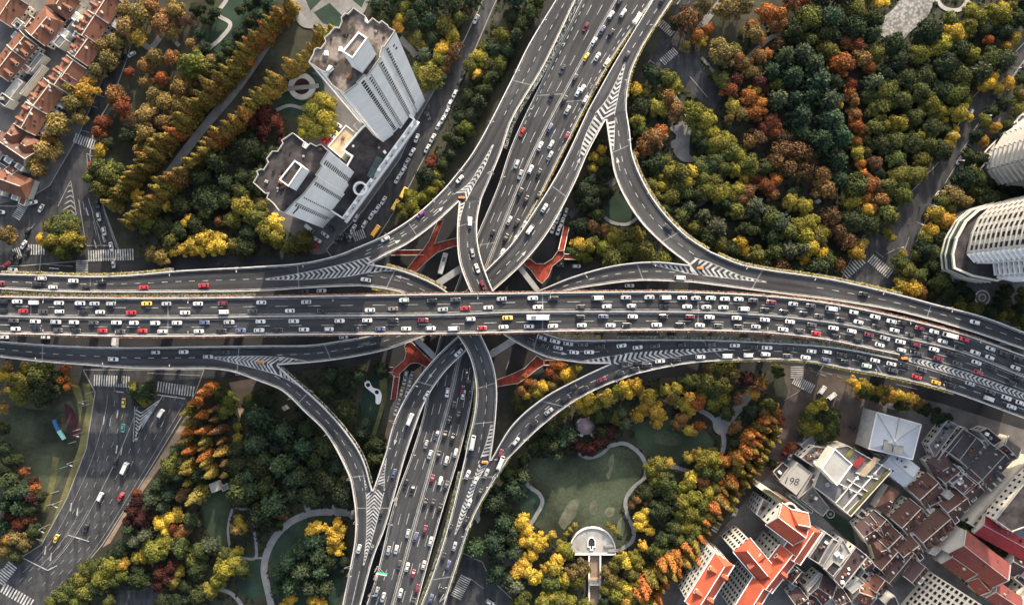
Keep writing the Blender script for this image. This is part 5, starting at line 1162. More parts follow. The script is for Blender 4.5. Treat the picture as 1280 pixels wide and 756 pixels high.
stn = block('station_block', 'dark flat-roofed block with a pale banded front at the right edge', 'hall', [(1243, 649), (1264, 664), (1330, 640), (1330, 560), (1282, 600)], 16, 'cream', 'roof_dark', rim=.8, win=(4, 3.), clutter=2)
block('frame_annex', 'grey framed annex roof beside the bright red hall', 'hall', [(1262, 668), (1280, 650), (1300, 672), (1282, 690)], 10, 'grey_wall', 'roof_grey', rim=.5, clutter=3)
lng = block('station_terrace', 'long pale terrace with rows of small openings', 'hall', [(1212, 655), (1226, 663), (1300, 580), (1288, 570)], 8, 'cream', 'roof_tan', rim=.5)
for i in range(12):
    t = (i + .5) / 12
    for s in (.3, .7):
        p = lerp2(lerp2((1212, 655), (1226, 663), s), lerp2((1288, 570), (1300, 580), s), t); q = xy(*p, 8.1); m = MB().mat(M['roof_dark']); m.box((q[0], q[1], 8.15), (1.9, .9, .28), .86 + math.pi / 2 * 0); m.build('roof_opening', lng)
# metal-roofed hall with a pyramid roof
P = [b7(205, 200), b7(535, 290), b7(470, 550), b7(145, 470)]; Q = [xy(x, y, 13) for x, y in P]; sh = root('sheet_roofed_hall', 'big pale hall with a folded grey metal roof', 'hall', Q)
m = MB().mat(M['grey_wall']); m.prism(Q, 0, 13, top=False); m.build('wall', sh); ap = xy(*b7(340, 415), 16.5); cq = Q
m = MB().mat(M['metal_roof'])
mid = [((Q[i][0] + Q[(i + 1) % 4][0]) / 2, (Q[i][1] + Q[(i + 1) % 4][1]) / 2) for i in range(4)]
for i in range(4): m.face([(*Q[(i + 1) % 4], 13), (*Q[i], 13), (*ap, 16.5)][::-1] if True else 0)
ro = m.build('roof', sh); ring_wall('eaves', sh, Q, 12.6, 13.3, .5, 'white_line')
m = MB().mat(M['roof_light'])
for a_ in (Q[0], Q[1], mid[0]): m.bar((*a_, 13.2), (*ap, 16.7), .3, .2)
m.build('ridge_cap', ro)
m = MB().mat(M['roof_grey']); pq = [xy(*b7(*p), 15) for p in ((262, 400), (400, 450), (385, 510), (250, 475))]
for (u0, u1) in ((0, .46), (.52, 1)):
    a0, a1 = lerp2(pq[0], pq[1], u0), lerp2(pq[0], pq[1], u1); d0, d1 = lerp2(pq[3], pq[2], u0), lerp2(pq[3], pq[2], u1)
    m.prism([a0, a1, d1, d0], 14.2, 15.6)
m.build('roof_panel', ro)
m = MB().mat(M['sheet_red']); a_, b_ = xy(*b7(200, 240), 8), xy(*b7(142, 475), 8); m.bar((*a_, 7), (*b_, 7), .5, 6); m.build('side_wall', sh)
house('pale metal gabled annex of the folded-roof hall', b7(300, 540), b7(475, 680), 5.4, 9, 11, 'metal_roof', 'grey_wall', ch=0, group=None, name='metal_roofed_annex', cat='hall')
# painted-number roof
nr = block('workshop', 'pale flat roof painted with big black numerals', 'workshop', [b5(350, 130), b5(482, 230), b5(340, 440), b5(205, 330)], 8, 'grey_wall', 'roof_light', rim=.4)
cu = bpy.data.curves.new('number', 'FONT'); cu.body = '198'; cu.size = 4.8; cu.extrude = .02; cu.align_x = 'CENTER'; cu.align_y = 'CENTER'; cu.shear = .2
to = bpy.data.objects.new('number', cu); C.objects.link(to); bpy.context.view_layer.update()
me = bpy.data.meshes.new_from_object(to.evaluated_get(bpy.context.evaluated_depsgraph_get())); bpy.data.objects.remove(to); me.materials.clear(); me.materials.append(M['ink'])
to = bpy.data.objects.new('painted_number', me); C.objects.link(to); q = W(*b5(290, 312), 8.0); pr = parent_world(nr); to.parent = nr; to.location = (q.x - pr.x, q.y - pr.y, 8.04); to.rotation_euler = (0, 0, math.radians(-8))
# gridded factory roof with a white box
fx = block('factory_block', 'large flat factory roof with a white grid and planted edge', 'factory', [b5(500, 360), b5(560, 200), b5(700, -10), b5(820, -30), b5(1235, 210), b5(850, 640), b5(640, 460)], 11, 'cream', 'roof_grey', rim=.9, rimmat='cream', clutter=6)
bx = [b5(575, 192), b5(702, 0), b5(870, 150), b5(725, 352)]; Pb = [xy(x, y, 19) for x, y in bx]
m = MB().mat(M['cream']); m.prism(Pb, 11, 18.9, top=False); m.mat(M['roof_light']); m.face([(*p, 18.9) for p in (Pb if sum(Pb[i][0] * Pb[(i + 1) % 4][1] - Pb[(i + 1) % 4][0] * Pb[i][1] for i in range(4)) > 0 else Pb[::-1])]); wb = m.build('roof_hall', fx); ring_wall('roof_hall_coping', wb, Pb, 18.8, 19.4, .4, 'white')
def bars(parent, name, mat, segs, z, w, h):
    for p, q in segs: m = MB().mat(M[mat]); a_, b_ = xy(*p, z), xy(*q, z); m.bar((*a_, z), (*b_, z), w, h); m.build(name, parent)
bars(fx, 'roof_beam', 'white_line', [(b5(715, 510), b5(925, 260)), (b5(780, 575), b5(1155, 150)), (b5(820, 610), b5(1225, 190)), (b5(740, 330), b5(960, 440)), (b5(820, 290), b5(1020, 410)), (b5(900, 230), b5(1110, 290))], 11.4, .45, .5)
m = MB().mat(M['sheet_red']); m.prism([xy(*b5(*p), 12) for p in ((872, 165), (945, 80), (990, 105), (915, 185))], 11, 12.2); m.build('red_canopy', fx)
m = MB().mat(M['roof_tan']); m.prism([xy(*b5(*p), 12) for p in ((930, 250), (1080, 80), (1130, 105), (985, 270))], 11, 12.3); m.build('roof_hall', fx)
m = MB().mat(M['verge']); m.prism([xy(*b5(*p), 12) for p in ((800, 70), (860, 0), (905, 0), (840, 100))], 11, 12.0); m.build('roof_planter', fx)
m = MB().mat(M['verge']); m.prism([xy(*b5(*p), 12) for p in ((835, 600), (1205, 205), (1222, 215), (852, 618))], 11.0, 12.0); m.build('roof_planter', fx)
for lb, q, h, rf, wl, cl in (('sloping grey roof below the numbered roof', [b5(495, 230), b5(640, 340), b5(500, 350), b5(360, 470)], 9, 'roof_grey', 'grey_wall', 0), ('grey flat roof beside the small round garden', [b5(380, 480), b5(495, 360), b5(650, 560), b5(590, 640)], 7, 'roof_grey', 'grey_wall', 1),
    ('row of glazed lean-to bays beside the orange roof', [b5(265, 450), b5(300, 430), b5(500, 590), b5(480, 615)], 6, 'glass_green', 'grey_wall', 0), ('dark charcoal flat roof behind the orange hotel wing', [b3(430, 330), b3(580, 105), b3(650, 150), b3(520, 385)], 14, 'roof_dark', 'grey_wall', 1), ('pale gravel roof in the middle of the lower quarter', [b3(560, 430), b3(735, 160), b3(805, 290), b3(700, 410)], 12, 'roof_light', 'grey_wall', 2),
    ('grey strip roof with stains beside the charcoal roof', [b3(520, 385), b3(650, 160), b3(700, 185), b3(560, 410)], 12, 'roof_grey', 'grey_wall', 1), ('charcoal square roof beside the long brown roof', [b3(580, 440), b3(650, 360), b3(720, 410), b3(650, 500)], 13, 'roof_dark', 'grey_wall', 0), ('long brown roof with a pale strip', [b3(650, 520), b3(850, 230), b3(960, 320), b3(730, 605)], 12, 'tile_purple', 'cream', 3),
    ('white flat parapet roof by the orange corner house', [b3(770, 600), b3(880, 510), b3(930, 560), b3(820, 650)], 8, 'roof_light', 'white', 2), ('dark roof in the shade of the highway', [b1(340, 210), b1(400, 185), b1(500, 270), b1(440, 310)], 7, 'roof_dark', 'grey_wall', 3), ('long purple stall roof with hung washing', [b1(0, 300), b1(130, 130), b1(200, 170), b1(40, 390)], 6, 'roof_grey', 'cream', 6), ('narrow dark roof between white parapets', [b1(60, 400), b1(240, 180), b1(265, 200), b1(100, 400)], 7, 'roof_dark', 'white', 2),
    ('grey flat roof with vents beside slate house', [b1(160, 520), b1(260, 490), b1(240, 600), b1(150, 580)], 7, 'roof_light', 'cream', 3), ('pale strip roof along the long brown house', [b2(440, 440), b2(570, 370), b2(590, 385), b2(390, 590)], 6, 'roof_light', 'cream', 3), ('dark sunken court roof with pipes', [b2(360, 200), b2(430, 140), b2(460, 180), b2(400, 240)], 5, 'roof_dark', 'cream', 4),
    ('pale terrace below the big gabled hall', [b4(190, 330), b4(250, 270), b4(300, 300), b4(250, 350)], 6, 'roof_light', 'cream', 1), ('tan flat roof in the bottom right corner', [b4(910, 690), b4(990, 600), b4(1010, 760), b4(960, 760)], 8, 'roof_tan', 'cream', 1), ('dark green roofed shed by the gabled hall', [b4(890, 530), b4(930, 500), b4(1010, 560), b4(980, 610)], 7, 'roof_dark', 'grey_wall', 0),
    ('grey flat roof by the folded-roof hall', [b7(200, 500), b7(260, 510), b7(430, 740), b7(380, 720)], 7, 'roof_grey', 'grey_wall', 3), ('white attic terrace below the bright brown house', [b2(560, 245), b2(600, 200), b2(640, 240), b2(600, 280)], 8, 'roof_light', 'cream', 1), ('brown shed with vents beside the sunlit street', [(966, 589), (978, 577), (986, 584), (974, 600)], 5, 'roof_dark', 'rust', 1), ('cluttered grey roof beside the white roof hall', [b5(380, 90), b5(500, -20), b5(640, 0), b5(555, 190), b5(520, 185)], 9, 'roof_grey', 'cream', 9),
    ('small grey roof at the street corner kiosk', [(1000, 556), (1014, 544), (1022, 550), (1008, 563)], 4, 'roof_grey', 'grey_wall', 1), ('pale roof by the bottom alley', [b3(400, 590), b3(520, 460), b3(550, 480), b3(420, 640)], 8, 'roof_light', 'cream', 2), ('dark flat roof below the charcoal square', [b3(420, 640), b3(500, 680), b3(560, 760), b3(430, 760)], 7, 'roof_dark', 'cream', 2), ('white yard roof at the bottom edge', [b3(590, 745), b3(650, 690), b3(700, 740), b3(640, 790)], 6, 'roof_light', 'white', 2)):
    block('flat_roofed_block', lb, 'building', q, h, wl, rf, rim=.6, clutter=cl * 2 + 2, win=(2, 2.6), group='flat-roofed blocks of the lower right quarter')
# hotel with vermilion roofs
hq = [b5(20, 400), b5(150, 390)]; ho = root('hotel', 'cream hotel with vermilion pitched roofs and white edges', 'hotel', [xy(985, 665, 20)])
def wing(r, a, b, hw, ze, zr, hip=(0, 0), mat='tile_pink', rows=5, dens=3.0, key=None, cap=30, dl=0, dr=0):
    A, B = xy(*a, zr), xy(*b, zr); d, n, ro = gable(r, A, B, hw, ze, zr, mat, 'cream_sun', hip=hip, over=.6); A, B = np.array(A), np.array(B); L = np.linalg.norm(B - A)
    for s in (1, -1):
        e, f = A + n * s * hw, B + n * s * hw
        if np.dot(n * s, -(e + f) / 2) > 0: windows(r, *((tuple(f), tuple(e)) if s > 0 else (tuple(e), tuple(f))), 1, ze - .5, max(1, int(L / dens)), rows, 1.3, 1.9, key=key, cap=cap)
    e, f = A + n * hw, A - n * hw
    if np.dot(-d, -A) > 0: windows(r, tuple(e), tuple(f), 1, ze - .5, max(2, int(2 * hw / dens)), rows, 1.4, 2.0, key=key, cap=cap)
    e, f = B - n * hw, B + n * hw
    if np.dot(d, -B) > 0: windows(r, tuple(e), tuple(f), 1, ze - .5, max(2, int(2 * hw / dens)), rows, 1.4, 2.0, key=key, cap=cap)
    for s, k in ((1, dl), (-1, dr)):
        for i in range(k): t = (i + .5) / k; p = A + d * L * t + n * s * hw * .6; dormer(r, p[0], p[1], zr - (zr - ze) * .6, d, n, s, 2.2, hw * .7, mat, 2.)
    m = MB().mat(M['white'])
    for s in (1, -1): p, q = A + n * s * (hw + .7) - d * .7, B + n * s * (hw + .7) + d * .7; m.bar((*p, ze - .2), (*q, ze - .2), .35, .5)
    m.build('eaves_gutter', r)
wing(ho, (974, 647), (1006, 671), 5.4, 26, 31, key='ho1'); wing(ho, (992, 654), (1011, 658), 4.2, 27, 31.5, key='ho1', hip=(2, 0))
wing(ho, (1019, 662), (993, 700), 4.6, 23, 27, key='ho2', dr=1, hip=(1, 0)); wing(ho, (990, 694), (958, 735), 4.6, 23, 27, key='ho3', dr=2, dl=1)
yl = [b5(18, 400), b5(40, 378), b5(90, 390), b5(245, 500), b5(225, 540)]; block(None, None, None, yl, 21, 'cream_sun', 'roof_tan', rim=1.2, rimmat='verge', parent=ho, win=(5, 2.6), key='ho4')
lw = [b5(25, 470), b5(180, 560), b5(90, 700), b5(-40, 620)]; block(None, None, None, lw, 14, 'cream_sun', 'roof_tan', rim=.9, rimmat='white', parent=ho, win=(4, 2.4), key='ho5', clutter=4)
cc = xy(*b5(280, 575), 24); rg_ = [(cc[0] + 3.1 * math.cos(t * .3142), cc[1] + 3.1 * math.sin(t * .3142)) for t in range(20)]
m = MB().mat(M['tile_brown']); m.prism(rg_, 0, 23.5); tt = m.build('round_turret', ho); ring_wall('turret_rim', tt, rg_, 23, 24.8, .7, 'cream_sun')
h2 = root('apartment_house', 'grey-white apartment house with an orange pitched roof beside the street', 'building', [xy(890, 730, 20)])
wing(h2, (908, 704), (872, 762), 4.4, 28, 32, (1.5, 0), rows=8, dens=2.4, key='h2', cap=70, dl=2, dr=2)
h3 = root('apartment_house', 'pale apartment house with an orange roof behind the forecourt', 'building', [xy(945, 705, 20)])
wing(h3, (932, 686), (962, 722), 4.2, 24, 28, (1, 1), rows=7, dens=2.2, key='h3', cap=50, dl=1, dr=1)
h4 = root('apartment_house', 'grey house with an orange roof cut by the bottom frame', 'building', [xy(945, 750, 20)])
wing(h4, (956, 733), (930, 775), 4.2, 24, 28, (1, 0), rows=7, dens=2.2, key='h4', cap=40, dl=1)
vb = [(1160, 712), (1122, 758), (1150, 800), (1215, 760)]; vl = block('courtyard_block', 'tall pale block with rows of dark windows at the bottom right', 'building', [( (x - 640) * 1.13 + 640, (y - 378) * 1.13 + 378) for x, y in vb], 41, 'cream', 'roof_grey', rim=.8)
Pv = [xy(x, y, 0) for x, y in vb]; windows(vl, Pv[1], Pv[0], 2, 40, 8, 11, 1.5, 1.9, key='vl', cap=88); windows(vl, Pv[0], Pv[3], 2, 40, 9, 11, 1.5, 1.9, key='vl2', cap=40)
block('courtyard_block', 'low round-fronted white block with dark windows at the bottom edge', 'building', [b3(1110, 740), b3(1150, 690), b3(1200, 670), b3(1240, 760), b3(1180, 800)], 14, 'cream', 'roof_dark', rim=.6, win=(3, 2.5))
# ---- small park structures
def octagon(c, r, n=8, a0=.39): return [(c[0] + r * math.cos(a0 + 2 * math.pi * i / n), c[1] + r * math.sin(a0 + 2 * math.pi * i / n)) for i in range(n)]
gc = xy(732.5, 533, 4); gz = root('gazebo', 'eight-sided park gazebo with a dull mauve roof, white benches around', 'gazebo', [gc])
m = MB().mat(nmat('mauve_tile', lambda nt, b: (nt.links.new(ramp(nt, noise(nt, 1.2, 4), [(.3, (.15, .105, .115)), (.7, (.25, .19, .2))]), b.inputs['Base Color']))))
O, Oi = octagon(gc, 4.0, 16), octagon(gc, 1.0, 16)
for i in range(16): j = (i + 1) % 16; m.face([(*O[i], 3.4), (*O[j], 3.4), (*Oi[j], 5.0), (*Oi[i], 5.0)])
m.face([(*p, 5.0) for p in Oi]); m.face([(*p, 3.39) for p in O[::-1]]); m.build('roof', gz)
for p in octagon(gc, 3.3): m = MB().mat(M['cream']); m.tube(p, .16, .16, 0, 3.4, 8); m.build('post', gz)
m = MB().mat(M['pave']); m.prism(octagon(gc, 4.6, 16), .0, .25); m.build('floor', gz)
for k, (x, y) in enumerate(((724.5, 526), (740, 525), (741, 541.5), (725.5, 543))):
    q = xy(x, y, .5); a = math.atan2(q[1] - gc[1], q[0] - gc[0]) + math.pi / 2; bn = tag(empty('park_bench', (q[0], q[1], 0)), ['white bench at the upper left of the gazebo', 'white bench at the upper right of the gazebo', 'white bench at the lower right of the gazebo', 'white bench at the lower left of the gazebo'][k], 'bench', 'benches round the gazebo')
    m = MB().mat(M['white']); m.box((q[0], q[1], .62), (2.6, 1.3, .14), a); m.build('seat', bn)
    for s in (-.8, .8): m = MB().mat(M['concrete']); m.box((q[0] + s * math.cos(a), q[1] + s * math.sin(a), .28), (.3, .9, .54), a); m.build('leg', bn)
hc = [(261, 605), (272, 601), (277, 611), (265, 616)]; hu = block('park_hut', 'small grey flat-roofed hut below the orange redwoods', 'hut', hc, 3.6, 'cream', 'roof_light', rim=.2)
block('park_hut', 'tiny grey annex beside the park hut', 'hut', [(275, 609), (284, 603), (286, 610), (279, 614)], 3, 'cream', 'roof_grey', rim=.15); block('park_kiosk', 'small white kiosk roof in the dark garden', 'kiosk', [(352, 509), (356, 506.5), (359.5, 511), (355, 513.5)], 3, 'cream', 'roof_light', rim=.1)
block('park_kiosk', 'small white hut at the ramp edge beside dark trees', 'kiosk', [(593, 646), (598, 637), (600, 650), (597, 654)], 3, 'cream', 'roof_light', rim=.1); block('park_kiosk', 'small pale square kiosk in the dark upper woods', 'kiosk', [(1020, 251), (1024, 248.5), (1026.5, 252), (1022.5, 254.5)], 3, 'cream', 'roof_light', rim=.1)
# half-round plaza terrace
pc = (740.5, 687); arc = [(pc[0] + 29 * math.cos(t), pc[1] - 29 * math.sin(t)) for t in np.linspace(0, math.pi, 25)] + [(711.5, 693), (769.5, 693)]
PT = [xy(x, y, 1.2) for x, y in arc]; pz = root('plaza_terrace', 'half-round stone terrace with a pale curved rim', 'terrace', PT)
m = MB().mat(M['stone_light']); m.prism(PT, 0, 1.2); m.build('floor', pz); ring_wall('rim_wall', pz, PT, 1.0, 1.9, .55, 'white_line')
for k, (x, y) in enumerate(((761, 682), (766, 688))): q = xy(x, y, 2); m = MB().mat(M['concrete']); m.box((q[0], q[1], 1.7), (4.2, 1.1, .9), .05); m.build('side_step', pz)
ac = [xy(x, y, 2) for x, y in ((734.5, 684), (734.5, 676), (736.5, 672.5), (739.5, 671), (742.5, 672.5), (744.5, 676), (744.5, 684), (741.5, 684), (741.5, 688), (737.5, 688), (737.5, 684))]
mo = root('plaza_opening', 'dark arched pool with a white rim in the plaza centre', 'opening', ac); m = MB().mat(M['ink']); m.prism(ac, 1.2, 1.36); m.build('opening_fill', mo); ring_wall('rim', mo, ac, 1.2, 1.8, .35, 'white')  # black fill stands for the dark arch opening in the terrace
for x in (736.2, 750.2):
    wl = tag(empty('walk_wall', (*xy(x, 725, 0), 0)), 'low tan wall along the %s side of the plaza walk' % ('left' if x < 740 else 'right'), 'wall'); m = MB().mat(M['pave_sun_tan']); a_, b_ = xy(x, 692, 1), xy(x, 795, 1); m.bar((*a_, .8), (*b_, .8), .6, 1.6); m.build('wall_face', wl); m = MB().mat(M['white_line']); m.bar((*a_, 1.68), (*b_, 1.68), .75, .14); m.build('coping', wl)
lt = block('walk_canopy', 'flat tan canopy crossing the plaza walk', 'canopy', [(737, 724), (749.5, 724), (749.5, 731), (737, 731)], 3.2, 'pave_sun_tan', 'roof_grey', rim=.12)
# ring monument
rc = xy(377, 108, 1.5); rm = root('ring_monument', 'pale stone ring monument crossed by a grey footway', 'monument', [rc]); O = [(rc[0] + 6.3 * math.cos(t * .1745), rc[1] + 6.3 * math.sin(t * .1745)) for t in range(36)]
ring_wall('ring', rm, O, 0, 1.5, 2.4, 'stone_light'); m = MB().mat(M['bed']); m.prism([(rc[0] + (x - rc[0]) * .58, rc[1] + (y - rc[1]) * .58) for x, y in O], 0, .35); m.build('centre_bed', rm); m = MB().mat(M['pave']); m.bar((rc[0] - 8, rc[1] - 1.4, 1.6), (rc[0] + 8, rc[1] + .2, 1.6), 2., .3); m.build('footway', rm)
rc = xy(1228, 372, .4); rm = root('paved_roundel', 'round paved emblem in front of the curved tower', 'paving', [rc]); O = [(rc[0] + 3.6 * math.cos(t * .1745), rc[1] + 3.6 * math.sin(t * .1745)) for t in range(36)]
m = MB().mat(M['pave']); m.prism(O, 0, .3); m.build('disc', rm); ring_wall('rim', rm, O, .2, .5, .5, 'white_line'); ring_wall('inner_ring', rm, [(rc[0] + (x - rc[0]) * .5, rc[1] + (y - rc[1]) * .5) for x, y in O], .25, .42, .4, 'white_line')
rc = xy(1038, 642, .4); rm = root('round_garden', 'small wheel-shaped garden bed in a dark yard', 'garden bed', [rc]); O = [(rc[0] + 2.1 * math.cos(t * .1745), rc[1] + 2.1 * math.sin(t * .1745)) for t in range(36)]; ring_wall('rim', rm, O, 0, .5, .5, 'stone_light'); m = MB().mat(M['stone_light']); m.box((rc[0], rc[1], .3), (1.2, 1.2, .6), .4); m.build('centre_stone', rm)
sheet('lawn', 'lawn_green', [b5(580, 640), b5(640, 565), b5(850, 690), b5(870, 760), b3(880, 330), b3(800, 190), b3(700, 100)], 'dark planted yard beside the round garden bed')
# playground sculpture, white stones
sp = tag(empty('play_sculpture', (*xy(74, 534, 1), 0)), 'blue and pale green winding playground slide on the lawn', 'slide'); pts = [(69.5, 524), (71, 531), (73.5, 538), (76, 543), (79, 549)]
for mt, rng_ in ((nmat('slide_blue', lambda nt, b: b.inputs['Base Color'].__setattr__('default_value', (.02, .09, .22, 1))), pts[:3]), (nmat('slide_green', lambda nt, b: b.inputs['Base Color'].__setattr__('default_value', (.25, .5, .45, 1))), pts[2:])):
    m = MB().mat(mt); z = 3.2 if rng_[0] == pts[0] else 2.2
    for p, q in zip(rng_[:-1], rng_[1:]): a_, b_ = xy(*p, 2), xy(*q, 2); m.bar((*a_, z), (*b_, z - .5), 1.7, .7); m.bar((*a_, z / 2), (a_[0], a_[1] + .01, 0), .3); z -= .5
    m.build('slide_section', sp)
ws = tag(empty('pebble_garden', (*xy(466, 490, 0), 0)), 'white kidney-shaped pebble bed on the deep green lawn', 'garden bed')
for nm_, px_ in (('pebble_bed', [(456, 476), (461, 476), (466, 484), (474, 487), (477, 494), (474, 505), (470, 504), (469, 494), (462, 488), (456, 482)]),): 
    S = [xy(x, y, .3) for x, y in smooth_px(px_)]; m = MB().mat(M['white']); m.prism(S, 0, .3); m.build(nm_, ws)
for x, y in ((460, 481), (471, 490)): q = xy(x, y, .4); m = MB().mat(M['bed']); m.tube(q, 1.0, .7, .3, .7, 10); m.build('planting', ws)
# ---------------------------------------------------------------- footbridges, portal beams, hedges, lamps
cB = crop(320, 190, 3.98); cE = crop(640, 190, 3.98); cS = crop(480, 420, 6.87); cQ = q3
def footbridge(label, main, arms):
    P = [xy(x, y, 5.5) for x, y in main]; r = root('footbridge', label, 'footbridge', P, 'red footbridges under the interchange'); c = parent_world(r)
    a = P if sum(P[i][0] * P[(i + 1) % len(P)][1] - P[(i + 1) % len(P)][0] * P[i][1] for i in range(len(P))) > 0 else P[::-1]
    bm = bmesh.new(); top = bm.faces.new([bm.verts.new((x - c.x, y - c.y, 5.5)) for x, y in a]); ex = bmesh.ops.extrude_face_region(bm, geom=[top]); bmesh.ops.translate(bm, verts=[v for v in ex['geom'] if isinstance(v, bmesh.types.BMVert)], vec=(0, 0, -.5))
    bmesh.ops.triangulate(bm, faces=bm.faces[:]); bmesh.ops.recalc_face_normals(bm, faces=bm.faces[:]); me = bpy.data.meshes.new('walkway'); bm.to_mesh(me); bm.free(); me.materials.append(M['red_deck']); o = bpy.data.objects.new('walkway', me); C.objects.link(o); o.parent = r
    ring_wall('railing', r, P, 5.51, 6.4, .2, 'concrete_light')
    m = MB().mat(M['pier']); ct = centroid(P); m.tube(ct, .7, .7, 0, 4.99, 12); m.build('pier', r)
    for (p, q, w) in arms:
        A, B = np.array(xy(*p, 5.5)), np.array(xy(*q, 3)); d = (B - A) / np.linalg.norm(B - A); n = np.array([-d[1], d[0]]); m = MB().mat(M['red_deck']); L = np.linalg.norm(B - A); k = 14
        for i in range(k):
            z = 5.45 - 4.9 * i / k; a0, a1 = A + d * L * i / k, A + d * L * (i + 1) / k
            m.prism([tuple(a0 - n * w / 2), tuple(a1 - n * w / 2), tuple(a1 + n * w / 2), tuple(a0 + n * w / 2)], z - .5, z, True)
        st = m.build('stair', r)
        for s in (-1, 1): m = MB().mat(M['white_line']); m.bar((*(A + n * s * w / 2), 6.2), (*(B + n * s * w / 2), 1.3), .22, .9); m.build('stair_railing', st)
footbridge('red Y-shaped footbridge above the white bus, upper left of the crossing', [cB(*p) for p in ((905, 340), (935, 335), (890, 455), (985, 430), (1010, 425), (1010, 468), (985, 470), (905, 500), (850, 545), (800, 595), (745, 590), (790, 530), (835, 480), (862, 440))], [(cB(835, 500), cB(670, 500), 2.4)])
footbridge('red footbridge beside the golden bush, upper right of the crossing', [cE(*p) for p in ((40, 540), (90, 530), (120, 555), (160, 555), (200, 530), (228, 490), (255, 490), (262, 510), (250, 530), (200, 570), (182, 620), (150, 655), (125, 635), (95, 590))], [(cE(244, 490), cE(272, 370), 2.6), (cE(258, 520), cE(382, 524), 2.4)])
footbridge('sunlit red footbridge with two stairs, lower left of the crossing', [cS(*p) for p in ((245, 55), (400, 210), (420, 235), (390, 285), (365, 270), (290, 230), (230, 235), (140, 320), (132, 350), (90, 350), (60, 310), (100, 265), (175, 200), (190, 140), (175, 85), (200, 45))], [(cS(80, 287), cS(-30, 287), 2.4), (cS(112, 345), cS(78, 550), 2.6)])
footbridge('dark red footbridge above the golden shrubs, lower right of the crossing', [(615, 474), (622, 474), (640, 467), (655, 460), (671, 444), (680, 450), (680, 456), (672, 461), (655, 474), (648, 479), (640, 480), (623, 483), (612, 483)], [((680, 453), (710, 453), 2.2)])
def portal(label, p, q, z, w=3.0):
    a, b = Vector((*xy(*p, z), z)), Vector((*xy(*q, z), z)); c = (a + b) / 2; r = tag(empty('portal_frame', (c.x, c.y, 0)), label, 'bridge frame', 'concrete portal frames of the crossing')
    m = MB().mat(M['pier']); m.bar(a - Vector((0, 0, 1)), b - Vector((0, 0, 1)), w, 2); m.build('beam', r)
    for t in (.08, .92): k = a + (b - a) * t; m = MB().mat(M['pier']); m.box((k.x, k.y, (z - 2.002) / 2), (2.2, 2.2, z - 2.002), .6); m.build('column', r)
portal('grey concrete portal beam upper left of the crossing', (528, 367), (584, 330), 14.0); portal('grey concrete portal beam lower right of the crossing', (612, 444), (652, 419), 15.5); portal('grey concrete portal beam lower left of the crossing', (520, 424), (551, 454), 12.5, 2.6); portal('grey concrete portal beam upper right of the crossing', (648, 332), (672, 363), 12.0, 2.4)
LR = np.random.default_rng(4)
def tuft_mesh(name, P, Nn, size, tone, mat, extra=None):
    """one mesh of many small leaf faces; P centres, Nn outward directions"""
    n = len(P); N = Nn + LR.normal(0, .55, (n, 3)); N /= np.linalg.norm(N, axis=1)[:, None] + 1e-9
    t = np.cross(N, LR.normal(0, 1, (n, 3))); t /= np.linalg.norm(t, axis=1)[:, None] + 1e-9; b = np.cross(N, t)
    s = (size * LR.uniform(.65, 1.35, n))[:, None]; s2 = s * LR.uniform(.6, 1., n)[:, None]
    v = np.concatenate([P - t * s - b * s2 * .6, P + t * s * .5 - b * s2, P + t * s + b * s2 * .5, P - t * s * .4 + b * s2])
    f = np.stack([np.arange(n), np.arange(n) + n, np.arange(n) + 2 * n, np.arange(n) + 3 * n], 1)
    V = v.tolist(); F = f.tolist(); T = list(tone)
    if extra:
        off = len(V); V += extra[0]; F += [[i + off for i in q] for q in extra[1]]; T += [.42] * len(extra[1])
    me = bpy.data.meshes.new(name); me.from_pydata(V, [], F); at = me.attributes.new('leaf_tone', 'FLOAT', 'FACE'); at.data.foreach_set('value', T); me.materials.append(mat); me.update(); return me
def hedge(rib, side, p0, p1, label, col, off=-.15, w=1.1, h=.9):
    r = RIBS[rib] if isinstance(rib, str) else rib; d0, d1 = sorted((r.dist_of(*p0), r.dist_of(*p1))); mb = MB().mat(M['concrete']); sweep(mb, r, side, d0, d1, off - w, off, -.35, h * .55)
    mid = r.pt((d0 + d1) / 2, 0 if side == 'L' else 1); rt = tag(empty('planter_hedge', tuple(mid)), label, 'hedge', 'planter hedges along the deck edges'); mb.build('planter_box', rt)
    n = int((d1 - d0) * 7); P = []
    for i in range(n):
        d = LR.uniform(d0, d1); a, b = r.at(d); u = (b - a) / np.linalg.norm(b - a); e, s = (a, 1) if side == 'L' else (b, -1); P.append(e + u * s * (off - w * LR.uniform(-.05, 1.05)) + np.array([0, 0, h * (.5 + .5 * LR.random())]) - np.array(mid))
    me = tuft_mesh('foliage', np.array(P), np.tile([0, 0, 1.], (n, 1)), .32, LR.random(n), M['hedge']); o = bpy.data.objects.new('foliage', me); C.objects.link(o); o.parent = rt; o.color = (*col, 1)
HY, HGn, HD, HP = (.24, .2, .05), (.085, .1, .03), (.03, .045, .022), (.25, .13, .09)  # HP holds the peach of sunlit parapets
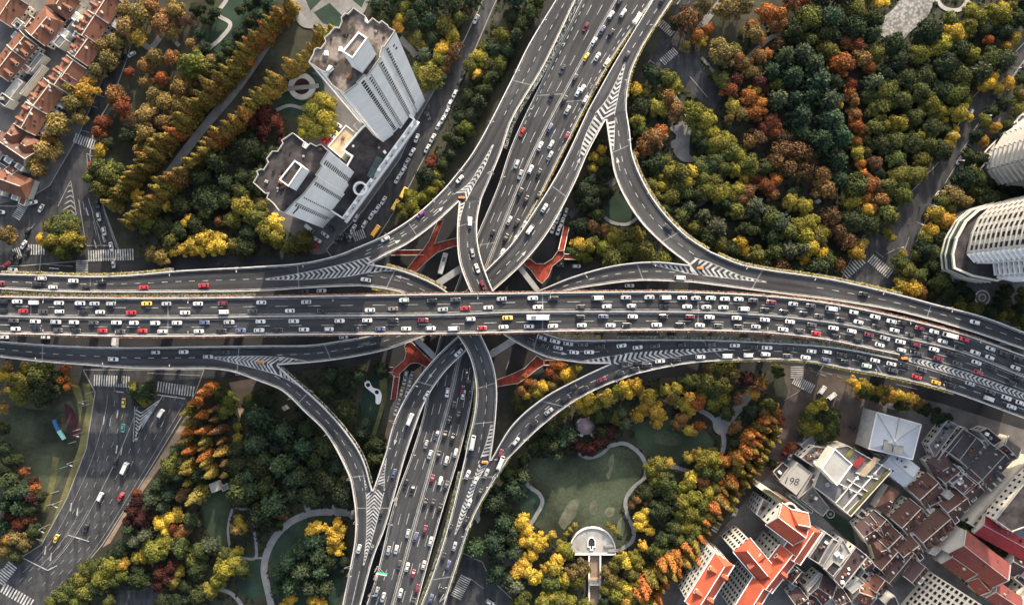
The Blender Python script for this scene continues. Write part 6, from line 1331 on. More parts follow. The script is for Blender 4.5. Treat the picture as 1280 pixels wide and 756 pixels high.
for a_ in (('WL', 'R', (0, 362), (320, 364), 'olive hedge between the upper side deck and the main highway', HGn, -.2, 1.5), ('WL', 'L', (0, 342), (215, 338), 'yellow hedge along the upper side deck above the junction', HY), ('GC', 'L', (480, 334), (556, 362), 'yellow-green hedge on the flyover curve upper left of the crossing', HY), ('GC', 'R', (470, 360), (505, 366), 'short yellow hedge at the inner flyover curve', HY),
    ('DR', 'R', (880, 452), (1180, 487), 'yellow-green hedge under the crowded side deck edge', HY), ('DR', 'L', (790, 424), (1124, 449), 'green hedge filling the gap beside the crowded side deck', HGn, -.2, 2.2), ('KD', 'R', (690, 418), (755, 425), 'sunny green hedge at the start of the crowded side deck', HY, -.2, 2.), ('ER', 'L', (890, 316), (1125, 368), 'yellow hedge along the empty upper side deck', HY), ('MR', 'R', (790, 195), (880, 308), 'yellow hedge along the loop ramp', HY), ('NR', 'R', (835, 8), (784, 130), 'yellowed hedge along the upper right ramp', HY, -.1, .7),
    ('NE', 'R', (812, 6), (655, 280), 'yellow-green hedge between the lower deck and the northeast flyover', HY, -.1, .8), ('SR', 'L', (578, 580), (527, 752), 'bright green hedge between the lower deck and the lower right ramp', HGn, -.1, 1.4), ('GC', 'R', (594, 470), (583, 560), 'green hedge along the inside of the central flyover', HGn, -.1, .7), ('NL', 'R', (719, 2), (628, 185), 'dark hedge in the gap beside the upper left ramp', HD, -.2, 1.6), ('I', 'L', (352, 458), (460, 600), 'dark creeper hedge inside the lower left curve', HD, -.1, .8), ('SR', 'R', (630, 580), (558, 745), 'olive hedge along the outer edge of the lower right ramp', HGn, -.1, .7)): hedge(*a_)
hedge(an, 'L', (5, 370), (1270, 440), 'planter tinted with peach sunlight along the upper edge of the main highway', HP, -.05, .55, .8); hedge(as_, 'R', (5, 418), (1120, 442), 'planter tinted with peach sunlight along the lower edge of the main highway', HP, -.05, .55, .8)  # sunlight on the parapet edges is put into the planter colour
# ---- lamps
def lamp_proto():
    r = empty('street_lamp', (0, 0, 0)); m = MB().mat(M['steel']); m.tube((0, 0), .14, .08, 0, 7.6, 8); m.build('pole', r); m = MB().mat(M['steel']); m.bar((0, 0, 7.5), (2.0, 0, 8.0), .12); m.build('arm', r)
    m = MB().mat(M['concrete_light']); m.box((2.3, 0, 8.0), (1.0, .36, .18)); m.build('lamp_head', r); return r
LP = lamp_proto(); LN = [0]
def lamp(p, d, label, s=1., grp='street lamps'):
    o = LP if LN[0] == 0 else copy_tree(LP); LN[0] += 1; o.location = p; o.rotation_euler = (0, 0, math.atan2(d[1], d[0])); o.scale = (s, s, s); tag(o, label, 'street lamp', grp); return o
for rn, side, phrase, frm, step in ((an, 'L', 'upper edge of the main highway', 'left', 31), (as_, 'R', 'lower edge of the main highway', 'left', 31), ('WL', 'L', 'upper edge of the upper side deck', 'left', 29), ('WS', 'R', 'lower edge of the lower side deck', 'left', 29), ('C', 'L', 'curve below the white towers', 'left', 26), ('I', 'R', 'outer edge of the dark garden curve', 'top', 24), ('SL', 'L', 'outer edge of the lower left ramp', 'top', 24), ('SR', 'R', 'outer edge of the lower right ramp', 'top', 24), ('F', 'R', 'outer edge of the curve by the lawn', 'top', 24),
    ('DR', 'R', 'lower edge of the crowded side deck', 'left', 30), ('ER', 'L', 'upper edge of the empty side deck', 'left', 30), ('MR', 'R', 'outer edge of the loop ramp', 'top', 26), ('NL', 'L', 'outer edge of the upper left ramp', 'top', 26), (nw, 'L', 'left edge of the lower deck', 'top', 33), ('NR', 'R', 'outer edge of the upper right ramp', 'top', 28), ('NH', 'L', 'outer edge of the southwest flyover', 'top', 30)):
    r = RIBS[rn] if isinstance(rn, str) else rn; d = step * .55; i = 0
    while d < r.len - 2:
        a, b = r.at(d); e = a if side == 'L' else b; px, py = PX(e)
        if 0 < px < 1280 and 0 < py < 756 and not (rn is nw and 290 < py < 500) and not (rn == 'NH' and 350 < py < 425):
            u = (b - a) * (1 if side == 'L' else -1); u = u / np.linalg.norm(u); q = e + u * .25; lamp((q[0], q[1], q[2] + .9), u, '%s street lamp from the %s on the %s' % (ordw(i), frm, phrase), .85); i += 1
        d += step
for i, (x, y, a) in enumerate(((1253, 92, 0), (1217, 150, 0), (1184, 205, 0), (1150, 258, 20), (1135, 280, 30), (1110, 312, -10), (1184, 172, 180))): lamp((*xy(x, y, 0), .05), (math.cos(math.radians(-a)), math.sin(math.radians(-a))), '%s street lamp from the top on the street by the park woods' % ordw(i), 1.1)
for i, (x, y, a) in enumerate(((118, 500, 10), (112, 540, 10), (104, 575, 15), (86, 625, 20), (70, 655, 25))): lamp((*xy(x - 8, y, 0), .05), (math.cos(math.radians(-a)), math.sin(math.radians(-a))), '%s street lamp from the top on the broad avenue verge' % ordw(i), 1.1)
for i, (x, y, a) in enumerate(((937, 602, -30), (908, 640, -30), (990, 485, -20))): lamp((*xy(x, y, 0), .05), (math.cos(math.radians(-a)), math.sin(math.radians(-a))), '%s street lamp from the top on the hotel street' % ordw(i), 1.0)
lamp((*xy(846, 8, 0), .05), (-.6, -.8), 'street lamp at the small two-crosswalk junction', 1.0)
def gantry(label, p, z, ang, panel=None, ln=2.6):
    v = W(*p, z); r = tag(empty('sign_gantry', tuple(v)), label, 'road sign', 'sign gantries on the decks'); a = math.radians(-ang); d = Vector((math.cos(a), math.sin(a), 0)); n = Vector((-d.y, d.x, 0)); m = MB().mat(M['steel'])
    for s in (-.8, .8): m.bar(v + n * s, v + n * s * .2 + d * ln + Vector((0, 0, 5.6)), .22)
    m.bar(v + n * .8 + Vector((0, 0, .4)), v - n * .8 + Vector((0, 0, .4)), .28); m.build('frame', r); m = MB().mat(M['steel']); m.tube((v.x, v.y), .25, .2, v.z - .5, v.z + 6, 10); m.build('post', r)
    if panel: c = v + d * (ln * .75); m = MB().mat(M[panel]); m.box((c.x, c.y, v.z + 6.2), (ln * 1.1, .35, 2.2), math.atan2(d.y, d.x)); m.mat(M['white_line']); m.box((c.x, c.y, v.z + 7.36), (ln * 1.1, .42, .12), math.atan2(d.y, d.x)); m.build('panel', r)
gantry('white sign frame on the lower deck edge beside the chevron gore', (494, 622), 9.4, 60); gantry('green sign gantry over the lower deck near the bottom frame', (471, 709), 9.4, 10, 'sign_green', 4.5); gantry('white sign frame at the lower deck edge near the bottom', (470, 718), 9.4, 70); gantry('white sign frame on the upper right side of the lower deck', (743, 111), 9.6, 200); gantry('white sign frame above the northbound deck left edge', (616, 216), 13, 150); gantry('sign frame at the lower right ramp edge beside the hut', (589, 654), 11.5, 150); gantry('sign frame on the lower right ramp near the bottom', (557, 742), 9.6, 150); gantry('sign frame left of the lower left ramp', (440, 708), 9.8, 210); gantry('sign frame beside the curve by the lawn', (622, 592), 13, 160); gantry('sign frame on the southwest flyover edge', (494, 528), 13, 220)
for lb, rn, p in (('orange crash cushion at the nose of the upper left gore', 'NL', (577, 247)), ('orange crash cushion at the nose of the lower right gore', 'SR', (606, 577)), ('orange crash cushion at the nose of the lower left side deck', 'WS', (326, 452)), ('orange crash cushion at the nose of the empty upper deck', 'ER', (875, 335)), ('orange crash cushion at the wedge of merging eastbound decks', 'GORE', (1130, 447.6))):
    z = RIBS[rn].zat(*p); v = W(*p, z); r = tag(empty('crash_cushion', tuple(v)), lb, 'crash cushion', 'crash cushions at the ramp noses')
    for k in range(3): m = MB().mat(M['orange']); m.tube((v.x + k * .9 - .9, v.y), .55, .5, v.z + .01, v.z + 1., 12); m.mat(M['white']); m.tube((v.x + k * .9 - .9, v.y), .56, .56, v.z + .5, v.z + .7, 12); m.build('drum', r)
# ---------------------------------------------------------------- trees
def ico(c, r, sub=1, sq=1.):
    bm = bmesh.new(); bmesh.ops.create_icosphere(bm, subdivisions=sub, radius=1)
    v = [(c[0] + x.co.x * r, c[1] + x.co.y * r, c[2] + x.co.z * r * sq) for x in bm.verts]; f = [[w.index for w in q.verts] for q in bm.faces]; bm.free(); return v, f
def crown_broad(seed, nl=11, spread=.62, lr=(.27, .44), per=95, size=.075, core=.86, flat=.6, ntone=1.):
    rg = np.random.default_rng(seed); P, N, T, EV, EF = [], [], [], [], []
    lob = [(0, 0, .62, .5)]
    for i in range(nl):
        a = 2.4 * i + rg.uniform(-.5, .5); q = spread * math.sqrt((i + .6) / nl) * rg.uniform(.85, 1.12); r = rg.uniform(*lr) * (1.1 - .25 * q); lob.append((q * math.cos(a), q * math.sin(a), flat * (1 - q * q) + rg.uniform(-.08, .1), r))
    for x, y, z, r in lob:
        n = int(per * (r / .35) ** 2); d = rg.normal(0, 1, (n, 3)); d /= np.linalg.norm(d, axis=1)[:, None]; d[:, 2] = np.where(d[:, 2] < -.35, -d[:, 2], d[:, 2])
        P.append(np.array([x, y, z]) + d * r * rg.uniform(.8, 1.12, (n, 1))); N.append(d); T.append(np.clip(rg.normal(.5, .22 * ntone, n) + rg.normal(0, .2), 0, 1))
        if core: v, f = ico((x, y, z), r * core, 1); o = len(EV); EV += v; EF += [[i + o for i in q] for q in f]
    return tuft_mesh('crown', np.concatenate(P), np.concatenate(N), size, np.concatenate(T), M['foliage'], (EV, EF) if core else None)
def crown_cone(seed, h=6.2, n=900, size=.17):
    rg = np.random.default_rng(seed); z = rg.random(n) ** 1.25 * (h - .5) + .5; a = rg.uniform(0, 2 * math.pi, n); R = (1 - z / (h + .15)) ** .82 * (1 + .18 * np.sin(z * 7 + seed)) * rg.uniform(.72, 1.08, n)
    P = np.stack([R * np.cos(a), R * np.sin(a), z - R * .12], 1); N = np.stack([np.cos(a), np.sin(a), np.full(n, .75)], 1); N /= np.linalg.norm(N, axis=1)[:, None]
    EV, EF = [], []; k = 10
    for i in range(k): EV.append((.66 * math.cos(i * .628), .66 * math.sin(i * .628), .6))
    EV.append((0, 0, h * .93)); EF = [[i, (i + 1) % k, k] for i in range(k)]
    return tuft_mesh('crown', P, N, size, np.clip(rg.normal(.5, .25, n), 0, 1), M['foliage'], (EV, EF))
def crown_cedar(seed, h=1.75):
    rg = np.random.default_rng(seed); P, N = [], []
    for t in range(7):
        z0 = .25 + (h - .3) * t / 7; R = (1 - z0 / (h + .12)) ** .75; nb = max(5, 11 - t)
        for b in range(nb):
            a = 2 * math.pi * (b + rg.uniform(-.3, .3)) / nb + t; ln = R * rg.uniform(.75, 1.1); k = max(3, int(ln * 17))
            for i in range(k):
                s = (i + .5) / k; w = .11 * (1 - s * .7)
                for _ in range(2): P.append((ln * s * math.cos(a) + rg.normal(0, w), ln * s * math.sin(a) + rg.normal(0, w), z0 - ln * s * .14 + rg.normal(0, .04) + .1)); N.append((math.cos(a) * .4, math.sin(a) * .4, .9))
    n = len(P); EV, EF = [], []; k = 10
    for i in range(k): EV.append((.6 * math.cos(i * .628), .6 * math.sin(i * .628), .2))
    EV.append((0, 0, h * .85)); EF = [[i, (i + 1) % k, k] for i in range(k)]
    return tuft_mesh('crown', np.array(P), np.array(N), .075, np.clip(rg.normal(.5, .24, n), 0, 1), M['foliage'], (EV, EF))
CROWN = dict(camphor=[crown_broad(s, 12 + s, .62 + .03 * s, (.22, .40), 150, .055) for s in range(7)], loose=[crown_broad(20 + s, 9 + s, .74, (.18, .36), 165, .055, .7, .5) for s in range(6)],
    airy=[crown_broad(40 + s, 15, .78, (.16, .28), 130, .05, 0, .42, 1.3) for s in range(5)], cone=[crown_cone(60 + s) for s in range(4)], cedar=[crown_cedar(70 + s) for s in range(5)])
def trunk_mesh(h, r, limbs, seed):
    rg = random.Random(seed); m = MB().mat(M['bark']); m.tube((0, 0), r, r * .55, 0, h, 8)
    for i in range(limbs):
        a = i * 2 * math.pi / limbs + rg.uniform(-.4, .4); z = h * rg.uniform(.6, .85); m.bar((0, 0, z), (math.cos(a) * .55, math.sin(a) * .55, h * rg.uniform(1.05, 1.3)), r * .6)
    me = bpy.data.meshes.new('trunk'); me.from_pydata(m.v, [], m.f); me.materials.append(M['bark']); return me
TRUNK = dict(b=[trunk_mesh(.75, .055, 5, s) for s in range(3)], c=[trunk_mesh(5.6, .11, 0, 9)])
KIND = {  # code: crown set, colours, object name, colour word
    'C': ('camphor', [(.095, .112, .026), (.075, .098, .03), (.12, .122, .026)], 'camphor_tree', 'dull green rounded tree'), 'L': ('camphor', [(.21, .20, .022), (.26, .23, .024), (.17, .175, .024)], 'camphor_tree', 'yellow-green rounded tree'),
    'K': ('camphor', [(.036, .054, .025), (.045, .062, .026), (.03, .05, .03)], 'evergreen_tree', 'dark green rounded tree'), 'D': ('cedar', [(.030, .062, .039), (.038, .074, .042), (.046, .070, .036)], 'cedar_tree', 'blue-green cedar'), 'P': ('cedar', [(.06, .085, .055), (.075, .095, .06)], 'cedar_tree', 'pale green starry tree'),
    'O': ('loose', [(.20, .145, .048), (.17, .135, .05), (.22, .155, .05)], 'plane_tree', 'olive gold plane tree'), 'B': ('airy', [(.12, .07, .038), (.105, .062, .036), (.14, .078, .035)], 'plane_tree', 'thin brown tree'), 'T': ('loose', [(.25, .12, .04), (.22, .115, .045)], 'plane_tree', 'rusty tree'),
    'R': ('loose', [(.36, .125, .022), (.40, .155, .024), (.31, .10, .024)], 'maple_tree', 'orange tree'), 'S': ('loose', [(.21, .06, .026), (.18, .05, .026)], 'maple_tree', 'brick red tree'), 'M': ('loose', [(.055, .02, .024), (.07, .022, .02)], 'maple_tree', 'maroon tree'),
    'Y': ('loose', [(.58, .40, .018), (.62, .42, .02), (.5, .37, .025)], 'ginkgo_tree', 'yellow tree'), 'G': ('loose', [(.42, .28, .025), (.36, .27, .03), (.46, .26, .025)], 'ginkgo_tree', 'golden tree'),
    'X': ('cone', [(.12, .06, .03), (.14, .075, .03)], 'redwood_tree', 'dull brown conifer'), 'W': ('cone', [(.23, .155, .026), (.28, .19, .03), (.19, .145, .03), (.22, .125, .024)], 'redwood_tree', 'conical amber conifer'), 'V': ('cone', [(.36, .12, .018), (.40, .155, .02)], 'redwood_tree', 'bright orange conifer'), 'Z': ('cone', [(.24, .19, .03), (.2, .16, .03)], 'redwood_tree', 'olive gold conifer')}
TREES = []; TR = random.Random(21)
RW = [(r.M[:, :2], r.wid, r.z) for r in RIBS.values()]
def on_deck(x, y, r):
    q = np.array([x, y])
    for Mx, wd, z in RW:
        d = np.linalg.norm(Mx - q, axis=1); i = int(np.argmin(d))
        if d[i] < wd[i] / 2 + r * .42: return True
    return False
NB = [(min(p[0] for p in P), max(p[0] for p in P), min(p[1] for p in P), max(p[1] for p in P), P) for P in NOTREE]
def blocked(g): return any(a <= g[0] <= b and c <= g[1] <= d and inside(g, P) for a, b, c, d, P in NB)
def add_tree(px, py, rp, k, force=False, zc=None):
    """px, py: crown centre as seen; rp: crown radius in pixels"""
    cone = KIND[k][0] == 'cone'; R = rp / 2.75
    zc = zc if zc is not None else (R * 4.4 if cone else R * .75 + 3.0)
    v = W(px, py, zc); x, y = v.x, v.y
    if not force:
        if on_deck(x, y, R): return False
        g = PX((x, y, 0))
        if blocked(g) or any(blocked((g[0] + math.cos(q * 1.571) * rp * .6, g[1] + math.sin(q * 1.571) * rp * .6)) for q in range(4)): return False
        for t in TREES:
            if math.hypot(t[0] - x, t[1] - y) < .72 * (t[2] + R) * (.8 if cone else 1): return False
        for A, B, w in HOUSES:
            if seg_d((x, y), tuple(A), tuple(B)) < w + R * .5: return False
    TREES.append((x, y, R, k)); return True
def trees(spec, jit=0):
    for tok in spec.split():
        a = tok.split(','); add_tree(float(a[0]), float(a[1]), float(a[2]), a[3], True)
def row(p, q, n, rp, kinds, jit=1.5, zc=None):
    for i in range(n):
        t = i / max(1, n - 1); add_tree(p[0] + (q[0] - p[0]) * t + TR.uniform(-jit, jit), p[1] + (q[1] - p[1]) * t + TR.uniform(-jit, jit), rp * TR.uniform(.85, 1.15), TR.choice(kinds), True, zc)
def fillz(poly, mixk, r0, r1, tries=700):
    x0, x1, y0, y1 = min(p[0] for p in poly), max(p[0] for p in poly), min(p[1] for p in poly), max(p[1] for p in poly)
    for i in range(tries):
        r = r1 + (r0 - r1) * (i / tries) ** .7; x, y = TR.uniform(x0, x1), TR.uniform(y0, y1)
        if inside((x, y), poly): add_tree(x, y, r * TR.uniform(.92, 1.08), TR.choice(mixk))
# upper left: plane trees of the leafy street, park edge
trees('176,18,17,O 202,28,18,T 160,34,16,O 218,12,13,O 143,50,14,O 172,46,12,G 134,72,14,O 120,88,12,O 106,112,15,G 90,130,14,O 72,158,17,O 56,190,17,O 48,212,14,O 8,294,13,O 96,146,11,O 128,58,11,O 214,38,11,O 36,200,12,G 62,172,12,T 190,8,12,T 225,25,10,B 152,12,12,O 116,60,10,O 88,108,10,G')
trees('160,90,8,S 181,82,10,T 201,98,11,R 194,72,12,O 214,72,11,T 179,102,11,O 240,78,17,L 256,86,12,C 226,108,15,O 205,128,15,O 182,142,15,O 143,120,13,T 153,134,12,S 128,152,11,S 122,165,10,S 132,178,9,K 180,168,14,O 205,152,12,O 222,130,12,O 262,74,10,O 236,100,9,O 192,118,11,O 165,150,9,B 160,170,11,K 172,186,9,O 125,186,10,Y')
trees('136,218,17,C 122,208,11,C 128,236,13,C 150,236,12,O 112,222,8,C 75,284,15,C 68,298,14,L 86,298,14,L 62,284,11,C 90,284,11,C 50,298,8,Y 76,312,11,C 62,308,9,C 92,308,10,K 84,272,9,C')
# redwood rows
row((360, 0), (140, 242), 38, 7.6, 'WWWZZ'); row((351, 12), (134, 254), 36, 7.2, 'WWZWV'); row((412, 32), (162, 270), 38, 7.6, 'WWWZZ'); row((405, 43), (158, 280), 34, 7.0, 'WWZV')
trees('390,137,14,L 404,146,13,L 399,126,11,L 384,154,12,L 413,130,9,L 394,163,11,L 378,164,9,L 410,158,8,L 331,142,13,M 345,152,11,S 330,164,11,M 317,152,9,M 350,164,9,M 355,178,10,M')
trees('228,312,9,Y 241,306,12,Y 253,298,11,Y 263,309,10,Y 276,304,11,Y 216,314,8,Y 250,312,10,Y 270,295,8,Y 231,278,8,Y 236,273,6,Y 207,258,7,Y 170,245,9,Y 302,258,14,L 318,272,14,C 331,287,13,L 346,297,12,L 326,258,12,C 342,278,11,Y 365,306,13,C 300,240,12,C 312,292,12,K 200,320,11,O 188,318,9,O 213,300,13,C 200,284,14,K 184,280,12,C 222,288,12,K 272,276,7,T 255,266,8,L 290,275,10,C 378,300,11,C 290,306,9,C')
fillz([(170, 268), (250, 190), (330, 120), (346, 200), (326, 235), (340, 262), (390, 305), (388, 320), (176, 324)], 'KKKDCK', 10.24, 18.3)
fillz([(262, 10), (330, -20), (345, 0), (270, 80), (256, 70)], 'KD', 6.4, 10.98, 120)
trees('300,12,8,K 312,5,9,K 322,-2,9,K 298,42,8,K 285,56,8,K 310,26,7,K 268,14,8,D 258,26,9,K 250,42,8,D 245,12,9,K 236,24,8,B 276,72,8,K 266,84,8,K 300,58,8,K 318,40,7,K 255,60,8,K 238,52,9,O 330,24,7,K 340,12,7,K 262,-2,9,D 246,62,9,O')
trees(' '.join('%.1f,%.1f,3.6,%s' % (740.5 + 37 * math.cos(a * .2), 686 - 36 * math.sin(a * .2), 'GLKL'[a % 4]) for a in range(2, 15)))
# strip above the towers and beside the upper left ramp
trees('500,22,8,Y 497,32,8,G 492,12,9,P 505,8,10,C 516,22,11,D 553,60,10,Y 566,44,10,L 536,94,14,L 522,88,12,C 549,74,9,L 545,98,12,C 555,86,8,T 575,22,10,C 584,12,9,B 568,62,11,B 560,75,9,B 535,105,10,C 520,30,9,D 520,48,10,C 528,55,7,L 599,72,12,L 590,82,10,C 612,80,11,C 618,62,12,K 596,92,9,Y 612,98,9,C 604,60,9,C')
fillz([(462, -10), (600, -10), (572, 60), (548, 102), (522, 110), (512, 70), (474, 26)], 'KDDCKP', 8.96, 14.64); trees('664,14,11,K 672,2,10,C 652,30,11,K 645,46,10,D 634,62,11,K 624,78,10,C 616,96,10,K 606,112,11,K 598,128,10,D 590,144,10,K 582,160,10,C 572,176,10,K 563,192,9,D 554,206,9,K 640,20,10,K 628,44,10,C 600,96,9,K 585,120,9,K 574,146,8,K 560,170,8,D')
fillz([(628, -10), (690, -10), (640, 70), (600, 150), (566, 200), (540, 230), (528, 226), (560, 160), (590, 84)], 'KKCKD', 10.24, 15.86)
trees('531,212,6,S 534,220,5,S 541,196,5,S 538,204,7,S 527,222,8,C 546,219,8,L 515,256,10,L 529,246,9,L 540,238,9,L 505,268,7,C 521,268,8,L 545,228,9,L 512,244,8,L 535,228,7,L 500,258,6,L')
# inside the loop
trees('744,196,7,Y 750,186,7,Y 741,210,6,Y 752,200,8,C 728,238,14,K 738,225,9,K 742,240,11,K 733,252,12,K 744,254,9,K 741,282,11,B 756,287,9,T 722,304,10,Y 734,308,12,L 716,314,9,C 728,318,9,C 742,302,8,C 748,178,8,K 760,215,9,K 756,240,9,K')
fillz([(752, 290), (800, 292), (830, 316), (850, 328), (760, 326), (748, 306)], 'CCKL', 8.96, 15.86); fillz([(742, 170), (760, 200), (775, 250), (750, 300), (715, 325), (705, 330), (718, 290), (730, 250)], 'KKC', 8.96, 13.42)
# upper right park: named trees first
trees('816,92,15,K 834,98,13,C 842,106,11,L 796,112,10,Y 806,116,9,C 802,132,12,K 824,134,12,L 828,120,10,C 835,122,15,T 846,136,15,T 834,112,9,T 818,172,15,T 806,182,12,T 826,164,12,R 796,150,9,L 800,162,8,C 794,194,9,T 800,166,8,K')
trees('872,46,10,R 884,36,9,R 877,50,8,Y 858,56,9,O 860,22,20,B 880,4,12,O 846,30,10,K 905,68,17,O 922,72,13,T 899,56,12,O 932,78,10,O 920,60,9,C 944,40,14,O 940,30,9,R 950,48,10,T 913,10,18,O 930,6,12,O 960,14,13,R 974,18,13,R 979,30,10,T 968,32,9,T 990,4,12,T 1008,2,9,S 950,70,11,T 960,66,8,R 976,54,10,B 1052,78,17,R 1044,84,10,R 1078,74,14,T 1072,54,12,S 1086,84,9,R 1060,52,10,T 1080,60,9,B 1064,106,8,S 1063,114,9,R 1050,132,6,G 1066,120,9,T 1068,128,8,T 1070,142,9,T 1074,158,10,R 1072,176,9,R 1074,190,9,L 1078,204,8,R 1080,216,7,R')
trees('1100,3,10,Y 1108,4,7,Y 1105,-3,8,R 1195,40,13,Y 1204,44,11,Y 1212,34,12,L 1214,12,12,L 1222,20,11,L 1236,50,8,R 1256,10,10,Y 1252,20,12,L 1266,8,9,L 1242,14,10,L 1216,68,10,L 1238,104,9,Y 1230,108,8,Y 1244,96,7,Y 1213,146,5,Y 1192,170,8,Y 1196,162,7,Y 1188,178,7,Y 1183,150,4,Y 1258,58,8,G 1268,48,8,G')
trees('940,120,12,R 952,128,11,R 946,140,11,R 966,152,13,S 958,160,10,S 968,164,10,S 945,112,9,Y 916,132,10,G 928,142,10,O 912,148,8,O 950,172,14,B 938,178,11,B 985,172,14,B 978,186,14,B 995,190,16,B 1010,196,15,B 970,200,14,B 985,210,16,B 1008,212,15,B 1028,220,15,B 955,210,12,K 1034,236,16,T 1022,244,11,T 962,234,13,S 955,228,11,R 948,222,10,S 966,242,10,T 934,240,12,T 936,256,8,R 928,250,10,T 970,226,9,R 1084,232,13,R 1094,230,11,T 1102,248,13,T 1080,246,11,R 1092,260,11,T 1084,262,10,Y 920,100,11,M 914,112,12,S 948,104,12,M 956,112,9,M')
trees('868,142,16,L 882,150,14,L 888,164,12,L 896,176,13,L 890,186,9,L 880,180,10,K 908,178,12,L 916,190,12,C 925,196,11,L 935,206,13,C 942,212,10,L 873,168,9,C 866,192,10,K 896,200,12,C 905,210,10,C 920,212,10,L 930,222,8,Y 890,206,11,K')
trees('838,214,13,L 850,218,14,C 858,226,12,L 866,216,12,Y 874,208,14,C 880,222,13,C 846,232,12,C 840,244,13,C 828,232,10,L 858,240,10,C 826,220,8,L 892,226,11,C 886,238,14,C 898,242,14,L 908,240,12,L 918,246,12,C 924,236,11,L 872,244,10,K 906,256,10,K 920,262,12,C 944,262,15,P 960,272,14,C 975,278,15,P 985,290,14,C 966,296,14,K 998,282,14,L 1012,276,12,L 1005,296,12,L 1022,300,13,C 1030,290,11,L 968,316,12,C 985,312,13,P 1000,312,13,P 1014,308,14,Y 1026,316,12,Y 1006,322,10,Y 1036,324,11,C 926,304,11,Y 932,312,9,Y 922,312,8,L 945,318,11,C 912,312,13,K 900,306,12,C 886,300,12,K 958,330,10,K 1060,300,15,B 1072,316,12,G 1048,290,12,B 1050,330,11,B 1078,306,9,G 880,270,11,P 896,284,14,P 862,258,9,P 990,252,12,L 992,240,9,K 1005,258,12,L 1112,232,12,C 1070,232,15,C 1066,252,12,L')
# the big woods, band by band
fillz([(984, 60), (1040, 70), (1060, 110), (1052, 150), (1062, 200), (1058, 232), (1030, 226), (990, 165), (960, 130), (955, 90)], 'DDPDPD', 10.24, 15.86, 900)
fillz([(985, -10), (1100, -10), (1092, 44), (1060, 46), (985, 42)], 'KDCKCK', 10.24, 15.86); fillz([(985, 46), (1060, 50), (1062, 72), (990, 74)], 'KCCP', 8.96, 13.42)
fillz([(1088, 112), (1120, 108), (1180, 110), (1205, 90), (1212, 130), (1190, 180), (1155, 215), (1140, 230), (1122, 228), (1102, 190), (1085, 160)], 'CCLCCKL', 7.68, 14.64, 1100)
fillz([(1068, 150), (1092, 150), (1104, 200), (1100, 230), (1080, 225)], 'BBOK', 7.68, 12.2); fillz([(1110, 50), (1150, 45), (1175, 25), (1290, -10), (1290, 40), (1230, 105), (1205, 100), (1170, 112), (1120, 105), (1102, 80)], 'KKKDCKL', 10.24, 15.86, 900); fillz([(1092, 50), (1112, 60), (1110, 110), (1085, 108)], 'KCP', 7.68, 13.42)
fillz([(1100, 200), (1140, 232), (1136, 246), (1112, 280), (1088, 290), (1078, 276), (1090, 240)], 'KCCT', 8.96, 14.64); fillz([(880, 94), (960, 76), (985, 100), (965, 150), (930, 150), (905, 130)], 'OOBKCC', 8.96, 14.64); fillz([(930, 180), (1030, 215), (1060, 240), (1075, 300), (1050, 350), (960, 335), (890, 315), (880, 290), (940, 270), (905, 220)], 'KKBKKD', 10.24, 15.86, 900)
fillz([(860, 76), (905, 90), (945, 100), (960, 120), (915, 125)], 'OOCC', 8.96, 13.42); fillz([(800, 150), (832, 196), (860, 208), (905, 290), (880, 300), (838, 272), (812, 235), (798, 200)], 'KKCK', 7.68, 13.42)
# right edge, between the street and the towers
trees('1195,244,15,O 1180,252,12,C 1205,250,12,O 1172,266,12,G 1182,274,12,G 1190,262,11,L 1168,288,12,G 1160,298,11,C 1176,296,11,K 1158,312,12,K 1172,316,12,K 1148,318,8,L 1136,338,13,C 1150,344,11,C 1126,330,9,C 1128,358,11,G 1140,362,12,G 1152,366,9,T 1176,352,12,C 1186,366,12,K 1200,360,9,K 1212,232,10,C 1225,225,11,K 1208,224,14,K 1222,238,9,C 1130,318,7,L 1168,332,10,K 1248,110,8,G 1262,102,10,G 1275,100,8,K 1232,150,8,L 1240,140,9,K 1254,128,10,K 1246,158,8,G 1222,168,9,K 1230,176,8,G 1212,195,9,K 1110,290,6,L 1116,298,5,L')
fillz([(1140, 362), (1185, 355), (1215, 358), (1216, 384), (1250, 384), (1250, 362), (1290, 360), (1290, 420), (1220, 392)], 'KKC', 7, 11, 400); fillz([(1204, 240), (1280, 140), (1290, 100), (1215, 190)], 'KC', 7.68, 10.98, 200)
fillz([(1205, 225), (1290, 235), (1290, 246), (1215, 252)], 'KCK', 7.68, 13.42)
# lower left corner
trees('45,470,16,C 30,478,14,C 58,484,15,K 44,492,16,K 68,472,11,K 24,492,12,L 34,462,11,L 56,462,12,C 76,474,9,R 80,462,8,R 84,484,7,R 4,470,9,Y 8,488,9,O 6,460,8,O 2,510,9,O 3,535,8,K 4,560,9,K')
trees('28,590,8,S 40,604,8,M 42,610,8,R 38,622,11,M 30,612,12,D 12,600,12,D 18,615,13,D 8,630,12,D 25,635,12,D 32,650,9,S 20,655,10,S 38,648,6,S 12,645,9,M 18,672,14,O 28,680,11,O 8,675,10,G 4,690,10,O 40,664,9,K 50,620,8,K 36,636,9,K 10,576,9,K 4,585,9,K 22,575,8,K')
fillz([(0, 560), (20, 560), (52, 620), (50, 650), (20, 700), (0, 705)], 'KDK', 7.68, 10.98, 200)
trees('176,492,13,K 184,486,11,K 170,486,9,L 178,500,9,L')
